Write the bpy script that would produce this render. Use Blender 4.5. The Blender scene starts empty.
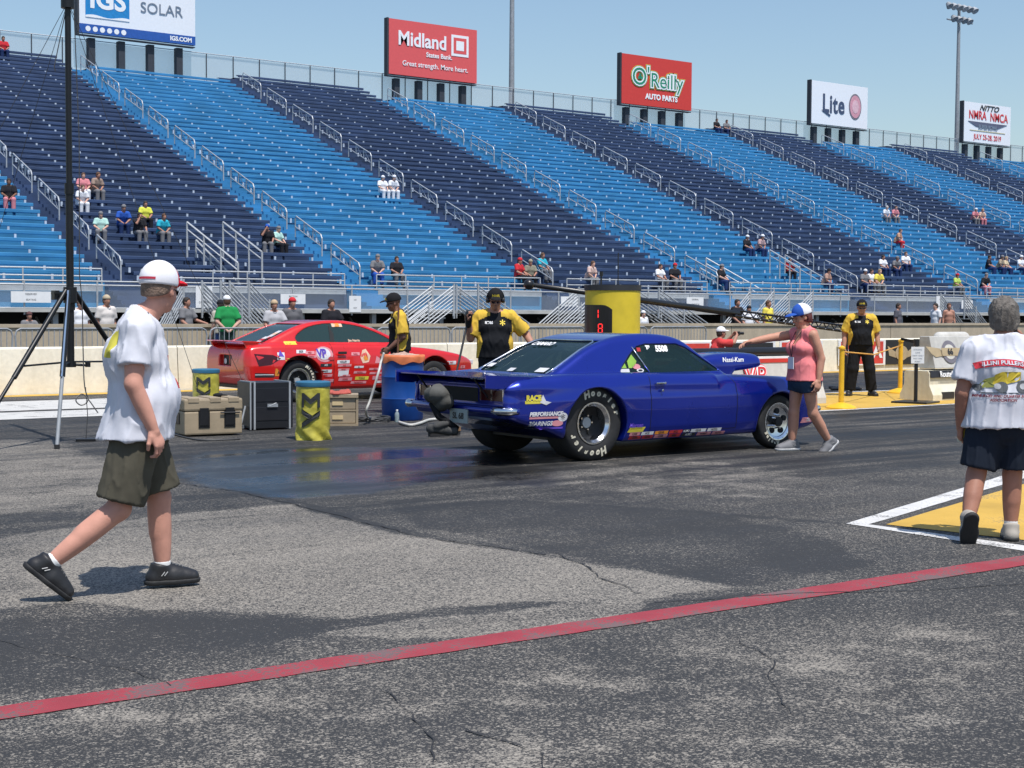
import bpy, math, random
import numpy as np
from mathutils import Vector, Matrix
from mathutils.bvhtree import BVHTree

SC = bpy.context.scene
COL = SC.collection
random.seed(7)
RNG = np.random.RandomState(11)

# ---------------------------------------------------------------- camera
FPX = 1537.0
TH = math.atan(2048.0 / FPX)                 # angle between the track direction (+X) and the view axis
FW = Vector((math.cos(TH), math.sin(TH), 0.0))
RT = Vector((math.sin(TH), -math.cos(TH), 0.0))
UPV = Vector((0, 0, 1))
CAMH = 1.53
PITCH = math.atan(74.0 / FPX)
ROLL = math.atan(0.0055)
fwd = FW * math.cos(PITCH) - UPV * math.sin(PITCH)
up0 = FW * math.sin(PITCH) + UPV * math.cos(PITCH)
cr = RT * math.cos(ROLL) + up0 * math.sin(ROLL)
cu = up0 * math.cos(ROLL) - RT * math.sin(ROLL)
cam = bpy.data.cameras.new("camera")
cam.sensor_width = 36.0
cam.lens = FPX / 1024.0 * 36.0
cam.clip_start = 0.1
cam.clip_end = 6000
camo = bpy.data.objects.new("camera", cam)
COL.objects.link(camo)
M = Matrix.Identity(4)
for i in range(3):
    M[i][0] = cr[i]; M[i][1] = cu[i]; M[i][2] = -fwd[i]
M[2][3] = CAMH
camo.matrix_world = M
SC.camera = camo
CP = Vector((0, 0, CAMH))

# ---------------------------------------------------------------- world, sun, exposure
SUN_DIR = Vector((-0.05, -0.40, 0.92)).normalized()      # towards the sun
w = bpy.data.worlds.new("World")
SC.world = w
w.use_nodes = True
nt = w.node_tree
nt.nodes.clear()
wo = nt.nodes.new("ShaderNodeOutputWorld")
bg = nt.nodes.new("ShaderNodeBackground")
sky = nt.nodes.new("ShaderNodeTexSky")
sky.sky_type = 'NISHITA'
sky.sun_disc = False
sky.sun_elevation = math.asin(SUN_DIR.z)
sky.sun_rotation = math.atan2(SUN_DIR.x, SUN_DIR.y)
sky.altitude = 0
sky.air_density = 1.25
sky.dust_density = 0.9
sky.ozone_density = 3.8
bg.inputs[1].default_value = 0.105
nt.links.new(sky.outputs[0], bg.inputs[0])
nt.links.new(bg.outputs[0], wo.inputs[0])
sl = bpy.data.lights.new("sun", 'SUN')
sl.energy = 3.75
sl.angle = math.radians(0.5)
sl.color = (1.0, 0.955, 0.90)
so = bpy.data.objects.new("sun", sl)
so.rotation_euler = (-SUN_DIR).to_track_quat('-Z', 'Y').to_euler()
so.location = (0, 0, 60)
COL.objects.link(so)
SC.view_settings.view_transform = 'Standard'
SC.view_settings.look = 'None'
SC.view_settings.exposure = 0.36
SC.view_settings.gamma = 1.0
SC.cycles.max_bounces = 6
SC.cycles.transparent_max_bounces = 12
SC.cycles.caustics_reflective = False
SC.cycles.caustics_refractive = False
SC.cycles.use_denoising = True

# ---------------------------------------------------------------- finding where things stand
def ray(px, py):
    return cr * ((px - 512) / FPX) - cu * ((py - 384) / FPX) + fwd
def PG(px, py, z=0.0):
    r = ray(px, py); t = (z - CAMH) / r.z
    return CP + r * t
def PY(px, py, Y):
    r = ray(px, py); t = Y / r.y
    return CP + r * t
def PD(px, py, D):
    r = ray(px, py); t = D / (r.x * FW.x + r.y * FW.y)
    return CP + r * t

# ---------------------------------------------------------------- materials
MATS = {}
def nodes_of(m):
    m.use_nodes = True
    t = m.node_tree
    b = t.nodes.get("Principled BSDF")
    return t, b
def lin(c):
    return tuple(((v / 255.0) / 12.92 if v <= 10 else (((v / 255.0) + .055) / 1.055) ** 2.4) for v in c)
def mat(name, col, rough=0.6, metal=0.0, var=0.12, scale=6.0, bump=0.0, bscale=60.0, coat=0.0, spec=0.5, rvar=0.1):
    if name in MATS: return MATS[name]
    m = bpy.data.materials.new(name)
    t, b = nodes_of(m)
    N = t.nodes.new
    tc = N("ShaderNodeTexCoord")
    nz = N("ShaderNodeTexNoise"); nz.inputs["Scale"].default_value = scale; nz.inputs["Detail"].default_value = 5
    t.links.new(tc.outputs["Object"], nz.inputs["Vector"])
    mr = N("ShaderNodeMapRange")
    mr.inputs[1].default_value = 0.3; mr.inputs[2].default_value = 0.7
    mr.inputs[3].default_value = 1 - var; mr.inputs[4].default_value = 1 + var
    t.links.new(nz.outputs["Fac"], mr.inputs[0])
    mx = N("ShaderNodeVectorMath"); mx.operation = 'SCALE'
    mx.inputs[0].default_value = col[:3]
    t.links.new(mr.outputs[0], mx.inputs["Scale"])
    t.links.new(mx.outputs[0], b.inputs["Base Color"])
    m2 = N("ShaderNodeMapRange")
    m2.inputs[3].default_value = max(0.02, rough - rvar * rough); m2.inputs[4].default_value = min(1, rough + rvar * rough)
    t.links.new(nz.outputs["Fac"], m2.inputs[0])
    t.links.new(m2.outputs[0], b.inputs["Roughness"])
    b.inputs["Metallic"].default_value = metal
    b.inputs["Specular IOR Level"].default_value = spec
    if coat:
        b.inputs["Coat Weight"].default_value = coat; b.inputs["Coat Roughness"].default_value = 0.04
    if bump:
        n2 = N("ShaderNodeTexNoise"); n2.inputs["Scale"].default_value = bscale; n2.inputs["Detail"].default_value = 3
        t.links.new(tc.outputs["Object"], n2.inputs["Vector"])
        bp = N("ShaderNodeBump"); bp.inputs["Strength"].default_value = bump; bp.inputs["Distance"].default_value = 0.01
        t.links.new(n2.outputs["Fac"], bp.inputs["Height"])
        t.links.new(bp.outputs[0], b.inputs["Normal"])
    m.diffuse_color = (*col[:3], 1)
    MATS[name] = m
    return m
def cloth(name, col, var=0.08, bump=0.35, bscale=9.0):
    return mat(name, col, rough=0.9, var=var, scale=5, bump=bump, bscale=bscale, spec=0.15)
def glassy(name, col, alpha, rough=0.03):
    if name in MATS: return MATS[name]
    m = bpy.data.materials.new(name)
    t, b = nodes_of(m)
    tr = t.nodes.new("ShaderNodeBsdfTransparent"); tr.inputs[0].default_value = (.75, .85, .82, 1)
    mxs = t.nodes.new("ShaderNodeMixShader"); mxs.inputs[0].default_value = alpha
    b.inputs["Base Color"].default_value = (*col, 1); b.inputs["Roughness"].default_value = rough
    nz = t.nodes.new("ShaderNodeTexNoise"); nz.inputs["Scale"].default_value = 3
    mr = t.nodes.new("ShaderNodeMapRange"); mr.inputs[3].default_value = rough; mr.inputs[4].default_value = rough * 2.5
    t.links.new(nz.outputs["Fac"], mr.inputs[0]); t.links.new(mr.outputs[0], b.inputs["Roughness"])
    out = t.nodes["Material Output"]
    t.links.new(tr.outputs[0], mxs.inputs[1]); t.links.new(b.outputs[0], mxs.inputs[2])
    t.links.new(mxs.outputs[0], out.inputs[0])
    MATS[name] = m
    return m
def emit(name, col, s):
    if name in MATS: return MATS[name]
    m = bpy.data.materials.new(name)
    t, b = nodes_of(m)
    b.inputs["Base Color"].default_value = (0.02, 0, 0, 1)
    b.inputs["Emission Color"].default_value = (*col, 1); b.inputs["Emission Strength"].default_value = s
    MATS[name] = m
    return m

# ---------------------------------------------------------------- mesh building
def tag(o, label=None, cat=None, group=None, kind=None):
    if label: o["label"] = label
    if cat: o["category"] = cat
    if group: o["group"] = group
    if kind: o["kind"] = kind
    return o
def link(name, me, parent=None, mats=None):
    o = bpy.data.objects.new(name, me)
    COL.objects.link(o)
    if parent is not None: o.parent = parent
    if mats is not None and me is not None:
        me.materials.clear()
        for m in (mats if isinstance(mats, (list, tuple)) else [mats]): me.materials.append(m)
    return o
def empty(name, loc=(0, 0, 0), rz=0.0, label=None, cat=None, group=None, parent=None):
    o = bpy.data.objects.new(name, None)
    COL.objects.link(o)
    o.empty_display_size = 0.2
    o.location = loc; o.rotation_euler = (0, 0, rz)
    if parent is not None: o.parent = parent
    return tag(o, label, cat, group)
def copy_tree(o, parent=None):
    c = o.copy(); COL.objects.link(c)
    if parent is not None: c.parent = parent
    for ch in [x for x in o.children]:
        copy_tree(ch, c)
    return c

class MB:
    def __init__(s): s.v = []; s.f = []; s.m = []; s.cm = 0
    def quad(s, *p):
        n = len(s.v); s.v += [tuple(q) for q in p]; s.f.append(tuple(range(n, n + len(p)))); s.m.append(s.cm)
    def box(s, c, d, R=None):
        c = Vector(c); hx, hy, hz = d[0] / 2, d[1] / 2, d[2] / 2
        P = [Vector((x, y, z)) for x in (-hx, hx) for y in (-hy, hy) for z in (-hz, hz)]
        if R is not None: P = [R @ q for q in P]
        n = len(s.v); s.v += [tuple(c + q) for q in P]
        for f in ((0, 1, 3, 2), (4, 6, 7, 5), (0, 4, 5, 1), (2, 3, 7, 6), (0, 2, 6, 4), (1, 5, 7, 3)):
            s.f.append(tuple(n + i for i in f)); s.m.append(s.cm)
        return s
    def b2(s, x0, x1, y0, y1, z0, z1):
        return s.box(((x0 + x1) / 2, (y0 + y1) / 2, (z0 + z1) / 2), (abs(x1 - x0), abs(y1 - y0), abs(z1 - z0)))
    def tube(s, pts, r, n=8, caps=True, closed=False):
        pts = [Vector(p) for p in pts]
        rr = r if isinstance(r, (list, tuple)) else [r] * len(pts)
        base = len(s.v); K = len(pts)
        prev = None
        for i, p in enumerate(pts):
            if closed: d = pts[(i + 1) % K] - pts[i - 1]
            else: d = pts[min(i + 1, K - 1)] - pts[max(i - 1, 0)]
            if d.length < 1e-9: d = Vector((0, 0, 1))
            d.normalize()
            if prev is None:
                a = Vector((0, 0, 1)) if abs(d.z) < 0.9 else Vector((1, 0, 0))
                u = d.cross(a).normalized()
            else:
                u = (prev - d * prev.dot(d))
                u = u.normalized() if u.length > 1e-6 else d.orthogonal().normalized()
            prev = u
            v = d.cross(u)
            for k in range(n):
                a = 2 * math.pi * k / n
                s.v.append(tuple(p + (u * math.cos(a) + v * math.sin(a)) * rr[i]))
        for i in range(K if closed else K - 1):
            for k in range(n):
                a = base + i * n + k; b = base + i * n + (k + 1) % n
                j = (i + 1) % K
                c = base + j * n + (k + 1) % n; d = base + j * n + k
                s.f.append((a, b, c, d)); s.m.append(s.cm)
        if caps and not closed:
            s.f.append(tuple(base + k for k in range(n))[::-1]); s.m.append(s.cm)
            s.f.append(tuple(base + (K - 1) * n + k for k in range(n))); s.m.append(s.cm)
        return s
    def cyl(s, a, b, r, n=16, r2=None):
        return s.tube([a, b], [r, r if r2 is None else r2], n)
    def lathe(s, prof, c=(0, 0, 0), axis='z', n=32, caps=False):
        base = len(s.v)
        for (r, h) in prof:
            for k in range(n):
                a = 2 * math.pi * k / n
                x, y = r * math.cos(a), r * math.sin(a)
                if axis == 'z': q = (x, y, h)
                elif axis == 'y': q = (x, h, y)
                else: q = (h, x, y)
                s.v.append((c[0] + q[0], c[1] + q[1], c[2] + q[2]))
        for i in range(len(prof) - 1):
            for k in range(n):
                a = base + i * n + k; b = base + i * n + (k + 1) % n
                f = (a, b, b + n, a + n)
                s.f.append(f if axis != 'y' else f[::-1]); s.m.append(s.cm)
        if caps:
            s.f.append(tuple(base + k for k in range(n))[::-1]); s.m.append(s.cm)
            s.f.append(tuple(base + (len(prof) - 1) * n + k for k in range(n))); s.m.append(s.cm)
        return s
    def prism(s, poly, y0, y1, axis='y'):
        n = len(s.v); K = len(poly)
        for yy in (y0, y1):
            for (a, b) in poly:
                s.v.append((a, yy, b) if axis == 'y' else ((a, b, yy) if axis == 'z' else (yy, a, b)))
        s.f.append(tuple(range(n, n + K))); s.m.append(s.cm)
        s.f.append(tuple(range(n + K, n + 2 * K))[::-1]); s.m.append(s.cm)
        for i in range(K):
            j = (i + 1) % K
            s.f.append((n + i, n + K + i, n + K + j, n + j)); s.m.append(s.cm)
        return s
    def build(s, name, mats, parent=None, smooth=False, fix=True, bevel=0):
        me = bpy.data.meshes.new(name)
        me.from_pydata(s.v, [], s.f)
        ms = mats if isinstance(mats, (list, tuple)) else [mats]
        for m in ms: me.materials.append(m)
        if len(ms) > 1: me.polygons.foreach_set("material_index", s.m)
        if fix:
            import bmesh
            bm = bmesh.new(); bm.from_mesh(me)
            bmesh.ops.recalc_face_normals(bm, faces=bm.faces)
            if bevel: bmesh.ops.bevel(bm, geom=[e for e in bm.edges], offset=bevel, segments=2, affect='EDGES', profile=0.6)
            bm.to_mesh(me); bm.free()
        if smooth:
            me.polygons.foreach_set("use_smooth", [True] * len(me.polygons))
            if smooth != 'all':
                try: me.set_sharp_from_angle(angle=math.radians(38))
                except Exception: pass
        me.update()
        return link(name, me, parent)

def mesh_np(name, V, Q, mi=None, normals=None, smooth=True):
    me = bpy.data.meshes.new(name)
    k = Q.shape[1]
    me.vertices.add(len(V)); me.vertices.foreach_set("co", np.ascontiguousarray(V, dtype=np.float32).ravel())
    me.loops.add(Q.size); me.loops.foreach_set("vertex_index", np.ascontiguousarray(Q, dtype=np.int32).ravel())
    me.polygons.add(len(Q))
    me.polygons.foreach_set("loop_start", np.arange(0, Q.size, k, dtype=np.int32))
    me.polygons.foreach_set("loop_total", np.full(len(Q), k, dtype=np.int32))
    me.update(calc_edges=True)
    if smooth: me.polygons.foreach_set("use_smooth", np.ones(len(Q), dtype=bool))
    if mi is not None: me.polygons.foreach_set("material_index", np.asarray(mi, dtype=np.int32))
    if normals is not None:
        me.normals_split_custom_set_from_vertices([tuple(n) for n in normals])
    me.validate()
    return me

# ---------------------------------------------------------------- text
def text_mesh(body, size=1.0, ext=0.0, bold=0.0, shear=0.0, spacing=1.0, align='CENTER', sx=1.0):
    cu_ = bpy.data.curves.new("txt", 'FONT')
    cu_.body = body; cu_.size = size; cu_.extrude = ext; cu_.offset = bold; cu_.shear = shear
    cu_.space_character = spacing; cu_.align_x = align; cu_.align_y = 'CENTER'; cu_.resolution_u = 4
    o = bpy.data.objects.new("txt", cu_)
    COL.objects.link(o)
    dg = bpy.context.evaluated_depsgraph_get(); dg.update()
    me = bpy.data.meshes.new_from_object(o.evaluated_get(dg))
    bpy.data.objects.remove(o); bpy.data.curves.remove(cu_)
    if sx != 1.0:
        for v in me.vertices: v.co.x *= sx
    return me
def put_text(name, body, size, o, xdir, ydir, material, parent=None, **k):
    """flat lettering in the plane of xdir / ydir, centred on o"""
    me = text_mesh(body, size, **k)
    xd = Vector(xdir).normalized(); yd = Vector(ydir).normalized(); zd = xd.cross(yd)
    o = Vector(o)
    for v in me.vertices:
        c = v.co.copy(); v.co = o + xd * c.x + yd * c.y + zd * c.z
    return link(name, me, parent, material)

# ---------------------------------------------------------------- signed distance fields -> meshes
def smin(a, b, k):
    if k <= 0: return np.minimum(a, b)
    h = np.maximum(k - np.abs(a - b), 0) / k
    return np.minimum(a, b) - h * h * k * 0.25
def smax(a, b, k): return -smin(-a, -b, k)

class Field:
    def __init__(s, lo, hi, h):
        s.lo = np.array(lo, float); s.h = h
        s.n = np.ceil((np.array(hi, float) - s.lo) / h).astype(int) + 1
        s.f = np.full(tuple(s.n), 0.5, np.float32)
        s.ax = [(s.lo[i] + h * np.arange(s.n[i])).astype(np.float32) for i in range(3)]
    def win(s, lo, hi):
        sl = []
        for i in range(3):
            a = int(max(0, math.floor((lo[i] - s.lo[i]) / s.h))); b = int(min(s.n[i], math.ceil((hi[i] - s.lo[i]) / s.h) + 1))
            if b <= a: return None, None
            sl.append(slice(a, b))
        return tuple(sl), (s.ax[0][sl[0]][:, None, None], s.ax[1][sl[1]][None, :, None], s.ax[2][sl[2]][None, None, :])
    def put(s, sl, d, k, op):
        if op == 'add': s.f[sl] = smin(s.f[sl], d, k)
        elif op == 'sub': s.f[sl] = smax(s.f[sl], -d, k)
        elif op == 'int': s.f[sl] = smax(s.f[sl], d, k)
    def cone(s, a, b, ra, rb, k=0.02, st=None, bulge=0.0, flat=None, op='add', off=0.0):
        """tapered capsule; st=(axis, factor) widens it along axis; flat='b'/'ab' cuts the ends square"""
        a = np.array(a, float); b = np.array(b, float); ra += off; rb += off
        fac = st[1] if st else 1.0
        R = (max(ra, rb) + abs(bulge)) * max(1.0, fac) + k + 2.5 * s.h
        lo = np.minimum(a, b) - R; hi = np.maximum(a, b) + R
        sl, X = s.win(lo, hi)
        if sl is None: return s
        ab = b - a; L2 = max(1e-9, float(ab @ ab)); L = math.sqrt(L2)
        p = [X[i] - a[i] for i in range(3)]
        t0 = (p[0] * ab[0] + p[1] * ab[1] + p[2] * ab[2]) / L2
        t = np.clip(t0, 0, 1)
        q = [p[i] - t * ab[i] for i in range(3)]
        d2 = q[0] ** 2 + q[1] ** 2 + q[2] ** 2
        if st:
            ax = np.array(st[0], float); ax /= np.linalg.norm(ax)
            c = q[0] * ax[0] + q[1] * ax[1] + q[2] * ax[2]
            d2 = d2 - c * c * (1 - 1 / fac ** 2)
        r = ra + (rb - ra) * t + bulge * 4 * t * (1 - t)
        d = np.sqrt(np.maximum(d2, 0)) - r
        if flat:
            if 'b' in flat: d = np.maximum(d, (t0 - 1) * L)
            if 'a' in flat: d = np.maximum(d, -t0 * L)
        s.put(sl, d, k, op); return s
    def ell(s, c, r, k=0.02, R=None, op='add', off=0.0):
        c = np.array(c, float); r = np.array(r, float) + off
        m = float(r.max()) + k + 2.5 * s.h
        sl, X = s.win(c - m, c + m)
        if sl is None: return s
        p = [X[i] - c[i] for i in range(3)]
        if R is not None:
            p = [p[0] * R[0][j] + p[1] * R[1][j] + p[2] * R[2][j] for j in range(3)]
        k0 = np.sqrt((p[0] / r[0]) ** 2 + (p[1] / r[1]) ** 2 + (p[2] / r[2]) ** 2)
        k1 = np.sqrt((p[0] / r[0] ** 2) ** 2 + (p[1] / r[1] ** 2) ** 2 + (p[2] / r[2] ** 2) ** 2)
        d = k0 * (k0 - 1) / np.maximum(k1, 1e-6)
        s.put(sl, d, k, op); return s
    def plane(s, p, n, k=0.0, within=None):
        """cut away the side n points to"""
        n = np.array(n, float); n /= np.linalg.norm(n)
        if within is None: sl, X = s.win(s.lo, s.lo + s.h * s.n)
        else: sl, X = s.win(*within)
        if sl is None: return s
        d = (X[0] - p[0]) * n[0] + (X[1] - p[1]) * n[1] + (X[2] - p[2]) * n[2]
        s.put(sl, d, k, 'int'); return s
    def add(s, d, k=0.0, op='add'):
        sl = (slice(None),) * 3
        s.put(sl, d, k, op); return s
    def mesh(s, mirror=False, project=2):
        F = s.f; lo = s.lo.copy()
        if mirror:                                   # first y sample lies on y = 0
            F = np.concatenate([F[:, :0:-1, :], F], axis=1)
            lo[1] = -s.h * (s.n[1] - 1)
        F = np.pad(F, 1, constant_values=0.5); lo = lo - s.h
        V, Q = nets(F, lo, s.h)
        if len(V) == 0: return V, Q, V
        for _ in range(project):
            n, val = grad(F, lo, s.h, V)
            V = V - n * np.clip(val, -s.h, s.h)[:, None] * 0.8
        n, _ = grad(F, lo, s.h, V, 1.3)
        return V, Q, n

def samp(F, G):
    i = np.clip(np.floor(G).astype(int), 0, np.array(F.shape) - 2); f = G - i
    x, y, z = i[:, 0], i[:, 1], i[:, 2]; fx, fy, fz = f[:, 0], f[:, 1], f[:, 2]
    c = 0
    for dx in (0, 1):
        for dy in (0, 1):
            for dz in (0, 1):
                c = c + F[x + dx, y + dy, z + dz] * (fx if dx else 1 - fx) * (fy if dy else 1 - fy) * (fz if dz else 1 - fz)
    return c
def grad(F, lo, h, V, e=0.7):
    G = (V - lo) / h
    g = np.stack([samp(F, G + d) - samp(F, G - d) for d in (np.eye(3) * e)], axis=1)
    val = samp(F, G)
    L = np.linalg.norm(g, axis=1); L[L < 1e-9] = 1
    return g / L[:, None], val / np.maximum(L / (2 * e * h), 0.5)
def nets(F, lo, h):
    S = F < 0
    nx, ny, nz = F.shape
    c = np.zeros((nx - 1, ny - 1, nz - 1), np.uint8)
    for dx in (0, 1):
        for dy in (0, 1):
            for dz in (0, 1):
                c += S[dx:nx - 1 + dx, dy:ny - 1 + dy, dz:nz - 1 + dz]
    act = (c > 0) & (c < 8)
    idx = np.argwhere(act)
    if len(idx) == 0: return np.zeros((0, 3)), np.zeros((0, 4), int)
    vid = np.full(c.shape, -1, np.int32); vid[act] = np.arange(len(idx))
    acc = np.zeros((len(idx), 3)); cnt = np.zeros(len(idx))
    cs = [(x, y, z) for x in (0, 1) for y in (0, 1) for z in (0, 1)]
    for a in cs:
        for ax in range(3):
            if a[ax] == 1: continue
            b = list(a); b[ax] = 1
            fa = F[idx[:, 0] + a[0], idx[:, 1] + a[1], idx[:, 2] + a[2]]
            fb = F[idx[:, 0] + b[0], idx[:, 1] + b[1], idx[:, 2] + b[2]]
            m = (fa < 0) != (fb < 0)
            t = np.where(m, fa / np.where(m, fa - fb, 1), 0)
            pos = np.tile(np.array(a, float), (len(idx), 1)); pos[:, ax] += t
            acc[m] += pos[m]; cnt[m] += 1
    V = (idx + acc / cnt[:, None]) * h + lo
    Q = []
    for ax in range(3):
        u, v = (ax + 1) % 3, (ax + 2) % 3
        s0 = [slice(None)] * 3; s1 = [slice(None)] * 3
        s0[ax] = slice(0, -1); s1[ax] = slice(1, None)
        A = S[tuple(s0)]; B = S[tuple(s1)]
        e = np.argwhere(A != B)
        ok = (e[:, u] >= 1) & (e[:, v] >= 1) & (e[:, u] < F.shape[u] - 1) & (e[:, v] < F.shape[v] - 1)
        e = e[ok]
        ins = A[e[:, 0], e[:, 1], e[:, 2]]
        def cell(du, dv):
            q = e.copy(); q[:, u] += du; q[:, v] += dv
            return vid[q[:, 0], q[:, 1], q[:, 2]]
        q = np.stack([cell(-1, -1), cell(0, -1), cell(0, 0), cell(-1, 0)], axis=1)
        q[~ins] = q[~ins][:, ::-1]
        Q.append(q)
    Q = np.concatenate(Q)
    Q = Q[(Q >= 0).all(axis=1)]
    return V, Q

def fbm(P, scale, seed=0, oct=3, stretch=(1, 1, 1)):
    """cheap smooth pseudo-noise, about -1..1"""
    r = np.random.RandomState(seed)
    out = 0; amp = 1.0; P = P * np.array(stretch) * scale
    for o in range(oct):
        acc = 0
        for j in range(5):
            d = r.normal(size=3); d /= np.linalg.norm(d)
            w_ = r.normal(size=3) * 0.6
            acc = acc + np.sin(P @ d * 2.1 + r.rand() * 6.28 + 1.3 * np.sin(P @ w_ + r.rand() * 6.28))
        out = out + amp * acc / 3.2
        amp *= 0.5; P = P * 1.93
    return out / 1.6

def poly_sd(poly, X, Z):
    """2D signed distance to a polygon on broadcastable coordinates"""
    X, Z = np.broadcast_arrays(X, Z)
    d = np.full(X.shape, 1e9); s = np.ones(X.shape)
    K = len(poly)
    for i in range(K):
        a = poly[i]; b = poly[i - 1]
        ex, ez = b[0] - a[0], b[1] - a[1]
        wx, wz = X - a[0], Z - a[1]
        t = np.clip((wx * ex + wz * ez) / (ex * ex + ez * ez + 1e-12), 0, 1)
        d = np.minimum(d, (wx - ex * t) ** 2 + (wz - ez * t) ** 2)
        c1 = Z >= a[1]; c2 = Z < b[1]; c3 = ex * wz > ez * wx
        fl = (c1 & c2 & c3) | (~c1 & ~c2 & ~c3)
        s = np.where(fl, -s, s)
    return (s * np.sqrt(d)).astype(np.float32)
def spline(pts, n=8):
    """Catmull-Rom through points (open)"""
    P = [np.array(p, float) for p in pts]; out = []
    for i in range(len(P) - 1):
        p0 = P[max(i - 1, 0)]; p1 = P[i]; p2 = P[i + 1]; p3 = P[min(i + 2, len(P) - 1)]
        for j in range(n):
            t = j / n
            out.append(0.5 * ((2 * p1) + (-p0 + p2) * t + (2 * p0 - 5 * p1 + 4 * p2 - p3) * t * t + (-p0 + 3 * p1 - 3 * p2 + p3) * t ** 3))
    out.append(P[-1]); return out
# ================================================================ GROUND
def ground_material():
    m = bpy.data.materials.new("asphalt")
    t, b = nodes_of(m); N = t.nodes.new; L = t.links.new
    geo = N("ShaderNodeNewGeometry")
    a1 = N("ShaderNodeVertexColor"); a1.layer_name = "wear"
    sp = N("ShaderNodeSeparateColor"); L(a1.outputs["Color"], sp.inputs[0])
    def noise(scale, detail=4, rough=0.55, vec=None, dist=0.0):
        n = N("ShaderNodeTexNoise"); n.inputs["Scale"].default_value = scale; n.inputs["Detail"].default_value = detail
        n.inputs["Roughness"].default_value = rough; n.inputs["Distortion"].default_value = dist
        L(vec if vec is not None else geo.outputs["Position"], n.inputs["Vector"]); return n.outputs["Fac"]
    def math_(op, a, b_=None, c=None, clamp=False):
        n = N("ShaderNodeMath"); n.operation = op; n.use_clamp = clamp
        for i, v in enumerate((a, b_, c)):
            if v is None: continue
            if isinstance(v, (int, float)): n.inputs[i].default_value = v
            else: L(v, n.inputs[i])
        return n.outputs[0]
    def rng(v, a, b_, c=0.0, d=1.0, sm=True):
        n = N("ShaderNodeMapRange"); n.interpolation_type = 'SMOOTHSTEP' if sm else 'LINEAR'
        n.inputs[1].default_value = a; n.inputs[2].default_value = b_; n.inputs[3].default_value = c; n.inputs[4].default_value = d
        L(v, n.inputs[0]); return n.outputs[0]
    mp = N("ShaderNodeMapping"); mp.inputs["Scale"].default_value = (0.10, 2.2, 1); L(geo.outputs["Position"], mp.inputs[0])
    streak = noise(1.0, 5, 0.65, mp.outputs[0])
    mp2 = N("ShaderNodeMapping"); mp2.inputs["Scale"].default_value = (0.35, 1.0, 1); mp2.inputs["Rotation"].default_value = (0, 0, 0.25)
    L(geo.outputs["Position"], mp2.inputs[0])
    blot = noise(1.1, 6, 0.6, mp2.outputs[0], 0.6)
    edge = noise(2.3, 7, 0.7)
    patch = noise(0.55, 5, 0.6, None, 0.8)
    med = noise(22.0, 4, 0.6)
    fine = noise(42.0, 3, 0.7)
    fine2 = noise(120.0, 2, 0.6)
    e2 = math_('MULTIPLY_ADD', edge, 1.1, -0.55)
    light = rng(math_('ADD', sp.outputs[0], e2), 0.36, 0.62)
    seal = rng(math_('ADD', sp.outputs[1], e2), 0.38, 0.60)
    wet = rng(math_('ADD', a1.outputs["Alpha"], math_('MULTIPLY', e2, 0.8)), 0.35, 0.75)
    rub = math_('MULTIPLY', sp.outputs[2], rng(streak, 0.36, 0.60))
    # share of bare stone showing
    cov = math_('MULTIPLY_ADD', light, 0.37, 0.11)
    cov = math_('ADD', cov, math_('MULTIPLY', rng(blot, 0.40, 0.70), 0.09))
    cov = math_('ADD', cov, rng(patch, 0.36, 0.66, -0.05, 0.07))
    cov = math_('SUBTRACT', cov, math_('MULTIPLY', seal, 0.13))
    cov = math_('SUBTRACT', cov, math_('MULTIPLY', rub, 0.17))
    cov = math_('ADD', cov, math_('MULTIPLY_ADD', med, 0.30, -0.15))
    grain = math_('ADD', math_('MULTIPLY', fine, 0.7), math_('MULTIPLY', fine2, 0.3))
    def cells(scale):
        v = N("ShaderNodeTexVoronoi"); v.inputs["Scale"].default_value = scale; L(geo.outputs["Position"], v.inputs["Vector"])
        s_ = N("ShaderNodeSeparateColor"); L(v.outputs["Color"], s_.inputs[0]); return s_.outputs[0], s_.outputs[1]
    ra, ba = cells(105.0); rb, bb = cells(210.0)
    cc = math_('ADD', cov, math_('MULTIPLY_ADD', fine, 0.5, -0.25))
    s1 = rng(math_('SUBTRACT', cc, ra), -0.10, 0.10)
    s2 = rng(math_('SUBTRACT', cc, rb), -0.12, 0.12)
    tone = math_('MULTIPLY_ADD', math_('ADD', ba, bb), 0.45, 0.55)
    st = math_('MULTIPLY', math_('ADD', math_('MULTIPLY', s1, 0.55), math_('MULTIPLY', s2, 0.45)), tone, None, True)
    mix = N("ShaderNodeMix"); mix.data_type = 'RGBA'
    mix.inputs[6].default_value = (0.042, 0.043, 0.045, 1); mix.inputs[7].default_value = (0.335, 0.305, 0.262, 1)
    L(st, mix.inputs[0])
    # bright chips
    vor = N("ShaderNodeTexVoronoi"); vor.inputs["Scale"].default_value = 34; L(geo.outputs["Position"], vor.inputs["Vector"])
    chip = math_('MULTIPLY', rng(vor.outputs["Distance"], 0.10, 0.16, 1, 0), rng(fine, 0.5, 0.58))
    mix2 = N("ShaderNodeMix"); mix2.data_type = 'RGBA'; L(math_('MULTIPLY', chip, 0.35), mix2.inputs[0])
    L(mix.outputs[2], mix2.inputs[6]); mix2.inputs[7].default_value = (0.45, 0.43, 0.40, 1)
    sc = N("ShaderNodeVectorMath"); sc.operation = 'SCALE'; L(mix2.outputs[2], sc.inputs[0])
    L(math_('MULTIPLY', rng(wet, 0, 1, 1.0, 0.42, False), rng(rub, 0, 1, 1.0, 0.50, False)), sc.inputs["Scale"])
    L(sc.outputs[0], b.inputs["Base Color"])
    wr = rng(noise(1.4, 5, 0.6, mp2.outputs[0]), 0.35, 0.62, 0.15, 0.42)
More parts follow.
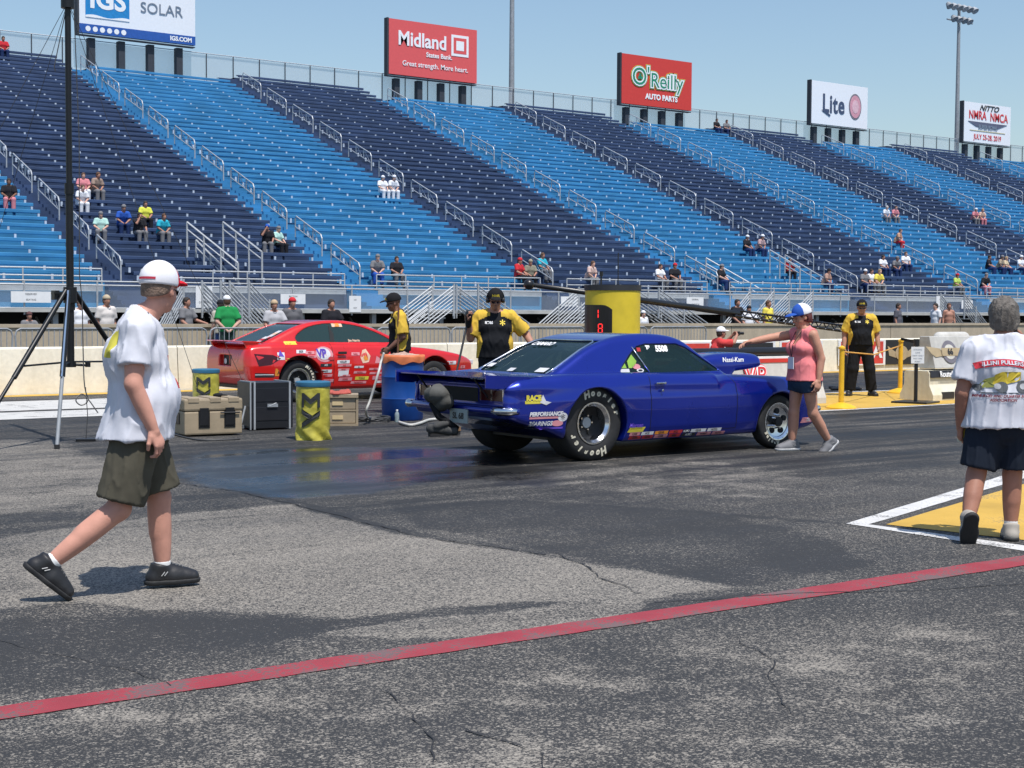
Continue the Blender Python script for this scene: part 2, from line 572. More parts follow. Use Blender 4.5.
    r = N("ShaderNodeMix"); r.data_type = 'FLOAT'; L(wet, r.inputs[0]); L(math_('SUBTRACT', rng(streak, 0.3, 0.7, 0.86, 0.70), math_('MULTIPLY', rub, 0.25)), r.inputs[2]); L(wr, r.inputs[3])
    L(r.outputs[0], b.inputs["Roughness"])
    L(rng(wet, 0, 1, 0.12, 0.5, False), b.inputs["Specular IOR Level"])
    bp = N("ShaderNodeBump"); bp.inputs["Distance"].default_value = 0.006
    L(math_('MULTIPLY_ADD', wet, -0.485, 0.5), bp.inputs["Strength"]); L(grain, bp.inputs["Height"])
    L(bp.outputs[0], b.inputs["Normal"])
    return m

def px_poly(pts): 
    return [(PG(x, y).x, PG(x, y).y) for x, y in pts]
gx = np.concatenate([[-1500, -400, -120, -50, -25, -14], np.arange(-8, 44, 0.11), [46, 50, 58, 70, 90, 130, 200, 420, 1500]])
gy = np.concatenate([[-1500, -300, -60, -20, -8], np.arange(-2, 27.2, 0.11), [29, 32, 40, 60, 100, 200, 420, 1500]])
GX, GY = np.meshgrid(gx, gy, indexing='ij')
P3 = np.stack([GX, GY, GX * 0], -1).reshape(-1, 3)
wob = fbm(P3, 0.8, 3, 3).reshape(GX.shape) * 0.25
def mask(poly, soft=0.35, amp=0.35):
    d = poly_sd(poly, GX, GY) + wob * amp
    return np.clip(0.5 - d / (2 * soft), 0, 1)
def linemask(pts, w_, amp=0.15):
    d = np.full(GX.shape, 1e9)
    q = px_poly(pts)
    for a, b in zip(q[:-1], q[1:]):
        ex, ey = b[0] - a[0], b[1] - a[1]; wx, wy = GX - a[0], GY - a[1]
        t = np.clip((wx * ex + wy * ey) / (ex * ex + ey * ey), 0, 1)
        d = np.minimum(d, np.hypot(wx - ex * t, wy - ey * t))
    return np.clip(1.0 - (d + wob * amp) / w_, 0, 1)
light = mask(px_poly([(-60, 548), (50, 530), (180, 515), (290, 503), (395, 532), (512, 550), (600, 566), (736, 588), (640, 597), (512, 600), (350, 616), (160, 610), (75, 602), (-60, 615)]), 0.18, 0.3)
light = np.maximum(light, mask(px_poly([(305, 634), (430, 618), (640, 600), (620, 622), (500, 636), (390, 637)]), 0.12, 0.2) * 0.95)
light = np.maximum(light, mask(px_poly([(-60, 440), (60, 437), (160, 470), (180, 505), (-60, 520)]), 0.5, 0.6) * 0.62)
light = np.maximum(light, mask(px_poly([(-60, 690), (300, 668), (560, 640), (1100, 590), (1100, 900), (-60, 900)]), 0.6, 0.7) * 0.42)
light = np.maximum(light, mask(px_poly([(530, 460), (700, 455), (860, 470), (820, 500), (640, 505), (520, 480)]), 0.5, 0.8) * 0.45)
seal = mask(px_poly([(395, 505), (512, 500), (700, 512), (840, 540), (870, 565), (742, 587), (600, 562), (512, 546), (410, 528)]), 0.2, 0.3)
seal = np.maximum(seal, mask(px_poly([(-60, 625), (80, 612), (160, 616), (350, 620), (480, 606), (600, 603), (420, 616), (300, 636), (280, 655), (100, 690), (-60, 700)]), 0.2, 0.3) * 0.8)
seal = np.maximum(seal, mask(px_poly([(-60, 530), (30, 540), (40, 590), (-60, 600)]), 0.2, 0.3) * 0.8)
for pts, w_ in (([(-40, 650), (200, 640), (400, 627), (640, 608), (740, 596)], 0.07), ([(150, 470), (230, 485), (300, 505), (400, 532), (512, 548)], 0.08),
                                ([(-20, 540), (200, 520), (420, 500)], 0.05), ([(170, 560), (330, 543), (430, 535)], 0.04), ([(690, 512), (850, 524)], 0.06)):
    seal = np.maximum(seal, linemask(pts, w_ * 2.2) * 1.0)
rub = np.clip((GY - 8.6) / 2.2, 0, 1) * np.clip((25.4 - GY) / 0.6, 0, 1)
for yc in (12.15, 13.75, 22.3, 24.0):
    rub = np.maximum(rub, 0) + 0.9 * np.exp(-((GY - yc) / 0.33) ** 2) * np.clip((GX - 6) / 8, 0, 1)
rub = np.clip(rub * (0.35 + 0.65 * np.clip((GX - 2) / 14, 0, 1)), 0, 1.6)
wet = mask(px_poly([(172, 468), (200, 452), (300, 448), (420, 446), (520, 452), (560, 458), (530, 474), (430, 483), (300, 497), (200, 486)]), 0.35, 0.8)
wet = np.maximum(wet, mask(px_poly([(450, 452), (600, 456), (560, 490), (470, 486)]), 0.3, 0.4) * 0.62)
nX, nY = GX.shape
I = np.arange(nX * nY).reshape(nX, nY)
Q = np.stack([I[:-1, :-1], I[1:, :-1], I[1:, 1:], I[:-1, 1:]], -1).reshape(-1, 4)
gme = mesh_np("ground", P3, Q, smooth=False)
ca = gme.color_attributes.new("wear", 'FLOAT_COLOR', 'POINT')
ca.data.foreach_set("color", np.stack([light, seal, np.clip(rub, 0, 1), wet], -1).reshape(-1, 4).astype(np.float32).ravel())
ground = link("ground", gme, None, ground_material())
tag(ground, kind="structure")

def paint_mat(name, col, worn=0.35, scale=3.0):
    if name in MATS: return MATS[name]
    m = bpy.data.materials.new(name)
    t, b = nodes_of(m); N = t.nodes.new; L = t.links.new
    geo = N("ShaderNodeNewGeometry")
    n1 = N("ShaderNodeTexNoise"); n1.inputs["Scale"].default_value = 55; n1.inputs["Detail"].default_value = 4; n1.inputs["Roughness"].default_value = 0.7
    n2 = N("ShaderNodeTexNoise"); n2.inputs["Scale"].default_value = scale; n2.inputs["Detail"].default_value = 6
    L(geo.outputs["Position"], n1.inputs["Vector"]); L(geo.outputs["Position"], n2.inputs["Vector"])
    ad = N("ShaderNodeMath"); ad.operation = 'ADD'; L(n1.outputs["Fac"], ad.inputs[0]); L(n2.outputs["Fac"], ad.inputs[1])
    mr = N("ShaderNodeMapRange"); mr.interpolation_type = 'SMOOTHSTEP'
    mr.inputs[1].default_value = 1.24 - worn * 0.34; mr.inputs[2].default_value = 1.38 - worn * 0.34; mr.inputs[3].default_value = 0; mr.inputs[4].default_value = 0.85
    L(ad.outputs[0], mr.inputs[0])
    mx = N("ShaderNodeMix"); mx.data_type = 'RGBA'; L(mr.outputs[0], mx.inputs[0])
    mx.inputs[6].default_value = (*col, 1); mx.inputs[7].default_value = (0.10, 0.098, 0.095, 1)
    m2 = N("ShaderNodeMapRange"); m2.inputs[1].default_value = .3; m2.inputs[2].default_value = .7; m2.inputs[3].default_value = 0.78; m2.inputs[4].default_value = 1.12
    L(n2.outputs["Fac"], m2.inputs[0])
    sc = N("ShaderNodeVectorMath"); sc.operation = 'SCALE'; L(mx.outputs[2], sc.inputs[0]); L(m2.outputs[0], sc.inputs["Scale"])
    L(sc.outputs[0], b.inputs["Base Color"]); b.inputs["Roughness"].default_value = 0.75
    bp = N("ShaderNodeBump"); bp.inputs["Strength"].default_value = 0.8; bp.inputs["Distance"].default_value = 0.005
    L(n1.outputs["Fac"], bp.inputs["Height"]); L(bp.outputs[0], b.inputs["Normal"])
    MATS[name] = m
    return m
RED_P = paint_mat("red_road_paint", (0.33, 0.038, 0.052), 0.75)
WHITE_P = paint_mat("white_road_paint", (0.66, 0.65, 0.63), 0.6)
YEL_P = paint_mat("yellow_road_paint", (0.60, 0.37, 0.060), 0.36, 1.6)
WORN_P = paint_mat("worn_white_paint", (0.58, 0.57, 0.54), 0.5)

def sheet(name, pts, z, m, rag=0.0, step=0.25):
    """thin painted sheet with slightly ragged edges"""
    out = []
    for i in range(len(pts)):
        a = Vector(pts[i]).to_2d() if len(pts[i]) > 2 else Vector(pts[i]); b = pts[(i + 1) % len(pts)]
        b = Vector(b).to_2d() if len(b) > 2 else Vector(b)
        n = max(1, int((b - a).length / step)); nrm = Vector((-(b - a).y, (b - a).x)).normalized()
        for k in range(n):
            p = a + (b - a) * (k / n)
            p = p + nrm * random.uniform(-rag, rag)
            out.append((p.x, p.y, z))
    mb = MB(); mb.v = out; mb.f = [tuple(range(len(out)))]; mb.m = [0]
    o = mb.build(name, m)
    if o.data.polygons[0].normal.z < 0: o.data.flip_normals()
    return tag(o, kind="structure")
def ext(a, b, s0, s1):
    a = Vector(a); b = Vector(b); d = (b - a)
    return a + d * s0, a + d * s1
CRACK = mat("crack_filler", (0.022, 0.022, 0.024), 0.8)
def crack(pts, w_, lab=None):
    q = [PG(x, y) for x, y in pts]; a = []; b = []
    for i in range(len(q) - 1):
        n = max(2, int((q[i + 1] - q[i]).length / 0.07))
        for k in range(n):
            c = q[i].lerp(q[i + 1], k / n); d = (q[i + 1] - q[i]).normalized(); nr = Vector((-d.y, d.x, 0))
            c = c + nr * (random.uniform(-.014, .014) + 0.012 * math.sin(c.x * 9 + c.y * 7)); ww = w_ * random.uniform(.1, .75)
            a.append(c + nr * ww); b.append(c - nr * ww)
    mb = MB()
    for i in range(len(a) - 1):
        mb.quad(*[(v.x, v.y, 0.006) for v in (a[i], a[i + 1], b[i + 1], b[i])])
    o = mb.build("ground_crack", CRACK, fix=False); tag(o, kind="structure")
for pts, w_ in (([(556, 553), (585, 566), (604, 580), (622, 586), (650, 597)], .012), ([(655, 603), (760, 596), (900, 591), (1060, 583)], .010),
                ([(740, 640), (770, 660), (776, 690), (800, 720)], .006), ([(380, 690), (420, 720), (440, 770)], .006), ([(-10, 640), (120, 668), (180, 690)], .005),
                ([(170, 482), (240, 492), (300, 506), (420, 537), (512, 550), (556, 556)], .013), ([(470, 730), (540, 755), (560, 790)], .008)):
    crack(pts, w_)
# long red line
r0, r1 = ext(PG(0, 707), PG(1024, 556), -0.6, 1.6)
r2, r3 = ext(PG(0, 720), PG(1024, 566), -0.6, 1.6)
sheet("red_line_marking", [r0, r1, r3, r2], 0.004, RED_P, 0.006, 0.12)
# yellow wedge with white outline
tip = PG(846, 524); ua, ub = ext(tip, PG(1006, 475), 0, 2.2); la, lb = ext(tip, PG(1024, 551.4), 0, 2.4)
ti = PG(869, 524.8); uc = ext(ti, PG(1006, 484), 0, 2.2)[1]; lc = ext(ti, PG(1024, 546), 0, 2.4)[1]
sheet("white_line_marking", [tip, ti, uc, ub], 0.004, WHITE_P, 0.004)
sheet("white_line_marking", [tip, lb, lc, ti], 0.004, WHITE_P, 0.004)
ty = PG(886, 524.8); ud = ext(ty, PG(1006, 489.5), 0, 2.2)[1]; ld = ext(ty, PG(1024, 540.5), 0, 2.4)[1]
sheet("yellow_wedge_marking", [ty, ld, ud], 0.004, YEL_P, 0.004)
# median between the lanes
sheet("median_paint", [(17.5, 16.15), (60, 16.15), (60, 19.45), (17.5, 19.45)], 0.004, YEL_P, 0.01, 0.5)
sheet("median_edge_line", [(16, 16.0), (60, 16.0), (60, 16.12), (16, 16.12)], 0.004, WHITE_P, 0.004, 0.5)
sheet("median_edge_line", [(16, 19.5), (60, 19.5), (60, 19.62), (16, 19.62)], 0.004, WHITE_P, 0.004, 0.5)
sheet("wall_foot_line", [(-30, 26.05), (120, 26.05), (120, 26.57), (-30, 26.57)], 0.004, YEL_P, 0.01, 1.0)
e0 = PG(175, 410).x
sheet("worn_lane_marking", [(-20, PG(0, 420).y), (e0, PG(0, 420).y), (e0, PG(0, 413).y), (-20, PG(0, 413).y)], 0.004, WORN_P, 0.02)
sheet("worn_lane_marking", [(-20, PG(0, 411.5).y), (e0 + 1, PG(0, 411.5).y), (e0 + 1, PG(0, 402).y), (-20, PG(0, 402).y)], 0.004, WORN_P, 0.02)

# ================================================================ WALLS
def wall_mat(name, col, stain, zlow=0.25):
    m = bpy.data.materials.new(name)
    t, b = nodes_of(m); N = t.nodes.new; L = t.links.new
    geo = N("ShaderNodeNewGeometry")
    mp = N("ShaderNodeMapping"); mp.inputs["Scale"].default_value = (1.2, 1.2, 0.25); L(geo.outputs["Position"], mp.inputs[0])
    n1 = N("ShaderNodeTexNoise"); n1.inputs["Scale"].default_value = 1.6; n1.inputs["Detail"].default_value = 7; n1.inputs["Roughness"].default_value = 0.65
    L(mp.outputs[0], n1.inputs["Vector"])
    n2 = N("ShaderNodeTexNoise"); n2.inputs["Scale"].default_value = 14; n2.inputs["Detail"].default_value = 5; L(geo.outputs["Position"], n2.inputs["Vector"])
    mr = N("ShaderNodeMapRange"); mr.inputs[1].default_value = .40; mr.inputs[2].default_value = .72; L(n1.outputs["Fac"], mr.inputs[0])
    mx = N("ShaderNodeMix"); mx.data_type = 'RGBA'; L(mr.outputs[0], mx.inputs[0]); mx.inputs[6].default_value = (*col, 1); mx.inputs[7].default_value = (*stain, 1)
    m2 = N("ShaderNodeMapRange"); m2.inputs[1].default_value = .3; m2.inputs[2].default_value = .7; m2.inputs[3].default_value = .93; m2.inputs[4].default_value = 1.06; L(n2.outputs["Fac"], m2.inputs[0])
    sc = N("ShaderNodeVectorMath"); sc.operation = 'SCALE'; L(mx.outputs[2], sc.inputs[0]); L(m2.outputs[0], sc.inputs["Scale"])
    L(sc.outputs[0], b.inputs["Base Color"]); b.inputs["Roughness"].default_value = 0.85
    bp = N("ShaderNodeBump"); bp.inputs["Strength"].default_value = 0.2; bp.inputs["Distance"].default_value = 0.01
    L(n2.outputs["Fac"], bp.inputs["Height"]); L(bp.outputs[0], b.inputs["Normal"])
    MATS[name] = m
    return m
CREAM = wall_mat("cream_wall_paint", (0.78, 0.735, 0.61), (0.64, 0.59, 0.46))
TAN = wall_mat("tan_concrete", (0.46, 0.385, 0.28), (0.34, 0.29, 0.215))
mb = MB()
for k_ in range(-7, 22): mb.prism([(26.6, 0), (26.66, 0.80), (26.69, 0.83), (26.86, 0.83), (26.89, 0.80), (26.95, 0)], k_ * 6.1 + .008, k_ * 6.1 + 6.092, axis='x')
o = mb.build("lane_wall", CREAM)
tag(o, "low cream painted concrete wall along the far lane", "wall")
mb = MB()
for k in range(-8, 40):
    mb.b2(k * 4.0 + 0.012, k * 4.0 + 3.988, 36.0, 36.3, 0, 1.05)
mb.b2(-32, 160, 35.96, 36.34, 1.052, 1.13)
mb.b2(-32, 160, 36.04, 36.26, 0.02, 1.04)
o = mb.build("spectator_wall", TAN)
tag(o, "tan bare concrete wall running in front of the grandstand", "wall")

# ================================================================ GRANDSTAND
LIGHTB = mat("light_blue_paint", (0.034, 0.205, 0.41), 0.55, var=0.2, scale=0.8)
NAVY = mat("navy_paint", (0.029, 0.056, 0.130), 0.55, var=0.3, scale=0.8)
ALU = mat("galvanised_steel", (0.42, 0.44, 0.46), 0.5, metal=0.3, var=0.1)
ALUD = mat("weathered_steel", (0.30, 0.32, 0.34), 0.6, metal=0.2, var=0.15)
BRK = mat("pale_bracket", (0.46, 0.53, 0.62), 0.5, var=0.15)
DECK = mat("deck_concrete", (0.42, 0.42, 0.40), 0.85, var=0.12, scale=2)
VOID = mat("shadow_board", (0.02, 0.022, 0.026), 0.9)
WHITEB = mat("white_board", (0.78, 0.79, 0.80), 0.5, var=0.04)
POSTD = mat("dark_post", (0.035, 0.04, 0.05), 0.6)
MESHM = bpy.data.materials.new("chain_link")
t, b = nodes_of(MESHM)
trn = t.nodes.new("ShaderNodeBsdfTransparent"); mxs = t.nodes.new("ShaderNodeMixShader"); mxs.inputs[0].default_value = 0.42
b.inputs["Base Color"].default_value = (0.50, 0.56, 0.60, 1); b.inputs["Roughness"].default_value = 0.6
nz = t.nodes.new("ShaderNodeTexNoise"); nz.inputs["Scale"].default_value = 0.5
tcn = t.nodes.new("ShaderNodeNewGeometry"); t.links.new(tcn.outputs["Position"], nz.inputs["Vector"])
mrn = t.nodes.new("ShaderNodeMapRange"); mrn.inputs[3].default_value = 0.20; mrn.inputs[4].default_value = 0.32
t.links.new(nz.outputs["Fac"], mrn.inputs[0]); t.links.new(mrn.outputs[0], mxs.inputs[0])
t.links.new(trn.outputs[0], mxs.inputs[1]); t.links.new(b.outputs[0], mxs.inputs[2]); t.links.new(mxs.outputs[0], t.nodes["Material Output"].inputs[0])

MESH2 = MESHM.copy(); MESH2.name = "thin_railing_mesh"
for n_ in MESH2.node_tree.nodes:
    if n_.type == 'MAP_RANGE': n_.inputs[3].default_value = 0.06; n_.inputs[4].default_value = 0.16
AIS = [2.1, 12.1, 22.2, 32.3, 42.2, 52.3, 62.4, 72.5, 82.6, 92.6, 102.7, 112.8, 122.9, 133.0, 143.1]
RUN, RISE, Y0, Z0 = 0.76, 0.311, 51.0, 1.50
def row(n): return Y0 + RUN * n, Z0 + RISE * n
stand = empty("grandstand", (60, 49, 0), 0, "huge grandstand of alternating navy and light blue bench sections", "grandstand")
SO = Vector((60, 49, 0))
def sb(mb): 
    mb.v = [(x - SO.x, y - SO.y, z - SO.z) for x, y, z in mb.v]; return mb
N0 = 3
AW = 0.62
for i in range(1, len(AIS) - 1):
    xa, xb = AIS[i] + AW, AIS[i + 1] - AW
    lightc = (i % 2 == 1)
    M_ = LIGHTB if lightc else NAVY
    NT = 43 if lightc else 45
    mb = MB(); br = MB(); bn = MB()
    y, z = row(N0)
    mb.quad((xa, y, Z0 - .08), (xb, y, Z0 - .05), (xb, y, z), (xa, y, z))
    for n in range(N0, NT):
        y, z = row(n)
        mb.quad((xa, y, z), (xb, y, z), (xb, y + RUN, z), (xa, y + RUN, z))
        mb.quad((xa, y + RUN, z), (xb, y + RUN, z), (xb, y + RUN, z + RISE), (xa, y + RUN, z + RISE))
        for xx in (xa, xb):
            mb.quad((xx, y, z - 0.6), (xx, y + RUN, z - 0.6), (xx, y + RUN, z), (xx, y, z))
        # plank with a rolled front edge
        ys = y + 0.36
        j = random.uniform(-.006, .006)
        bn.prism([(ys, z + 0.295 + j), (ys - 0.02, z + 0.315 + j), (ys - 0.02, z + 0.42 + j), (ys, z + 0.435 + j), (ys + 0.26, z + 0.435 + j), (ys + 0.26, z + 0.40 + j), (ys + 0.03, z + 0.40 + j), (ys + 0.03, z + 0.295 + j)], xa + 0.02, xb - 0.02, axis='x')
        off = (i * 0.37) % 0.9
        k = xa + 0.18
        while k < xb - 0.05:
            br.b2(k - 0.042, k + 0.042, ys - 0.025, ys + 0.028, z + 0.10, z + 0.290)
            k += 1.72
    if True:
        # top walkway front
        y, z = row(NT)
        mb.quad((xa, y, z), (xb, y, z), (xb, 88.6, z), (xa, 88.6, z))
    s = sb(mb).build("seating_section", M_, stand, fix=False)
    tag(s, ("light blue" if lightc else "navy blue") + " bench section")
    sb(bn).build("bench_planks", M_, s, fix=True)
    sb(br).build("seat_brackets", BRK, s)
    # aisle stairs on the left side of this section, in this section's colour
    st = MB()
    xs0, xs1 = AIS[i] - AW + 0.004, AIS[i] + AW - 0.004
    for n in range(0, NT):
        y, z = row(n)
        for hstep in (0, 1):
            yy = y + hstep * RUN / 2; zz = z + hstep * RISE / 2
            st.quad((xs0, yy, zz), (xs1, yy, zz), (xs1, yy + RUN / 2, zz), (xs0, yy + RUN / 2, zz))
            st.quad((xs0, yy, zz - RISE / 2), (xs1, yy, zz - RISE / 2), (xs1, yy, zz), (xs0, yy, zz))
            if n < N0:
                for xx in (xs0, xs1): st.quad((xx, yy, Z0 - .08), (xx, yy + RUN / 2, Z0 - .08), (xx, yy + RUN / 2, zz), (xx, yy, zz))
    a = sb(st).build("aisle_stairs", M_, stand, fix=False)
    n = 3
    k = 0
    while n + 3 < NT:
        hr = MB()
        X = AIS[i]
        def P(nn, h): y, z = row(nn); return (X, y, z + h)
        hr.tube([P(n, 0.05), P(n, 0.80), P(n + 0.12, 0.92), P(n + 2.9, 0.92), P(n + 3, 0.80), P(n + 3, 0.0)], 0.030, 6)
        hr.tube([P(n, 0.45), P(n + 3, 0.45)], 0.026, 6)
        for q in (1, 2):
            hr.tube([P(n + q, 0.45), P(n + q, 0.92)], 0.024, 6)
            hr.tube([P(n + q - .8, 0.47), P(n + q - .1, 0.86)], 0.016, 5)
        sb(hr).build("handrail", ALU, a)
        n += 4; k += 1

# deck, fascia and what is under it
mb = MB(); mb.b2(2, 144, 48.9, 53.26, 1.38, 1.50)
sb(mb).build("walkway_deck", DECK, stand)
mb = MB(); mb.b2(2, 144, 51.2, 51.3, 0, 1.37)  # near-black board, painting the shade below the deck
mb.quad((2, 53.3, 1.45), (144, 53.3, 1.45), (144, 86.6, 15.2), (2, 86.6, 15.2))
sb(mb).build("underside_shade", VOID, stand, fix=False)
mb = MB()
X = 3.0
while X < 143:
    mb.b2(X - 0.09, X + 0.09, 49.2, 49.38, 0, 1.376)
    mb.tube([(X, 49.4, 0.1), (X, 51.0, 1.2)], 0.04, 5)
    X += 3.05
sb(mb).build("deck_posts", ALUD, stand)
# front railing of the deck
mb = MB()
for z in (2.40, 2.27):
    mb.tube([(2, 48.97, z), (144, 48.97, z)], 0.030, 6)
X = 2.5
while X < 144:
    mb.tube([(X, 48.97, 1.30), (X, 48.97, 2.40)], 0.032, 6); X += 2.44
mb.tube([(2, 48.97, 1.52), (144, 48.97, 1.52)], 0.022, 6)
sb(mb).build("deck_railing", ALU, stand)
mb = MB()
mb.b2(2, 144, 49.0, 49.012, 1.53, 2.26)
sb(mb).build("railing_mesh", MESH2, stand)
# railing on the first seat row, one length per section
mb = MB()
for i in range(1, len(AIS) - 1):
    xa, xb = AIS[i] + 0.75, AIS[i + 1] - 0.75
    for z in (2.93, 2.66):
        mb.tube([(xa, 53.22, z), (xb, 53.22, z)], 0.028, 6)
    n = 6
    for k in range(n + 1):
        X = xa + (xb - xa) * k / n
        mb.tube([(X, 53.22, 2.3), (X, 53.22, 2.93)], 0.028, 6)
    mb.b2(xa, xb, 53.10, 53.16, 1.46, 1.54)
    mb.b2(xa, xb, 53.10, 53.16, 2.12, 2.38)
sb(mb).build("row_railing", ALU, stand)
# fence along the top
mb = MB(); mb.b2(2, 144, 88.40, 88.41, 13.5, 17.25)
sb(mb).build("fence_mesh", MESHM, stand)
mb = MB()
X = 2.2
while X < 144:
    mb.tube([(X, 88.32, 14.4), (X, 88.32, 17.3)], 0.035, 5); X += 1.83
sb(mb).build("fence_posts", POSTD, stand)
mb = MB(); mb.tube([(2, 88.32, 17.3), (144, 88.32, 17.3)], 0.03, 5)
sb(mb).build("fence_rail", ALU, stand)
mb = MB(); mb.b2(2, 144, 88.62, 88.9, 0, 13.6); mb.b2(2, 2.3, 53.3, 86.9, 0, 1.4)
sb(mb).build("back_panel", ALUD, stand)
# stair flights from the ground up to the deck
def flight(pxb, pxt):
    xb = PY(pxb, 320, 48).x; xt = PY(pxt, 320, 48).x
    m1 = MB(); m2 = MB(); n = 7
    for k in range(n):
        f0 = k / n; X0 = xb + (xt - xb) * f0; X1 = xb + (xt - xb) * (f0 + 1 / n)
        m2.b2(X0, X1, 47.5, 48.86, 1.45 * (k + 1) / n - 0.05, 1.45 * (k + 1) / n)
    sgn = 1 if xt > xb else -1
    f = sb(m2).build("stair_flight", DECK, stand)
    for Y in (47.45, 48.88):
        m1 = MB()
        for j in range(7):
            h = 0.12 + j * 0.14
            m1.tube([(xb, Y, h), (xt, Y, 1.45 + h)], 0.030 if j == 6 else 0.024, 6)
        for X, z in ((xb, 0), ((xb + xt) / 2, 0.7), (xt, 1.3)):
            m1.tube([(X, Y, z), (X, Y, z + 1.0 + (0.15 if z else 0))], 0.035, 6)
        m1.b2(xt, xt + sgn * 0.05, Y - .03, Y + .03, 1.2, 2.5)
        sb(m1).build("stair_railing", ALU, f)
for a, b in ((395, 445), (552, 592), (738, 764), (772, 803), (152, 176), (255, 214), (522, 470), (700, 650), (978, 955), (282, 242)):
    flight(a, b)
# sloping handrail pairs where stairs come up through the seats
for a in ((187, 222, 238, 263), (223, 222, 262, 252), (196, 240, 240, 284), (706, 258, 762, 290), (785, 255, 862, 301), (770, 250, 800, 268), (700, 268, 735, 288)):
    p = PY(a[0], a[1], 55.2); q = PY(a[2], a[3], 53.4)
    m1 = MB()
    m1.tube([p, q], 0.04, 6); m1.tube([p - Vector((0, 0, .28)), q - Vector((0, 0, .28))], 0.03, 6)
    for k in range(4):
        c = p.lerp(q, k / 3); m1.tube([c, (c.x, c.y, max(1.45, c.z - 1.5))], 0.04, 6)
    sb(m1).build("stair_handrail", ALU, stand)

# notices hung on the deck railing
def notice(px, py, wd, ht, text, lab):
    p = PY(px, py, 48.90)
    r = empty("rail_notice", p, 0, lab, "sign", "white notices on the deck railing")
    mb = MB(); mb.b2(-wd / 2, wd / 2, -0.012, 0.012, -ht / 2, ht / 2); mb.build("board", WHITEB, r)
    lines = text.split("|")
    for i, s in enumerate(lines):
        put_text("lettering", s, 0.62 * ht / len(lines) * (0.75 if ht < wd else .4), (0, -0.016, ht / 2 - ht * (i + 0.5) / len(lines)), (1, 0, 0), (0, 0, 1), POSTD, r)
notice(31, 297, 1.3, 0.36, "RESERVED|SEATING", "wide white notice on the deck railing left of the black mast")
notice(204, 297, 0.62, 0.75, "NO|COOLERS", "upright white notice on the railing above the man in green")
notice(293, 299, 1.0, 0.36, "SECTION|PARKING", "wide white notice on the railing above the man in grey")
notice(355, 304, 0.5, 0.60, "NO|EXIT", "small upright white notice on the railing above the red car roof")
notice(570, 301.5, 0.95, 0.40, "RESERVED|SEATING", "white notice on the railing left of the yellow pylon")
notice(695, 302, 1.0, 0.42, "GENERAL|ADMISSION", "white notice on the railing above the black boom")
notice(940, 303, 0.6, 0.7, "NO|SMOKING", "upright pale notice beside the shirtless man on the deck")
notice(967, 304.5, 0.9, 0.42, "FAMILY|SEATING", "white notice on the railing left of the grey-haired man's head")

# ================================================================ BILLBOARDS
def billboard(x0, yt0, yb0, x1, face, label):
    """placed behind the top fence from its left and right edges in the photograph"""
    Y = 87.6
    a = PY(x0, yt0, Y); b = PY(x0, yb0, Y); c = PY(x1, yt0, Y)
    W = c.x - a.x; H = a.z - b.z
    r = empty("billboard", (a.x, Y, b.z), 0, label, "billboard")
    mb = MB(); mb.b2(0, W, 0.0, 0.3, 0, H); mb.build("panel", face, r)
    mb = MB(); mb.b2(-0.12, -0.002, 0.02, 0.42, -0.08, H + 0.05); mb.b2(-.12, W, .02, .42, -.14, -.085); mb.build("frame", POSTD, r)
    for k in range(4):
        mb = MB(); X = W * (0.12 + 0.253 * k)
        mb.b2(X - 0.2, X + 0.2, 0.3, 0.7, -b.z, -0.2); mb.build("post", POSTD, r)
    return r, W, H
RED1 = mat("coral_red_panel", (0.72, 0.10, 0.10), 0.55, var=0.04)
RED2 = mat("red_panel", (0.62, 0.045, 0.035), 0.55, var=0.04)
WPAN = mat("white_panel", (0.80, 0.82, 0.85), 0.55, var=0.03)
LET_W = mat("white_lettering", (0.85, 0.85, 0.85), 0.6, var=0.02)
LET_K = mat("black_lettering", (0.025, 0.027, 0.03), 0.6)
LET_G = mat("green_lettering", (0.01, 0.24, 0.13), 0.6)
LET_Y = mat("yellow_lettering", (0.80, 0.60, 0.05), 0.6)
LET_R = mat("red_lettering", (0.62, 0.03, 0.035), 0.6)
BLUE1 = mat("azure_panel", (0.01, 0.22, 0.52), 0.6)
BLUE2 = mat("royal_blue_panel", (0.015, 0.09, 0.36), 0.6)
GREYL = mat("grey_lettering", (0.16, 0.20, 0.26), 0.6)
XD, ZD = (1, 0, 0), (0, 0, 1)
def bt(r, s, size, x, z, m, bold=0.0, y=-0.03, **k):
    return put_text("lettering", s, size, (x, y, z), XD, ZD, m, r, bold=bold, ext=0.004, **k)
def panelbox(r, name, x0, x1, z0, z1, m, y=-0.02):
    mb = MB(); mb.b2(x0, x1, y, -0.001, z0, z1); return mb.build(name, m, r)
# solar
r, W, H = billboard(79, -22, 32, 195, WPAN, "white and blue solar company billboard, largest one above the stand, behind the black mast")
panelbox(r, "blue_square", W * .05, W * .42, H * .30, H * .95, BLUE1)
panelbox(r, "blue_band", 0.0, W, 0.0, H * .17, BLUE2)
bt(r, "IGS", H * .50, W * .235, H * .64, LET_W, bold=0.05)
bt(r, "SOLAR", H * .29, W * .70, H * .60, GREYL)
bt(r, "IGS.COM", H * .115, W * .87, H * .085, LET_W, bold=0.015)
for k in range(6):
    mb = MB(); mb.lathe([(0.001, -0.03), (0.16, -0.03)], (W * .07 + k * W * .06, 0, H * .085), 'y', 10); mb.build("icon_dot", LET_W, r)
mb = MB(); pts = [(W * .05, H * .30)] + [(W * (.05 + .37 * q / 12), H * (.335 + .02 * math.sin(q * .75))) for q in range(13)] + [(W * .42, H * .30)]
mb.prism(pts, -0.035, -0.022); mb.build("white_wave", LET_W, r)
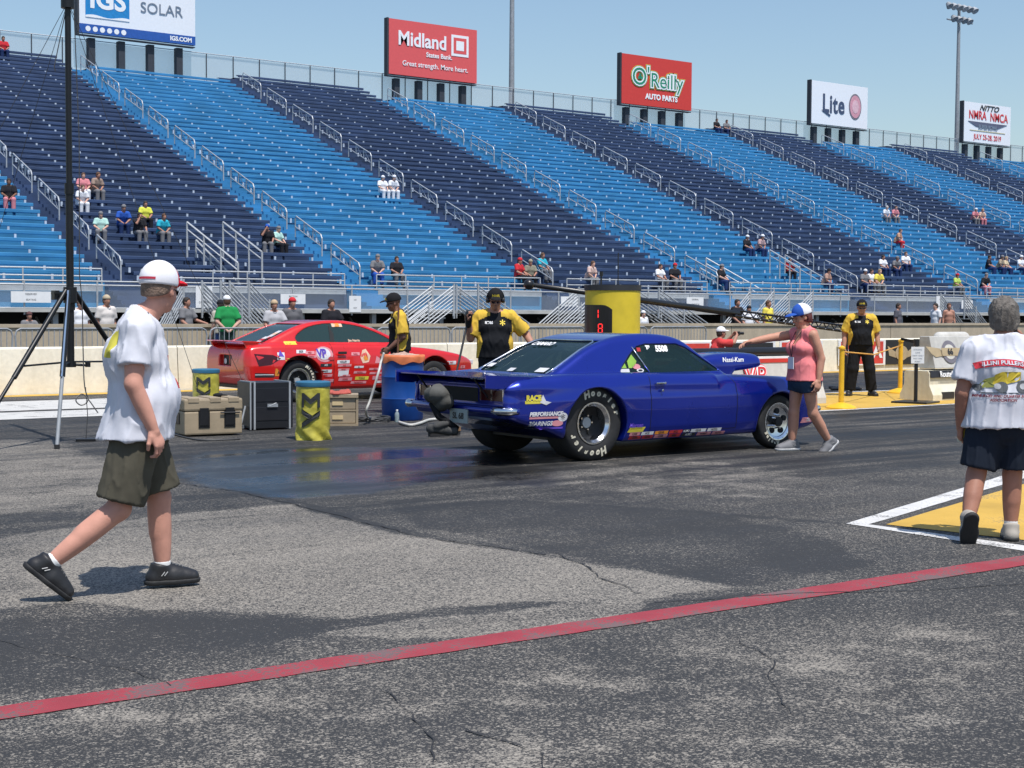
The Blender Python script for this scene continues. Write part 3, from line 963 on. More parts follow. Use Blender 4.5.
# coral
r, W, H = billboard(389, 18, 73.5, 477, RED1, "coral red billboard with a white square logo above the stand")
bt(r, "Midland", H * .36, W * .37, H * .66, LET_W, bold=0.03, sx=0.95)
for q0, q1, m_ in ((.70, .90, LET_W), (.725, .875, RED1), (.755, .845, LET_W)):
    c = (q0 + q1) / 2; hw = (q1 - q0) / 2 * W
    panelbox(r, "square_logo", c * W - hw, c * W + hw, H * .66 - hw, H * .66 + hw, m_, -0.02 - (q0 - .69) * .3)
bt(r, "States Bank.", H * .12, W * .56, H * .42, LET_W, bold=0.01)
bt(r, "Great strength. More heart.", H * .13, W * .52, H * .22, LET_W, bold=0.005)
# parts store
r, W, H = billboard(622, 53, 103, 692, RED2, "red billboard with green outlined lettering above the stand")
def outline(s, size, x, z, offs):
    for i, (bd, m_) in enumerate(offs):
        bt(r, s, size, x, z, m_, bold=bd, y=-0.03 - 0.012 * i, spacing=1.0)
BX = Vector((0, 0, 0))
for s, size, x, z in (("O", H * .50, W * .24, H * .56), ("'", H * .46, W * .365, H * .60), ("Reilly", H * .42, W * .63, H * .52)):
    outline(s, size, x, z, ((0.17, LET_Y), (0.14, LET_G), (0.10, LET_W), (0.0, LET_G)))
bt(r, "AUTO PARTS", H * .15, W * .56, H * .19, LET_W, bold=0.025)
mb = MB()
for a in (90, 210, 330):
    mb.lathe([(0.001, -.1), (0.13, -.1)], (W * .245 + .13 * math.cos(math.radians(a)), 0, H * .57 + .13 * math.sin(math.radians(a))), 'y', 10)
mb.build("clover", LET_G, r, fix=False)
# beer
r, W, H = billboard(812, 80, 123, 868, WPAN, "white billboard with black gothic lettering and a round emblem")
LN = mat("dark_blue_lettering", (0.05, 0.075, 0.14), .6)
bt(r, "Lite", H * .60, W * .38, H * .48, LN, bold=0.05, sx=0.80, spacing=1.08)
mb = MB(); mb.prism([(W * .17, H * .34), (W * .20, H * .30), (W * .31, H * .20), (W * .33, H * .235), (W * .22, H * .33)], -0.05, -0.031); mb.build("letter_tail", LN, r)
EMB = mat("faded_pink_emblem", (0.62, 0.30, 0.36), .6); EMG = mat("grey_emblem_ring", (0.18, 0.17, 0.20), .6)
for (rr, m_, yy) in ((.31, EMG, -.03), (.27, EMB, -.045), (.16, mat("pale_pink", (.70, .45, .50), .6), -.06)):
    mb = MB(); mb.lathe([(0.001, yy), (H * rr, yy), (H * rr, -0.01)], (0, 0, 0), 'y', 28)
    mb.v = [(W * .77 + x * .72, y, H * .50 + z) for x, y, z in mb.v]; mb.build("round_emblem", m_, r)
# race weekend
r, W, H = billboard(964.5, 101, 141, 1011, WPAN, "white race date billboard beside the tall floodlight, rightmost above the stand")
bt(r, "NITTO", H * .19, W * .52, H * .88, LET_K, bold=0.02, shear=0.4, sx=1.35)
bt(r, "NMRA", H * .30, W * .28, H * .68, LET_R, bold=0.015, sx=0.85)
bt(r, "NMCA", H * .30, W * .74, H * .67, LET_R, bold=0.015, sx=0.85)
mb = MB(); mb.prism([(W * .08, H * .52), (W * .92, H * .52), (W * .72, H * .40), (W * .25, H * .40)], -.045, -.012); mb.build("dark_wedge", mat("slate_wedge", (.10, .11, .17), .6), r)
bt(r, "SUPER BOWL", H * .13, W * .50, H * .40, GREYL, bold=0.03, y=-.06)
bt(r, "JULY 25-28, 2019", H * .185, W * .50, H * .14, LET_R, bold=0.006, sx=0.86)
mb = MB(); mb.b2(W * .12, W * .88, -.03, -.01, H * .285, H * .305); mb.build("thin_rule", mat("khaki_rule", (.5, .45, .25), .6), r)

# ================================================================ FLOODLIGHT POLES
def light_pole(px, ytop, label, head=True):
    Yp = 91.0
    p = PY(px, 200, Yp); z = PY(px, ytop, Yp).z
    r = empty("floodlight_pole", (p.x, Yp, 0), 0, label, "floodlight")
    mb = MB(); mb.tube([(0, 0, 0), (0, 0, z)], [0.32, 0.14], 12); mb.build("pole", ALUD, r, smooth=True)
    k = 0
    mb = MB()
    for dz, n in ((0, 5), (-1.1, 4)):
        mb.tube([(-1.9, -0.1, z + dz), (1.9, -0.1, z + dz)], 0.07, 6)
    mb.build("crossarm", ALUD, r)
    for dz, n in ((0, 6), (-1.1, 4)):
        for i in range(n):
            X = -1.9 + 3.8 * i / (n - 1) if n > 1 else 0
            X *= 1.0 if dz == 0 else 0.6
            mb = MB()
            R = Matrix.Rotation(math.radians(-40), 3, 'X') @ Matrix.Rotation(random.uniform(-.5, .5), 3, 'Z')
            prof = [(0.02, 0.38), (0.18, 0.34), (0.25, 0.16), (0.35, -0.12), (0.33, -0.14), (0.02, -0.04)]
            mb.lathe(prof, (0, 0, 0), 'z', 12)
            mb.v = [tuple(R @ Vector(v) + Vector((X, -0.35, z + dz + 0.1))) for v in mb.v]
            mb.build("lamp_head", ALU if i % 2 else ALUD, r, smooth=True)
light_pole(955.5, 9, "tall floodlight mast with a cluster of lamps behind the stand")
light_pole(511, -60, "tall grey floodlight mast rising behind the middle of the stand")

# ================================================================ CROWD BARRIERS
def crowd_barrier():
    r = empty("crowd_barrier", (0, 0, 0), 0, None, "barrier", "steel crowd barriers behind the cream wall")
    mb = MB(); L_ = 2.3
    mb.tube([(0.12, 0, 0.15), (0.03, 0, 0.25), (0, 0, 0.9), (0.03, 0, 1.0), (0.12, 0, 1.05), (L_ - .12, 0, 1.05), (L_ - .03, 0, 1.0), (L_, 0, 0.9), (L_ - .03, 0, 0.25), (L_ - .12, 0, 0.15)], 0.022, 8, closed=True)
    mb.build("frame", ALUD, r)
    mb = MB()
    for k in range(1, 18): mb.tube([(L_ * k / 18, 0, 0.15), (L_ * k / 18, 0, 1.05)], 0.011, 5)
    mb.build("bars", ALUD, r)
    for X in (0.3, L_ - .3):
        mb = MB(); mb.box((X, 0, 0.02), (0.05, 0.6, 0.02)); mb.box((X, 0, 0.085), (0.04, 0.04, 0.13)); mb.build("foot", ALUD, r)
    return r
cb = crowd_barrier()
xs = PY(20, 330, 34).x; k = 0
where = ["leftmost crowd barrier beside the black mast", "crowd barrier behind the black mast", "crowd barrier behind the walking man in the white shirt", "crowd barrier in front of the man in grey",
         "crowd barrier directly behind the man in green", "crowd barrier below the man in grey leaning on the wall", "crowd barrier behind the red car roof",
         "crowd barrier between the two officials", "crowd barrier behind the official holding the broom", "crowd barrier just left of the yellow pylon"]
X = xs - 2.4
for k in range(10):
    o = cb if k == 0 else copy_tree(cb)
    o.location = (X, 34.2 + 0.03 * math.sin(k), 0); o["label"] = where[k]
    X += 2.37 if k < 7 else 2.42
# ================================================================ PEOPLE
SKIN_A = (0.50, 0.26, 0.18); SKIN_B = (0.36, 0.17, 0.11); SKIN_C = (0.56, 0.33, 0.24)
def skin_mat(name, c): return mat(name, c, rough=0.55, var=0.10, scale=14, bump=0.12, bscale=120, spec=0.35)
HAIRM = {k: mat(k + "_hair", c, rough=0.75, var=0.35, scale=40, bump=0.8, bscale=90) for k, c in
         dict(grey=(.13, .115, .10), dark=(.03, .022, .018), brown=(.10, .05, .028), blond=(.34, .23, .12), auburn=(.11, .025, .022), white=(.5, .48, .45), stubble=(.17, .115, .085)).items()}
BLACKP = mat("black_plastic", (0.012, 0.012, 0.014), 0.35)
SHADE = mat("dark_lens", (0.006, 0.006, 0.008), 0.12)
RUBK = mat("black_rubber", (0.02, 0.02, 0.021), 0.7, var=0.2, bump=0.2, bscale=40)

def rotm(yaw=0, pitch=0, roll=0):
    """body frame: x forward, y left, z up; pitch > 0 looks down"""
    return np.array(Matrix.Rotation(yaw, 3, 'Z') @ Matrix.Rotation(pitch, 3, 'Y') @ Matrix.Rotation(roll, 3, 'X'))

class Pose:
    """joint positions in metres: x forward, y left, z up. The default stands."""
    def __init__(s, **k):
        s.J = dict(pelvis=(0, 0, .96), waist=(0, 0, 1.10), chest=(0, 0, 1.30), neck=(-.01, 0, 1.47), head=(.03, 0, 1.63),
                   shL=(0, .185, 1.41), shR=(0, -.185, 1.41), elL=(-.02, .235, 1.13), elR=(-.02, -.235, 1.13), wrL=(.05, .25, .88), wrR=(.05, -.25, .88),
                   hipL=(0, .092, .92), hipR=(0, -.092, .92), knL=(.015, .105, .50), knR=(.015, -.105, .50), anL=(-.02, .11, .09), anR=(-.02, -.11, .09),
                   ftL=(.16, .13, .02), ftR=(.16, -.13, .02))
        s.J.update(k)
        s.J = {a: np.array(b, float) for a, b in s.J.items()}
        s.hy = 0.0; s.hp = 0.0
    def __getitem__(s, k): return s.J[k]

def head_prims(F, c, R, sc=1.0, k=0.012):
    def P(x, y, z): return c + R @ (np.array([x, y, z]) * sc)
    def E(x, y, z, r, kk=k, op='add'): F.ell(P(x, y, z), np.array(r) * sc, kk, R=R, op=op)
    E(-.012, 0, .028, (.098, .077, .092)); E(.022, 0, -.035, (.070, .060, .078), .03)
    E(.055, 0, -.092, (.030, .032, .024), .025)
    E(.073, 0, .012, (.018, .052, .016), .02)
    F.ell(P(.082, .031, -.010), np.array((.014, .017, .012)) * sc, .01, R=R, op='sub')
    F.ell(P(.082, -.031, -.010), np.array((.014, .017, .012)) * sc, .01, R=R, op='sub')
    E(.070, .031, -.012, (.013, .014, .011), .004); E(.070, -.031, -.012, (.013, .014, .011), .004)
    F.cone(P(.086, 0, .002), P(.108, 0, -.034), .010 * sc, .0145 * sc, .010)
    E(.098, .011, -.038, (.010, .008, .008), .008); E(.098, -.011, -.038, (.010, .008, .008), .008)
    E(.083, 0, -.064, (.014, .024, .007), .006); E(.080, 0, -.075, (.014, .021, .008), .006)
    for s_ in (1, -1):
        E(-.006, .079 * s_, -.012, (.020, .009, .032), .008)
        F.ell(P(-.002, .088 * s_, -.010), np.array((.010, .005, .018)) * sc, .004, R=R, op='sub')
        E(.045, .040 * s_, -.035, (.030, .022, .028), .02)

def torso_prims(F, p, g, off=0.0, k=0.04):
    """g: girth dict with chest, waist, hip, belly"""
    lat = p['shL'] - p['shR']; lat = lat / np.linalg.norm(lat); hl = p['hipL'] - p['hipR']; hl = hl / np.linalg.norm(hl)
    F.cone(p['pelvis'] + [0, 0, -.02], p['waist'], g['hip'], g['waist'], k, st=(hl, 1.35), off=off)
    F.cone(p['waist'], p['chest'], g['waist'], g['chest'], k, st=(lat, 1.32), off=off)
    F.cone(p['chest'], p['neck'] + [0, 0, -.08], g['chest'], g['chest'] * .62, k, st=(lat, 1.45), off=off)
    F.cone(p['shL'] - lat * .03, p['shR'] + lat * .03, .062 * g['s'], .062 * g['s'], k, off=off)
    F.cone(p['neck'] + [0, 0, .02], p['shL'] - lat * .02, .05, .05 * g['s'], k, off=off)
    F.cone(p['neck'] + [0, 0, .02], p['shR'] + lat * .02, .05, .05 * g['s'], k, off=off)
    if g.get('belly'):
        b = g['belly']; d = np.cross(lat, [0, 0, -1.0]); d = -d if d[0] < 0 and abs(d[0]) > .3 else d
        fw = np.array([1, 0, 0.0])
        F.ell(p['waist'] + fw * b[0] + [0, 0, b[2] if len(b) > 2 else 0.02], (b[1], b[1] * 1.12, b[1] * 1.15), .06, off=off)
    if g.get('bust'):
        for s_ in (1, -1): F.ell(p['chest'] + np.array([g['chest'] * .8, 0, 0]) + lat * .072 * s_, (.06, .062, .06), .04, off=off)
    if g.get('rear'):
        for s_ in (1, -1): F.ell(p['pelvis'] + np.array([-.06, 0, -.03]) + hl * .075 * s_, (g['rear'], g['rear'], .11), .04, off=off)

def arm_prims(F, p, S, g, off=0.0, upto=1.0, k=0.02):
    a, b, c = p['sh' + S], p['el' + S], p['wr' + S]; s_ = g['s']
    F.cone(a, b, .054 * s_, .042 * s_, k, bulge=.006, off=off)
    F.cone(b, c, .043 * s_, .028 * s_, k, bulge=.006, off=off)
def leg_prims(F, p, S, g, off=0.0, k=0.03):
    a, b, c = p['hip' + S], p['kn' + S], p['an' + S]; s_ = g['s']
    F.cone(a, b, .088 * g.get('thigh', 1) * s_, .055 * s_, k, off=off)
    F.cone(b, c, .056 * s_, .036 * s_, k, bulge=.010, off=off)
    d = (c - b) / np.linalg.norm(c - b); back = -np.cross(d, [0, 1.0, 0])
    F.cone(b + (c - b) * .16 + back * .012, b + (c - b) * .48 + back * .014, .043 * s_, .040 * s_, .03, off=off)
    F.ell(b + np.array([.008, 0, 0]), (.050 * s_, .047 * s_, .055), .02, off=off)
def foot_dir(p, S):
    a, f = p['an' + S], p['ft' + S]
    h = f - a
    return h
def foot_prims(F, p, S, off=0.0):
    a, f = p['an' + S], p['ft' + S]
    d = (f - a); n = np.linalg.norm(d)
    heel = a - np.array([d[0], d[1], 0]) * .25 + [0, 0, -.04]
    F.cone(a, f + [0, 0, .02], .038, .028, .02, off=off)
    F.cone(heel, f + [0, 0, .012], .032, .026, .02, off=off)

def hand_mesh(p, S, g, h=0.0036, curl=0.5, nrm=None, spread=0.0, thumb=0.8, point=None):
    """palm, four fingers and a thumb; nrm = the way the palm faces"""
    w0, e = p['wr' + S], p['el' + S]
    d = (w0 - e); d = d / np.linalg.norm(d)
    if point is not None: d = np.array(point, float); d /= np.linalg.norm(d)
    n = np.array(nrm if nrm is not None else ([0, 1, 0] if S == 'R' else [0, -1, 0]), float)
    n = n - d * (n @ d); n /= np.linalg.norm(n)
    c = np.cross(n, d)                       # across the palm
    fwd_ = np.array([1.0, 0, 0])
    if nrm is None and c @ fwd_ < 0: c = -c
    sgn = 1.0
    L = .095 * g['s'] ** .3
    F = Field(w0 - .24, w0 + .24, h)
    F.cone(w0 - d * .05, w0 + d * .012, .030 * g['s'], .027 * g['s'], .01)
    F.ell(w0 + d * .05, (.052, .042, .018), .015, R=np.stack([d, c, n], 1))
    F.ell(w0 + d * .075, (.030, .043, .016), .012, R=np.stack([d, c, n], 1))
    F.ell(w0 + d * .035 + c * .026 + n * .008, (.034, .018, .018), .012, R=np.stack([d, c, n], 1))
    for i, (off, ln) in enumerate(((.033, .90), (.011, 1.0), (-.011, .94), (-.032, .75))):
        q = w0 + d * (.088 - .004 * abs(i - 1)) + c * off
        a = 0.15 + curl * .35
        r = .0092 - .0006 * i
        for sg, l in enumerate((.044, .027, .021)):
            dd = d * math.cos(a) + n * math.sin(a) + c * (spread * (1.5 - i) * .12)
            q2 = q + dd * l * ln
            F.cone(q, q2, r, r * .93, .004 if sg else .008)
            q = q2; r *= .92; a += curl * (.75 + .1 * i)
    q = w0 + d * .030 + c * .036 + n * .008
    t1 = d * .75 + c * .60 + n * .30; t1 /= np.linalg.norm(t1)
    t2 = d * .90 + c * (.25 - .3 * thumb) + n * (.25 + .4 * curl); t2 /= np.linalg.norm(t2)
    F.cone(q, q + t1 * .036, .0135, .0115, .01); F.cone(q + t1 * .036, q + t1 * .036 + t2 * .030, .0110, .0095, .004)
    return F.mesh()

def join_np(parts):
    V = []; Q = []; N = []; o = 0
    for v, q, n in parts:
        V.append(v); Q.append(q + o); N.append(n); o += len(v)
    return np.concatenate(V), np.concatenate(Q), np.concatenate(N)

def sdf_obj(name, F, mats, parent, wr=0.0, wscale=7, wst=(1, 1, .45), seed=1, mi=None, mirror=False, dens=None):
    V, Q, N = F if isinstance(F, tuple) else F.mesh(mirror)
    if wr:
        disp = fbm(V, wscale, seed, 3, wst)
        rg = 1 - np.abs(fbm(V, wscale * 1.3, seed + 50, 2, (wst[0], wst[1], wst[2] * .6))) * 1.6
        a = disp * wr * .7 + np.clip(rg, -.3, 1) ** 3 * wr * 1.1
        if dens is not None: a = a * dens(V)
        V = V + N * a[:, None]
        me = mesh_np(name, V, Q, None)
    else:
        me = mesh_np(name, V, Q, None, N)
    ms = mats if isinstance(mats, (list, tuple)) else [mats]
    if mi is not None:
        cen = V[Q].mean(axis=1); nn = N[Q].mean(axis=1)
        idx = mi(cen, nn)
        me.materials.clear()
        for m in ms: me.materials.append(m)
        me.polygons.foreach_set("material_index", np.asarray(idx, dtype=np.int32))
        return link(name, me, parent)
    return link(name, me, parent, ms)

BOX = ((-.75, -.85, -.02), (.85, .85, 2.02))
def headR(p): return rotm(p.hy, p.hp)

def build_person(loc, yaw, p, g, skin, label, group=None, h=0.008, shirt=None, lower=None, shoes=None, socks=None, hair=None, cap=None,
                 hands=True, glasses=False, eyes=True, hh=0.0036, hkL={}, hkR={}, extra=None, hsc=1.0, cat="person"):
    r = empty("person", loc, yaw, label, cat, group)
    R = headR(p)
    F = Field(*BOX, h)
    torso_prims(F, p, g)
    for S in 'LR':
        arm_prims(F, p, S, g); leg_prims(F, p, S, g)
        if not shoes: foot_prims(F, p, S)
    base = p['head'] + R @ np.array([-.02, 0, -.075])
    F.cone(p['neck'] + [0, 0, -.03], base, .060 * g['s'], .054 * g['s'], .02)
    head_prims(F, p['head'], R, hsc)
    if not hands:
        for S in 'LR':
            d = p['wr' + S] - p['el' + S]; d = d / np.linalg.norm(d)
            F.cone(p['wr' + S], p['wr' + S] + d * .11, .032, .030, .02)
    parts = [F.mesh()]
    if hands:
        for S, kk in (('L', hkL), ('R', hkR)):
            parts.append(hand_mesh(p, S, g, hh, **kk))
    sdf_obj("body", join_np(parts) if len(parts) > 1 else parts[0], skin, r)
    # ---- clothes
    if shirt:
        S_ = dict(off=.014, sleeve=.55, hem=.80, flare=.02, neck=None, wr=.006, tank=False, so=.02); S_.update(shirt)
        F = Field(*BOX, h)
        torso_prims(F, p, g, off=S_['off'])
        hem = S_['hem']
        lat = p['hipL'] - p['hipR']; lat = lat / np.linalg.norm(lat)
        lowz = p['pelvis'].copy(); lowz[2] = hem - .05
        F.cone(p['waist'], lowz + np.array([S_.get('hx', 0), 0, 0]), g['waist'] + S_['off'], g['hip'] + S_['off'] + S_['flare'], .05, st=(lat, 1.36))
        if g.get('belly') and S_.get('drape', True):
            b = g['belly']; c0 = p['waist'] + np.array([b[0], 0, .02]); c1 = c0.copy(); c1[2] = hem - .04; c1[0] -= .03
            F.cone(c0, c1, b[1] + S_['off'], b[1] * .9 + S_['off'], .05, st=(lat, 1.1))
        if not S_['tank']:
            for S in 'LR':
                a, b = p['sh' + S], p['el' + S]; e = a + (b - a) * S_['sleeve']
                dd = (b - a) / np.linalg.norm(b - a)
                F.cone(a, e, .060 * g['s'] + S_['so'] * .6, .058 * g['s'] + S_['so'], .035, flat='b')
        F.plane((0, 0, hem), (0, 0, -1), .004)
        R2 = R
        nk = p['neck'] + np.array([0, 0, .035])
        F.plane(nk, S_.get('nn', (.55, 0, 1)), .01, within=(nk - [.16, .14, .09], nk + [.16, .14, .25]))
        F.cone(p['neck'] + [0, 0, -.01], p['neck'] + [.01, 0, .12], .067 * g['s'], .067 * g['s'], .004, op='sub')
        if S_['tank']:
            for S, sg in (('L', 1), ('R', -1)):
                c = p['sh' + S] + np.array([0, sg * .035, -.02])
                F.ell(c, (.11, .055, .10), .015, op='sub')
            F.ell(p['neck'] + np.array([.11, 0, -.07]), (.10, .055, .10), .012, op='sub')
        sdf_obj(S_.get('name', 'shirt'), F, S_['mat'], r, wr=S_['wr'], wscale=S_.get('ws', 7), seed=S_.get('seed', 2), mi=S_.get('mi'), wst=S_.get('wst', (1, 1, .5)))
    if lower:
        L_ = dict(off=.016, length=.9, wr=.006, open=.02); L_.update(lower)
        F = Field(*BOX, h)
        hl = p['hipL'] - p['hipR']; hl = hl / np.linalg.norm(hl)
        F.cone(p['pelvis'] + [0, 0, -.03], p['waist'], g['hip'], g['waist'], .04, st=(hl, 1.35), off=L_['off'])
        if g.get('rear'):
            for s_ in (1, -1): F.ell(p['pelvis'] + np.array([-.06, 0, -.03]) + hl * .075 * s_, (g['rear'], g['rear'], .11), .04, off=L_['off'])
        F.plane((0, 0, min(L_.get('top', 9), p['waist'][2] + .02, (shirt.get('hem', .8) + .035) if shirt else 9)), (0, 0, 1), .003)
        for S in 'LR':
            a, b, c = p['hip' + S], p['kn' + S], p['an' + S]
            ra = .090 * g.get('thigh', 1) * g['s'] + L_['off']
            if L_['length'] <= 1.0:
                e = a + (b - a) * L_['length']
                F.cone(a, e, ra, ra * (.80 - .12 * L_['length']) + L_['open'], .03, flat='b')
            else:
                e = b + (c - b) * (L_['length'] - 1)
                F.cone(a, b, ra, .062 * g['s'] + L_['off'] + L_['open'] * .6, .03)
                F.cone(b, e, .062 * g['s'] + L_['off'] + L_['open'] * .6, .052 * g['s'] + L_['off'] + L_['open'], .03, flat='b')
        sdf_obj(L_.get('name', 'trousers'), F, L_['mat'], r, wr=L_['wr'], wscale=18, seed=5)
    if shoes:
        for S in 'LR':
            a, f = p['an' + S], p['ft' + S]
            flat_ = np.array([f[0] - a[0], f[1] - a[1], 0.0])
            d = f - (a + [0, 0, 0]); 
            # sole axis: from heel to toe
            sol = shoes.get('ax' + S)
            if sol is None: sol = flat_ / np.linalg.norm(flat_)
            sol = np.array(sol, float); sol /= np.linalg.norm(sol)
            side = np.cross([0, 0, 1.0], sol); side /= np.linalg.norm(side); upn = np.cross(sol, side)
            o = a - upn * .085
            ks = .93
            FR = np.stack([sol, side, upn], 1)
            F = Field(o - .30, o + .36, min(h, .006))
            def Pn(x, y, z): return o + sol * x * ks + side * y + upn * z
            F.cone(Pn(-.055, 0, .036), Pn(.06, 0, .036), .044, .046, .02, st=(side, 1.0))
            F.cone(Pn(.06, 0, .036), Pn(.175, 0, .030), .046, .038, .03, st=(side, 1.22))
            F.cone(Pn(-.035, 0, .04), Pn(-.018, 0, .104), .048, .050, .02, flat='b')
            F.cone(Pn(-.01, 0, .085), Pn(.13, 0, .045), .044, .034, .03)
            F.plane(Pn(0, 0, .014), tuple(-upn), .003)
            me = F.mesh()
            tag_ = sdf_obj("shoe", me, shoes['mat'], r)
            F = Field(o - .30, o + .36, min(h, .006))
            F.cone(Pn(-.057, 0, .02), Pn(.06, 0, .02), .052, .050, .02); F.cone(Pn(.06, 0, .02), Pn(.176, 0, .02), .052, .045, .03, st=(side, 1.12))
            if h < .012:
                bvs = BVHTree.FromPolygons([tuple(v) for v in me[0]], [tuple(int(i_) for i_ in q_) for q_ in me[1]])
                mb = MB()
                def on(x_, y_):
                    h_ = bvs.ray_cast(Vector(Pn(x_, y_, .3)), Vector(-upn))
                    return (h_[0] + Vector(upn) * .003) if h_[0] else Vector(Pn(x_, y_, .08))
                for q_ in range(5):
                    x_ = .035 + .019 * q_
                    mb.tube([on(x_, -.020), on(x_ + .006, 0), on(x_, .020)], .0032, 5)
                    mb.tube([on(x_, -.018), on(x_ + .019, .018)], .0028, 5)
                mb.build("laces", mat('grey_lace', (.20, .20, .20), .8), tag_)
                mb = MB()
                for sd in (-1, 1):
                    for a_ in (.0, .018):
                        pts_ = []
                        for t_ in (0, .5, 1):
                            h_ = bvs.ray_cast(Vector(Pn(-.02 + a_ + .02 * t_, sd * .3, .050 + .022 * t_)), Vector(side) * -sd)
                            if h_[0]: pts_.append(h_[0] + Vector(side) * sd * .002)
                        if len(pts_) == 3: mb.tube(pts_, .003, 5)
                if mb.v: mb.build("side_stripe", mat('pale_stripe', (.42, .42, .42), .6), tag_)
            F.plane(Pn(0, 0, .024), tuple(upn), .004); F.plane(Pn(0, 0, -.004), tuple(-upn), .004)
            sdf_obj("sole", F.mesh(), shoes['sole'], tag_)
    if socks:
        for S in 'LR':
            a, b = p['an' + S], p['kn' + S]; d = (b - a) / np.linalg.norm(b - a)
            F = Field(a - .25, a + .35, min(h, .008))
            F.cone(a - d * .03, a + d * socks['h'], .042 * g['s'], .043 * g['s'], .01, flat='b')
            sdf_obj("sock", F, socks['mat'], r)
    def HP(x, y, z): return p['head'] + R @ (np.array([x, y, z]) * hsc)
    hf = min(h, .006) if h < .02 else h
    if hair:
        F = Field(p['head'] - .24, p['head'] + .24, hf)
        F.ell(HP(-.014, 0, .034), np.array((.104, .083, .098)) * hsc, .01, R=R, off=hair.get('off', .006))
        F.ell(HP(-.045, 0, -.03), np.array((.062, .074, .070)) * hsc, .03, R=R, off=hair.get('off', .006))
        if hair.get('long'):
            F.cone(HP(-.06, 0, -.02), HP(-.085, 0, -.16), .05, .038, .03); F.cone(HP(-.03, .05, -.03), HP(.0, .07, -.17), .035, .022, .03); F.cone(HP(-.03, -.05, -.03), HP(.0, -.07, -.17), .035, .022, .03)
        nf = R @ np.array([1.0, 0, -.55]); F.plane(HP(hair.get('front', .050), 0, .02), nf, .012)
        F.plane(HP(-.06, 0, hair.get('low', -.075)), R @ np.array([.35, 0, -1.0]), .01)
        for s_ in (1, -1): F.ell(HP(.01, .085 * s_, -.03), (.04, .02, .045), .01, R=R, op='sub')
        V, Q, N = F.mesh()
        sdf_obj("hair", (V, Q, N), HAIRM[hair['c']], r, wr=hair.get('wr', .005), wscale=30, wst=(1, 1, .5))
    if cap:
        F = Field(p['head'] - .24, p['head'] + .26, hf)
        F.ell(HP(-.012, 0, .040), np.array((.106, .086, .100)) * hsc, .01, R=R, off=.012)
        F.plane(HP(0, 0, cap.get('z', .030)), R @ np.array([cap.get('tilt', 0.0), 0, -1.0]), .006)
        def capmi(c, n):
            l = (c - p['head']) @ R
            return (l[:, 0] < cap.get('split', -9)).astype(int) if 'mat2' in cap else np.zeros(len(c), int)
        c_ = sdf_obj("cap", F, [cap['mat']] + ([cap['mat2']] if 'mat2' in cap else []), r, mi=capmi)
        F = Field(p['head'] - .24, p['head'] + .28, min(hf, .005) if h < .02 else hf)
        F.ell(HP(.115, 0, .036), np.array((.085, .074, .030)) * hsc, .01, R=R)
        F.ell(HP(.115, 0, .018), np.array((.100, .090, .034)) * hsc, .003, R=R, op='sub')
        F.plane(HP(.075, 0, 0), R @ np.array([-1.0, 0, 0]), .006)
        sdf_obj("brim", F, cap.get('brim', cap['mat']), c_)
    if glasses:
        mb = MB()
        for s_ in (1, -1):
            a = [HP(.092, s_ * .010, .002), HP(.090, s_ * .045, .004), HP(.080, s_ * .056, -.004), HP(.086, s_ * .046, -.022), HP(.094, s_ * .016, -.022)]
            o_ = R @ np.array([.008, 0, 0])
            mb.quad(*[q + o_ for q in a]); mb.quad(*[q for q in a]);
            for i in range(5): j = (i + 1) % 5; mb.quad(a[i], a[j], a[j] + o_, a[i] + o_)
            mb.tube([HP(.082, s_ * .056, 0), HP(.0, s_ * .084, .0)], .0035, 5)
        mb.tube([HP(.099, -.012, .0), HP(.099, .012, .0)], .003, 5)
        mb.build("sunglasses", SHADE, r)
    elif eyes and h < .012:
        for s_ in (1, -1):
            mb = MB(); mb.lathe([(0.0005, .0055), (.004, .0045), (.0062, 0)], (0, 0, 0), 'x', 10)
            Rm = R; c = HP(.0795, .031 * s_, -.010)
            mb.v = [tuple(c + Rm @ np.array(v)) for v in mb.v]
            mb.build("eye", mat("eye_dark", (.02, .014, .01), .2), r, smooth=True)
    if extra: extra(r, p, HP, R)
    return r

def G(s=1.0, chest=.115, waist=.105, hip=.115, **k): return dict(s=s, chest=chest, waist=waist, hip=hip, **k)
WHITE_T = cloth("white_cotton", (0.62, 0.63, 0.69)); KHAKI = cloth("olive_drab_cotton", (0.085, 0.078, 0.058), var=.2)
BLACKC = cloth("black_cotton", (0.014, 0.015, 0.018)); SHOEK = mat("black_leather", (0.016, 0.016, 0.018), .5, bump=.2, bscale=30)
NAVYC = cloth("dark_navy_cotton", (0.016, 0.022, 0.035)); SOCKW = cloth("white_sock", (0.75, 0.75, 0.74))
def yaw_of(v): return math.atan2(v[1], v[0])

# ---- walking man, white shirt, left
p = Pose(pelvis=(.0, 0, .90), waist=(.02, 0, 1.04), chest=(-.015, 0, 1.27), neck=(.02, 0, 1.475), head=(.115, -.005, 1.630),
         shL=(.0, .19, 1.41), shR=(-.025, -.19, 1.41), elL=(.0, .26, 1.14), elR=(-.055, -.25, 1.135), wrL=(.06, .21, .90), wrR=(.045, -.25, .895),
         hipL=(0.01, .095, .88), hipR=(-.01, -.095, .88), knL=(.115, .10, .50), knR=(-.12, -.11, .47), anL=(.135, .11, .105), anR=(-.475, -.12, .195),
         ftL=(.34, .13, .02), ftR=(-.37, -.13, .03))
p.hy = math.radians(48); p.hp = math.radians(6)
g = G(1.04, .140, .140, .130, belly=(.035, .120, .0), thigh=1.06)
CAPW = cloth("white_mesh_cap", (0.74, 0.74, 0.78)); CAPR = cloth("red_cap_cloth", (0.62, 0.02, 0.035)); CAPS = cloth("cap_strap_red", (.5, .05, .08))
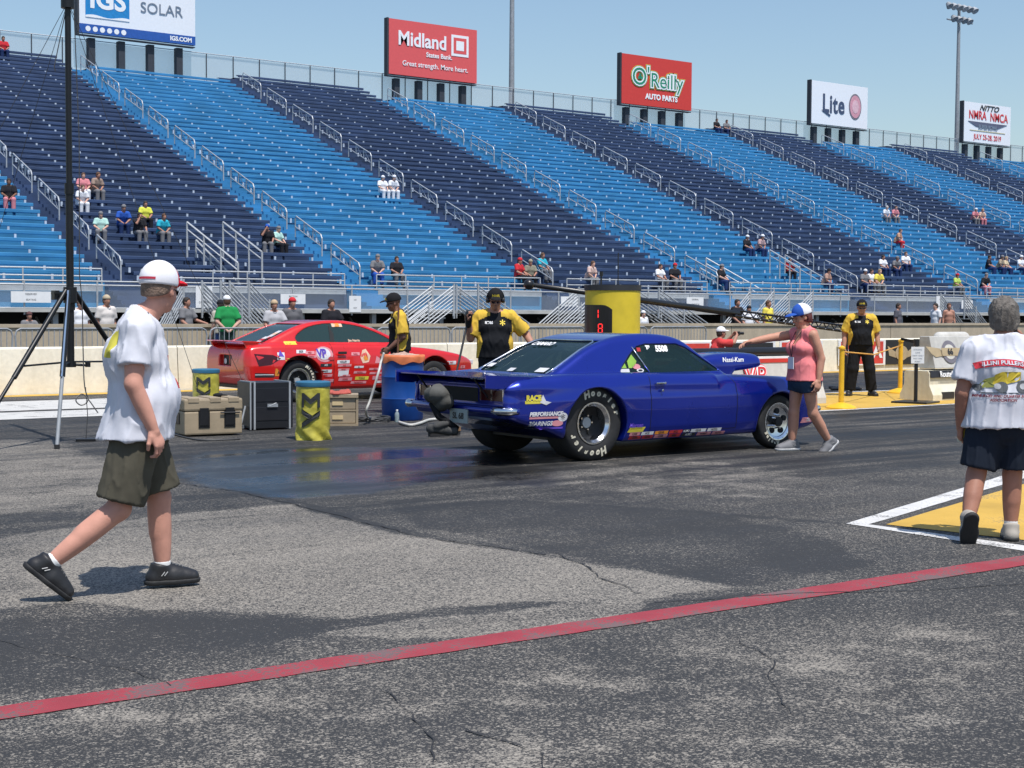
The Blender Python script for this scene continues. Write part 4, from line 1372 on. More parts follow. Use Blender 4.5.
def cap_extra(r, p, HP, R):
    c = HP(-.124, -.012, .048)
    mb = MB(); 
    for k in range(5):
        a = math.radians(150 + k * 12); a2 = math.radians(162 + k * 12)
        q = [HP(-.012 + .121 * math.cos(t), -.101 * math.sin(t), z) for t in (a, a2) for z in (.040, .052)]
        mb.quad(q[0], q[1], q[3], q[2])
    mb.build("strap_lettering", CAPS, r)
    # lanyard
    mb = MB()
    pts = [p['neck'] + np.array([-.055, .05, .045]), p['neck'] + np.array([.02, .085, .03]), p['chest'] + np.array([.13, .06, .02]), p['chest'] + np.array([.20, .0, -.16])]
    mb.tube(pts, .006, 5)
    pts = [p['neck'] + np.array([-.055, -.05, .045]), p['neck'] + np.array([.02, -.085, .03]), p['chest'] + np.array([.13, -.07, .02]), p['chest'] + np.array([.21, -.03, -.16])]
    mb.tube(pts, .006, 5); mb.build("lanyard", BLACKP, r)
LOCM = PG(140, 592)
def sh_mi(c, n): # printed red panel down the front, small yellow badge on the back shoulder
    red = (c[:, 2] > 1.10) & (c[:, 2] < 1.28) & (np.abs(c[:, 1] - .03) < .08) & (n[:, 0] > .7)
    yel = (n[:, 0] < -.3) & (np.abs(c[:, 1] + .10) < .045) & (c[:, 2] > 1.27) & (c[:, 2] < 1.41)
    return np.where(red, 1, np.where(yel, 2, 0))
man1 = build_person((LOCM.x, LOCM.y, 0), yaw_of(RT) + math.radians(20), p, g, skin_mat("sunburnt_skin", (.58, .29, .215)),
    "heavy man in a white shirt and white red-billed cap striding past", h=.0085,
    shirt=dict(mat=[WHITE_T, cloth("red_print", (.5, .06, .08)), cloth("yellow_print", (.55, .5, .08))], mi=sh_mi, off=.018, sleeve=.66, hem=.835, flare=.045, hx=-.03, so=.026, wr=.010, seed=4, ws=15, nn=(.75, 0, 1)),
    lower=dict(mat=KHAKI, length=.90, off=.026, open=.038, wr=.008, name="shorts"),
    shoes=dict(mat=SHOEK, sole=RUBK, axR=(.74, -.02, -.64)), socks=dict(mat=SOCKW, h=.045),
    hair=dict(c='stubble', off=.0, low=-.038, wr=.0, front=.0), cap=dict(mat=CAPR, mat2=CAPW, split=.028, brim=CAPR, z=.018), glasses=True,
    hkL=dict(curl=.9), hkR=dict(curl=.85, nrm=(-.75, .65, 0)), extra=cap_extra, hsc=1.03)

# ---- man seen from behind, right
p = Pose(pelvis=(.0, 0, .82), waist=(.0, 0, .95), chest=(-.01, 0, 1.16), neck=(-.0, 0, 1.345), head=(.035, -.0, 1.495),
         shL=(0, .205, 1.265), shR=(0, -.205, 1.275), elL=(-.02, .275, .99), elR=(.10, -.30, 1.06), wrL=(.05, .265, .765), wrR=(.13, -.165, 1.32),
         hipL=(0, .095, .79), hipR=(0, -.095, .79), knL=(-.01, .17, .44), knR=(.03, -.08, .44), anL=(-.17, .255, .155), anR=(.02, -.075, .085),
         ftL=(-.11, .26, .02), ftR=(.19, -.10, .02))
p.hy = math.radians(-6); p.hp = math.radians(5)
g = G(1.06, .135, .148, .135, belly=(.03, .150, .02), thigh=1.08)
LOCR = PG(1000, 540)
def back_print(r, p, HP, R):
    bod = [c for c in r.children if c.name.startswith("shirt")][0]
    bv = BVHTree.FromPolygons([v.co for v in bod.data.vertices], [tuple(q.vertices) for q in bod.data.polygons])
    def snap(me, dx=.006):
        for v in me.vertices:
            h = bv.ray_cast(Vector((-1.0, v.co.y, v.co.z)), Vector((1, 0, 0)))
            v.co.x = (h[0].x if h[0] else -.15) - dx
    def flatobj(name, poly, m, dx):
        import bmesh
        bm = bmesh.new(); vs = [bm.verts.new((0, -y, z)) for y, z in poly]; bm.faces.new(vs)
        bmesh.ops.triangulate(bm, faces=bm.faces[:])
        for _ in range(3): bmesh.ops.subdivide_edges(bm, edges=bm.edges[:], cuts=1)
        me = bpy.data.meshes.new(name); bm.to_mesh(me); bm.free()
        for v in me.vertices: v.co.y = v.co.y * 1.12 + .045
        snap(me, dx); return link(name, me, bod, m)
    # y to the right as seen from behind
    RP = cloth("red_banner_print", (.55, .05, .07)); YP = cloth("yellow_tractor_print", (.62, .48, .06)); GP = cloth("grey_wheel_print", (.12, .13, .14)); OP = cloth("olive_print", (.35, .36, .10))
    zc = 1.16
    top = [(-.165 + .33 * t / 10, zc + .035 + .030 * math.sin(math.pi * t / 10)) for t in range(11)]
    bot = [(.150 - .30 * t / 10, zc - .005 + .026 * math.sin(math.pi * t / 10)) for t in range(11)]
    flatobj("banner_print", top + bot, RP, .005)
    tm = text_mesh("ILLINI PULLERS", .036, bold=.001, sx=1.0)
    for v in tm.vertices:
        y = v.co.x; v.co = Vector((0, -y, zc + .014 + .028 * math.cos(y * 9) + v.co.y))
    for v in tm.vertices: v.co.y = v.co.y * 1.12 + .045
    snap(tm, .009); link("lettering", tm, bod, WHITE_T)
    flatobj("tractor_print", [(-.06, zc - .10), (-.05, zc - .04), (-.01, zc - .02), (.10, zc - .02), (.10, zc - .075), (.02, zc - .10)], YP, .005)
    flatobj("tractor_print", [(-.14, zc - .13), (-.10, zc - .07), (-.05, zc - .05), (-.04, zc - .12)], OP, .0045)
    def disc(cx, cz, rr, m, dx): flatobj("wheel_print", [(cx + rr * math.cos(t * .45), cz + rr * math.sin(t * .45)) for t in range(14)], m, dx)
    disc(.115, zc - .115, .040, GP, .007); disc(.115, zc - .115, .020, mat("pale_print", (.45, .46, .48), .9), .009); disc(-.01, zc - .12, .036, GP, .008); disc(-.035, zc - .115, .020, mat("pale_print", (.45, .46, .48), .9), .0095)
    disc(-.135, zc - .125, .022, GP, .008)
    flatobj("ground_line_print", [(-.13, zc - .156), (.14, zc - .156), (.14, zc - .160), (-.13, zc - .160)], GP, .005)
    for s_, z, sz in (("MINI-ROD AND QUARTER SCALE", zc - .180, .0235), ("ASSOCIATION", zc - .207, .025)):
        tm = text_mesh(s_, sz, bold=.0008, shear=.25)
        for v in tm.vertices: v.co = Vector((0, -v.co.x * 1.05 + .045, z + v.co.y))
        snap(tm, .006); link("lettering", tm, bod, cloth("dark_red_print", (.22, .03, .05)))
    F = Field(np.array(HP(-.12, -.12, -.2)) - .12, np.array(HP(-.12, .12, -.1)) + .12, .006)
man2 = build_person((LOCR.x, LOCR.y, 0), yaw_of(FW) + math.radians(-3), p, g, skin_mat("tanned_skin", (.36, .17, .115)),
    "grey-haired man in a white shirt and black shorts walking away", h=.0095,
    shirt=dict(mat=WHITE_T, off=.020, sleeve=.70, hem=.765, flare=.045, so=.024, wr=.010, seed=9, ws=14, nn=(.25, 0, 1)),
    lower=dict(mat=NAVYC, length=.86, off=.026, open=.030, wr=.006, name="shorts"),
    shoes=dict(mat=mat("grey_suede", (.36, .33, .29), .8), sole=RUBK, axL=(.42, 0, -.90)), socks=dict(mat=SOCKW, h=.17),
    hair=dict(c='grey', off=.010, low=-.085, wr=.010, front=.045), hkL=dict(curl=1.15), hkR=dict(curl=.8, nrm=(-.1, .9, .1)), extra=back_print)
# the phone at his ear and the bottle in his hand are things of their own
def at_local(root_loc, yaw, q):
    c, s_ = math.cos(yaw), math.sin(yaw)
    return Vector((root_loc.x + q[0] * c - q[1] * s_, root_loc.y + q[0] * s_ + q[1] * c, q[2]))
yw2 = yaw_of(FW) + math.radians(-3)
q = at_local(LOCR, yw2, (.115, -.105, 1.425))
mb = MB(); mb.box((0, 0, 0), (.075, .009, .15)); ph = mb.build("phone", BLACKP, bevel=.003); ph.location = q; ph.rotation_euler = (0.1, .2, yw2)
tag(ph, "black phone held to the ear of the grey-haired man", "phone")
q = at_local(LOCR, yw2, (.085, .245, .655))
r = empty("drink_bottle", q, yw2, "small yellow and clear bottle in the grey-haired man's left hand", "bottle")
mb = MB(); mb.lathe([(.001, 0), (.030, 0), (.033, .01), (.033, .10), (.014, .14), (.012, .16), (.001, .16)], n=16); mb.build("bottle_body", mat("pale_bottle", (.6, .62, .5), .2), r, smooth=True)
mb = MB(); mb.lathe([(.034, .03), (.034, .09)], n=16); mb.build("label_band", LET_Y, r, smooth=True)

# ---- woman in pink
p = Pose(pelvis=(0, 0, .80), waist=(.0, 0, .93), chest=(.01, 0, 1.13), neck=(.0, 0, 1.335), head=(.035, .0, 1.475),
         shL=(.0, .165, 1.275), shR=(.02, -.165, 1.275), elL=(-.07, .215, 1.02), elR=(.30, -.21, 1.24), wrL=(-.02, .235, .79), wrR=(.55, -.22, 1.20),
         hipL=(0, .09, .78), hipR=(0, -.09, .78), knL=(-.06, .105, .42), knR=(.04, -.10, .42), anL=(-.28, .11, .11), anR=(.06, -.10, .09),
         ftL=(-.16, .12, .02), ftR=(.22, -.12, .02))
p.hy = math.radians(-12); p.hp = math.radians(14)
g = G(.95, .108, .108, .122, belly=(.01, .115, 0), bust=True, rear=.10, thigh=1.05)
PINK = cloth("coral_pink_knit", (0.80, 0.23, 0.24)); DENIM = cloth("denim", (0.03, 0.055, 0.10), var=.25)
LOCW = PG(802, 451)
yww = math.radians(172)
def badge(r, p, HP, R):
    mb = MB()
    for s_ in (1, -1): mb.tube([p['neck'] + np.array([.04, .05 * s_, .02]), p['chest'] + np.array([.165, .03 * s_, .04]), p['waist'] + np.array([.165, 0, .10])], .004, 5)
    mb.build("lanyard", BLACKP, r)
    mb = MB(); mb.box(tuple(p['waist'] + np.array([.172, 0, .04])), (.008, .09, .13)); mb.build("badge", mat("badge_white", (.75, .75, .8), .4), r)
build_person((LOCW.x, LOCW.y, 0), yww, p, g, skin_mat("warm_skin", (.50, .25, .17)),
    "woman in a pink tank top reaching one arm towards the blue car", h=.0095,
    shirt=dict(mat=PINK, tank=True, off=.012, hem=.775, flare=.035, wr=.005, seed=12, ws=18, name="tank_top"),
    lower=dict(mat=DENIM, length=.34, off=.014, open=.014, wr=.004, name="shorts"),
    shoes=dict(mat=mat("grey_sneaker", (.16, .16, .17), .7), sole=mat("pale_sole", (.5, .5, .5), .7), axL=(.8, 0, -.6)),
    hair=dict(c='auburn', long=True), cap=dict(mat=cloth("blue_cap", (.03, .10, .42)), mat2=cloth("white_cap_mesh", (.72, .72, .74)), split=.01, brim=cloth("blue_cap", (.03, .10, .42)), z=.022),
    hkL=dict(curl=.7), hkR=dict(curl=.45, nrm=(0, .3, -1)), hsc=.97, extra=badge)

# ---- officials in black and yellow
YELC = cloth("yellow_cotton", (0.66, 0.43, 0.06)); CAPK = cloth("black_cap", (.014, .014, .016)); 
def off_mi(pp):
    def f(c, n):
        ay = np.abs(c[:, 1])
        sho = c[:, 2] > (pp['shL'][2] + .015 - .45 * np.clip(ay - .10, 0, 1))
        arm = (ay > .210)
        side = (ay > .162 + np.abs(c[:, 2] - pp['waist'][2] - .02) * .25) & (c[:, 2] < pp['chest'][2] - .06)
        neckk = np.hypot(c[:, 0] - pp['neck'][0], c[:, 1]) < .085
        return np.where(((sho & (np.abs(c[:, 1]) > .07)) | arm | side) & ~neckk, 1, 0)
    return f
def official_extra(badge_txt=True, muffs=True, mono=True):
    def f(r, p, HP, R):
        if muffs:
            mb = MB()
            for s_ in (1, -1):
                a = HP(-.006, .082 * s_, -.008); b_ = HP(-.006, .118 * s_, -.008)
                mb.tube([a, b_], [.036, .030], 12)
            pts = [HP(-.006, .108 * math.cos(t), .02 + .125 * math.sin(t)) for t in np.linspace(-.1, math.pi + .1, 12)]
            mb.tube(pts, .008, 6); mb.build("ear_muffs", BLACKP, r)
        sh = [c for c in r.children if c.name.startswith("shirt")][0]
        bv = BVHTree.FromPolygons([v.co for v in sh.data.vertices], [tuple(q.vertices) for q in sh.data.polygons])
        for s_, sz, y, m, z in (("RT66", .045, -.085, LET_W, .03), ("*", .16, .085, LET_Y, .0)):
            tm = text_mesh(s_, sz, bold=.002)
            for v in tm.vertices: v.co = Vector((0, -(v.co.x - y) if False else y * -1 * -1 + v.co.x * 1, p['chest'][2] + .03 + z + v.co.y))
            for v in tm.vertices:
                hit = bv.ray_cast(Vector((1, v.co.y, v.co.z)), Vector((-1, 0, 0)))
                v.co.x = (hit[0].x if hit[0] else .13) + .006
            link("chest_lettering", tm, sh, m)
        tm = text_mesh("NHR", .045, bold=.002)
        for v in tm.vertices: v.co = Vector(HP(.112 - abs(v.co.x) * .35, v.co.x, .075 + v.co.y))
        link("cap_lettering", tm, r, LET_Y)
    return f
OFF_SK = skin_mat("ruddy_skin", (.42, .21, .145))
def official(px, py, Yd, pose, yaw, g, label, skin=OFF_SK, **k):
    P_ = PD(px, py, Yd); 
    return build_person((P_.x, P_.y, 0), yaw, pose, g, skin, label, "officials in black and yellow shirts", h=.0105,
        shirt=dict(mat=[BLACKC, YELC], mi=off_mi(pose), off=.016, sleeve=.85, hem=.93, flare=.02, so=.030, wr=.009, ws=16, seed=21),
        lower=dict(mat=BLACKC, length=1.93, off=.018, open=.022, wr=.006), shoes=dict(mat=SHOEK, sole=RUBK), cap=dict(mat=CAPK, z=.024),
        glasses=True, hh=.005, **k)
face_cam = yaw_of(-FW)
# holding the broom, facing the camera
p = Pose(pelvis=(0, 0, .97), waist=(0, 0, 1.11), chest=(0.01, 0, 1.31), neck=(0, 0, 1.50), head=(.045, 0, 1.655), shL=(0, .20, 1.435), shR=(0, -.20, 1.435),
         elL=(-.05, .40, 1.22), wrL=(.12, .47, 1.08), elR=(.03, -.31, 1.17), wrR=(.16, -.34, 1.40))
p.hp = math.radians(14)
g = G(1.08, .135, .135, .13, belly=(.03, .13, .02))
D2 = 19.3
bw = official(495, 330, D2, p, face_cam + math.radians(4), g, "official in sunglasses and ear muffs facing us with the broom", hkR=dict(curl=1.2, nrm=(.2, .9, 0)), hkL=dict(curl=.8, nrm=(0, -.4, -1)), extra=official_extra())
# seen from the side behind the barrel
p = Pose(pelvis=(0, 0, .96), waist=(0, 0, 1.10), chest=(.02, 0, 1.30), neck=(.03, 0, 1.48), head=(.10, 0, 1.625), shL=(.02, .19, 1.41), shR=(.02, -.19, 1.41),
         elL=(-.01, .24, 1.13), wrL=(.18, .20, .96), elR=(-.01, -.24, 1.13), wrR=(.16, -.22, .95))
p.hp = math.radians(12)
official(400, 330, 22.6, p, yaw_of(-RT) + math.radians(12), G(1.0, .125, .12, .12), "official turned sideways behind the blue barrel", skin=skin_mat("deep_skin", (.17, .08, .055)),
         hkR=dict(curl=1.1), hkL=dict(curl=1.1), extra=official_extra(muffs=False))
# standing on the median at the right
p = Pose(pelvis=(0, 0, .95), waist=(0, 0, 1.09), chest=(0.01, 0, 1.29), neck=(0, 0, 1.465), head=(.045, 0, 1.61), shL=(0, .20, 1.40), shR=(0, -.20, 1.40),
         elL=(-.04, .29, 1.13), elR=(-.04, -.29, 1.13), wrL=(.05, .31, .88), wrR=(.05, -.31, .88), knL=(.02, .16, .50), knR=(.02, -.14, .50), anL=(-.02, .21, .09), anR=(-.02, -.19, .09), ftL=(.15, .27, .02), ftR=(.15, -.24, .02))
p.hp = math.radians(4); p.hy = math.radians(-4)
official(860, 396, 27.96, p, face_cam + math.radians(-4), G(1.08, .14, .14, .13, belly=(.03, .14, .02)), "stout official standing on the yellow median with arms down", hkL=dict(curl=.7), hkR=dict(curl=.7), extra=official_extra(muffs=False))
for hand_root in (bw,):
    pass
# broom
ps_ = np.array((.16, -.34, 1.40)); F = Field(ps_ - .2, ps_ + .25, .009)
F.cone(ps_ - [.01, 0, .06], ps_ + [.02, 0, .05], .040, .050, .02); F.ell(ps_ + [.03, 0, .08], (.052, .042, .050), .02)
sdf_obj("glove", F, BLACKP, bw)
hw = PD(468, 320, D2 - .15)
r = empty("push_broom", (hw.x, hw.y, 0), 0, "long black broom held upright by the official in ear muffs", "broom")
bt_ = PD(456, 375, D2 - .45)
a = Vector((0, 0, 1.62)); dirv = (bt_ - hw); dirv = Vector((dirv.x, dirv.y, bt_.z - hw.z)) ; dirv.normalize()
e = Vector((0, 0, hw.z)) + dirv * ((hw.z - .09) / -dirv.z)
s0 = Vector((0, 0, hw.z)) - dirv * .12
mb = MB(); mb.tube([s0, e], .014, 8); mb.build("handle", BLACKP, r, smooth=True)
mb = MB(); mb.box(tuple(e + Vector((0, 0, -.01))), (.45, .06, .05)); mb.build("head", mat("broom_wood", (.25, .15, .08), .7), r)
mb = MB(); mb.box(tuple(e + Vector((0, 0, -.058))), (.44, .05, .05)); mb.build("bristles", RUBK, r)
# ================================================================ CARS
def car_paint(name, col, flake=0.0):
    m = bpy.data.materials.new(name); t, b = nodes_of(m); N = t.nodes.new; L = t.links.new
    tc = N("ShaderNodeTexCoord")
    nz = N("ShaderNodeTexNoise"); nz.inputs["Scale"].default_value = 2.5; nz.inputs["Detail"].default_value = 6; L(tc.outputs["Object"], nz.inputs["Vector"])
    mr = N("ShaderNodeMapRange"); mr.inputs[3].default_value = .9; mr.inputs[4].default_value = 1.1; L(nz.outputs["Fac"], mr.inputs[0])
    sc = N("ShaderNodeVectorMath"); sc.operation = 'SCALE'; sc.inputs[0].default_value = col; L(mr.outputs[0], sc.inputs["Scale"]); L(sc.outputs[0], b.inputs["Base Color"])
    m2 = N("ShaderNodeMapRange"); m2.inputs[3].default_value = .22; m2.inputs[4].default_value = .36; L(nz.outputs["Fac"], m2.inputs[0]); L(m2.outputs[0], b.inputs["Roughness"])
    b.inputs["Metallic"].default_value = flake
    b.inputs["Coat Weight"].default_value = 0.9; b.inputs["Coat Roughness"].default_value = 0.05
    MATS[name] = m
    return m
BLUEP = car_paint("deep_blue_paint", (0.003, 0.018, 0.29), .55)
REDP = car_paint("bright_red_paint", (0.60, 0.010, 0.008), .0)
CHROME = mat("chrome", (0.75, 0.76, 0.78), 0.12, metal=1.0, var=.05)
POLISH = mat("polished_alloy", (0.72, 0.73, 0.75), 0.20, metal=1.0, var=.08)
GLASS = glassy("tinted_glass", (0.012, 0.03, 0.03), 0.62)
GLASS2 = glassy("grey_green_glass", (0.03, 0.06, 0.06), 0.72)
INTK = mat("dark_interior", (0.015, 0.016, 0.018), .8)
TYRE = mat("tyre_rubber", (0.018, 0.018, 0.019), .75, var=.3, scale=8, bump=.3, bscale=30)
DARKM = mat("dark_metal", (0.03, 0.03, 0.033), .5, metal=.5)
SEAM = mat("seam_black", (0.004, 0.004, 0.006), .6)
TAILR = mat("red_lens", (0.05, 0.004, 0.006), .15)

def MX(l):
    o = l[0]
    for a in l[1:]: o = np.maximum(o, a)
    return o
def MN(l):
    o = l[0]
    for a in l[1:]: o = np.minimum(o, a)
    return o
def interp(x, xs, ys): return np.interp(x, xs, ys).astype(np.float32)

def car_field(h, x0, x1, zt, low, wx, wz, green, gwx, gwz, k_edge=.05, wells=(), flares=()):
    F = Field((x0, 0, .10), (x1, 1.10, zt), h)
    X = F.ax[0][:, None, None]; Y = F.ax[1][None, :, None]; Z = F.ax[2][None, None, :]
    sd = poly_sd(low, F.ax[0][:, None], F.ax[2][None, :])[:, None, :]
    W = interp(F.ax[0], *wx)[:, None, None] * interp(F.ax[2], *wz)[None, None, :]
    for (cx, cz, ex, ez, am) in flares:
        W = W + am * np.exp(-((X - cx) / ex) ** 2 - ((Z - cz) / ez) ** 2)
    d = smax(sd, Y - W, k_edge)
    F.f = d.astype(np.float32)
    sg = poly_sd(green, F.ax[0][:, None], F.ax[2][None, :])[:, None, :]
    WG = interp(F.ax[0], *gwx)[:, None, None] * interp(F.ax[2], *gwz)[None, None, :]
    dg = smax(sg, Y - WG, .07).astype(np.float32)
    return F, X, Y, Z, dg

def split_faces(V, Q, N, masks):
    """masks: list of (name, function(centres, normals) -> bool); the rest stays with the first mesh"""
    c = V[Q].mean(axis=1); n = N[Q].mean(axis=1)
    left = np.ones(len(Q), bool); out = []
    for nm, fn in masks:
        m = fn(c, n) & left; left &= ~m
        out.append((nm, m))
    res = []
    for nm, m in [("__body", left)] + out:
        q = Q[m]
        if len(q) == 0: res.append((nm, None)); continue
        u, inv = np.unique(q.ravel(), return_inverse=True)
        res.append((nm, (V[u], inv.reshape(-1, 4), N[u])))
    return res
def inpoly(poly, x, z): return poly_sd(poly, x, z) < 0

def wheel(parent, x, y, z, r, w_, rr, side, deep, letters=None, spokes=5, name="wheel"):
    """tyre with rim; side = -1 when the outer face looks to -y"""
    hub = empty(name, (x, y, z), 0, parent=parent)
    tw = w_ / 2
    prof = [(rr, -tw * .86), (rr + .02, -tw * .95), (rr + (r - rr) * .45, -tw * 1.02), (r * .93, -tw * .97), (r * .985, -tw * .84), (r, -tw * .6), (r * 1.003, 0), (r, tw * .6), (r * .985, tw * .84), (r * .93, tw * .97), (rr + (r - rr) * .45, tw * 1.02), (rr + .02, tw * .95), (rr, tw * .86)]
    mb = MB(); mb.lathe(prof, n=56, axis='y'); mb.build("tyre", TYRE, hub, smooth='all')
    o = side
    mb = MB()
    dk = tw * (.93 - deep)
    mb.lathe([(rr + .006, o * tw * .95), (rr + .012, o * tw * .985), (rr - .004, o * tw * .985), (rr - .012, o * tw * .93), (rr - .03, o * tw * .82), (rr - .035, o * dk)], n=48, axis='y')
    rim = mb.build("rim", POLISH, hub, smooth=True)
    mb = MB(); mb.lathe([(rr - .034, o * (dk + .002)), (rr * .60, o * (dk - .01)), (.001, o * (dk - .012))], n=40, axis='y')
    mb.build("rim_centre", DARKM if deep > .4 else POLISH, rim, smooth=True)
    mb = MB(); yy = dk
    for k in range(spokes):
        a = 2 * math.pi * k / spokes + .3
        cx_, cz_ = math.cos(a) * rr * .60, math.sin(a) * rr * .60
        mb.cyl((cx_, o * (yy + .006), cz_), (cx_, o * (yy - .02), cz_), rr * .16, 16)
    mb.build("rim_hole", INTK, rim)
    mb = MB(); mb.cyl((0, o * (dk - .02), 0), (0, o * (dk + .035), 0), rr * .27, 20)
    mb.build("hub_cap", DARKM if deep < .4 else ALU, rim, smooth=True)
    mb = MB()
    for k in range(5):
        a = 2 * math.pi * k / 5
        cx_, cz_ = math.cos(a) * rr * .36, math.sin(a) * rr * .36
        mb.cyl((cx_, o * (dk - .01), cz_), (cx_, o * (dk + .03), cz_), .010, 8)
    mb.build("wheel_nuts", CHROME, rim)
    # bead bolts round the lip
    mb = MB()
    for k in range(16):
        a = 2 * math.pi * k / 16
        c = (math.cos(a) * (rr - .004), 0, math.sin(a) * (rr - .004)); mb.cyl((c[0], o * tw * .98, c[2]), (c[0], o * tw * 1.0, c[2]), .006, 6)
    mb.build("rim_bolts", CHROME, rim)
    if letters:
        s, sz, ang0s = letters
        lw = mat("tyre_lettering", (.62, .58, .46), .8, var=.25, scale=20)
        for ang0 in ang0s:
            V = []; Fc = []
            n = len(s); step = sz * .95 / (r * .80)
            for i, chh in enumerate(s):
                tm = text_mesh(chh, sz * (1.25 if i == 0 else 1), bold=.006, shear=.2)
                a = ang0 - (i - (n - 1) / 2) * step
                R_ = r * .80
                # from outside (looking along +y when side=-1) x right, z up
                th = math.radians(90) + 0
                for v in tm.vertices:
                    lx, lz = v.co.x, v.co.y
                    ca, sa = math.cos(a), math.sin(a)
                    # radial = (ca, sa); tangent clockwise = (sa, -ca)
                    px = ca * (R_ + lz) + sa * lx; pz = sa * (R_ + lz) - ca * lx
                    rad = math.hypot(px, pz)
                    f = (rad - rr) / (r - rr)
                    yo = tw * (.95 + .07 * min(1, f / .45)) if f < .45 else tw * (1.02 - .05 * (f - .45) / .45)
                    V.append((px, o * (yo + .004), pz))
                b0 = len(V) - len(tm.vertices)
                Fc += [tuple(b0 + q for q in pl.vertices) for pl in tm.polygons]
            me = bpy.data.meshes.new("tyre_lettering"); me.from_pydata(V, [], Fc); link("tyre_lettering", me, hub, lw)
    return hub

class Snap:
    def __init__(s, V, Q): s.b = BVHTree.FromPolygons([tuple(v) for v in V], [tuple(int(i) for i in q) for q in Q])
    def side(s, me, sg=-1, off=.004):
        for v in me.vertices:
            h = s.b.ray_cast(Vector((v.co.x, sg * 2.0, v.co.z)), Vector((0, -sg, 0)))
            v.co.y = (h[0].y if h[0] else sg * .9) + sg * off
    def ray(s, o, d, off=.004):
        h = s.b.ray_cast(Vector(o), Vector(d))
        return (h[0] - Vector(d).normalized() * off) if h[0] else None
def grid_poly(poly, n=3):
    import bmesh
    bm = bmesh.new(); vs = [bm.verts.new((x, 0, z)) for x, z in poly]; bm.faces.new(vs)
    bmesh.ops.triangulate(bm, faces=bm.faces[:])
    for _ in range(n): bmesh.ops.subdivide_edges(bm, edges=bm.edges[:], cuts=1)
    me = bpy.data.meshes.new("sticker"); bm.to_mesh(me); bm.free(); return me
def sticker(sn, parent, poly, m, name="sticker", sg=-1, off=.004):
    me = grid_poly(poly); sn.side(me, sg, off); return link(name, me, parent, m)
def stext(sn, parent, s, size, x, z, m, sg=-1, off=.008, name="lettering", **k):
    tm = text_mesh(s, size, **k)
    for v in tm.vertices: v.co = Vector((x + v.co.x, 0, z + v.co.y))
    sn.side(tm, sg, off); return link(name, tm, parent, m)
def rectp(x, z, w_, h_, sh=0.0): return [(x - w_ / 2, z - h_ / 2), (x + w_ / 2, z - h_ / 2), (x + w_ / 2 + sh, z + h_ / 2), (x - w_ / 2 + sh, z + h_ / 2)]
def ovalp(x, z, a, b, n=16): return [(x + a * math.cos(2 * math.pi * k / n), z + b * math.sin(2 * math.pi * k / n)) for k in range(n)]
def seamline(sn, parent, pts, w_=.007, sg=-1):
    P_ = []
    for a, b in zip(pts[:-1], pts[1:]):
        n = max(2, int(math.hypot(b[0] - a[0], b[1] - a[1]) / .03))
        P_ += [(a[0] + (b[0] - a[0]) * k / n, a[1] + (b[1] - a[1]) * k / n) for k in range(n)]
    P_.append(pts[-1])
    mb = MB()
    pv = None
    for i, (x, z) in enumerate(P_):
        a = P_[max(i - 1, 0)]; b = P_[min(i + 1, len(P_) - 1)]
        d = Vector((b[0] - a[0], b[1] - a[1])).normalized(); n = Vector((-d.y, d.x)) * w_ / 2
        q = [(x + n.x, 0, z + n.y), (x - n.x, 0, z - n.y)]
        if pv: mb.quad(pv[0], pv[1], q[1], q[0])
        pv = q
    me = bpy.data.meshes.new("panel_gap"); me.from_pydata(mb.v, [], mb.f); sn.side(me, sg, .0025)
    return link("panel_gap", me, parent, SEAM)

SW = mat("sticker_white", (.62, .62, .64), .5); SR = mat("sticker_red", (.45, .03, .035), .5); SY = mat("sticker_yellow", (.68, .58, .06), .5)
SO_ = mat("sticker_orange", (.70, .25, .03), .5); SP = mat("sticker_pink", (.62, .25, .28), .5); SK = mat("sticker_black", (.02, .02, .025), .5); SG = mat("sticker_green", (.25, .45, .06), .5); SB = mat("sticker_violet", (.10, .05, .40), .5); SN = mat("sticker_peach", (.68, .45, .32), .5)

# ---------------------------------------------------------------- blue muscle coupe (x forward from the rear axle)
h = .012
low = [tuple(q) for q in spline([(-1.06, .46), (-1.10, .57), (-1.09, .72), (-1.03, .815), (-.80, .85), (-.40, .87), (.2, .88), (1.0, .862), (1.70, .848), (2.2, .83), (2.8, .80), (3.15, .765), (3.33, .71), (3.42, .58), (3.40, .40), (3.30, .24), (3.05, .19)], 5)] + [(.5, .17), (-.40, .24), (-.62, .33), (-.95, .42)]
green = [tuple(q) for q in spline([(-.58, .80), (-.22, .98), (.14, 1.15), (.50, 1.25), (.85, 1.285), (1.2, 1.275), (1.44, 1.22), (1.68, 1.06), (2.05, .80)], 5)] + [(1.9, .65), (-.4, .65)]
F, X, Y, Z, dg = car_field(h, -1.20, 3.70, 1.40, low,
    ([-1.15, -1.0, -.5, 0, .8, 1.6, 2.6, 3.05, 3.33, 3.44], [.80, .86, .905, .92, .90, .905, .915, .89, .84, .76]),
    ([.1, .20, .32, .50, .63, .76, .87, .95], [.92, .95, .985, 1.0, .995, .955, .86, .78]),
    green, ([-.6, 0, .8, 1.6, 2.1], [.74, .76, .765, .78, .78]), ([.7, .85, 1.02, 1.20, 1.30], [1.0, .96, .865, .775, .70]), .06,
    flares=((0.0, .68, .55, .20, .035), (2.66, .60, .45, .20, .02)))
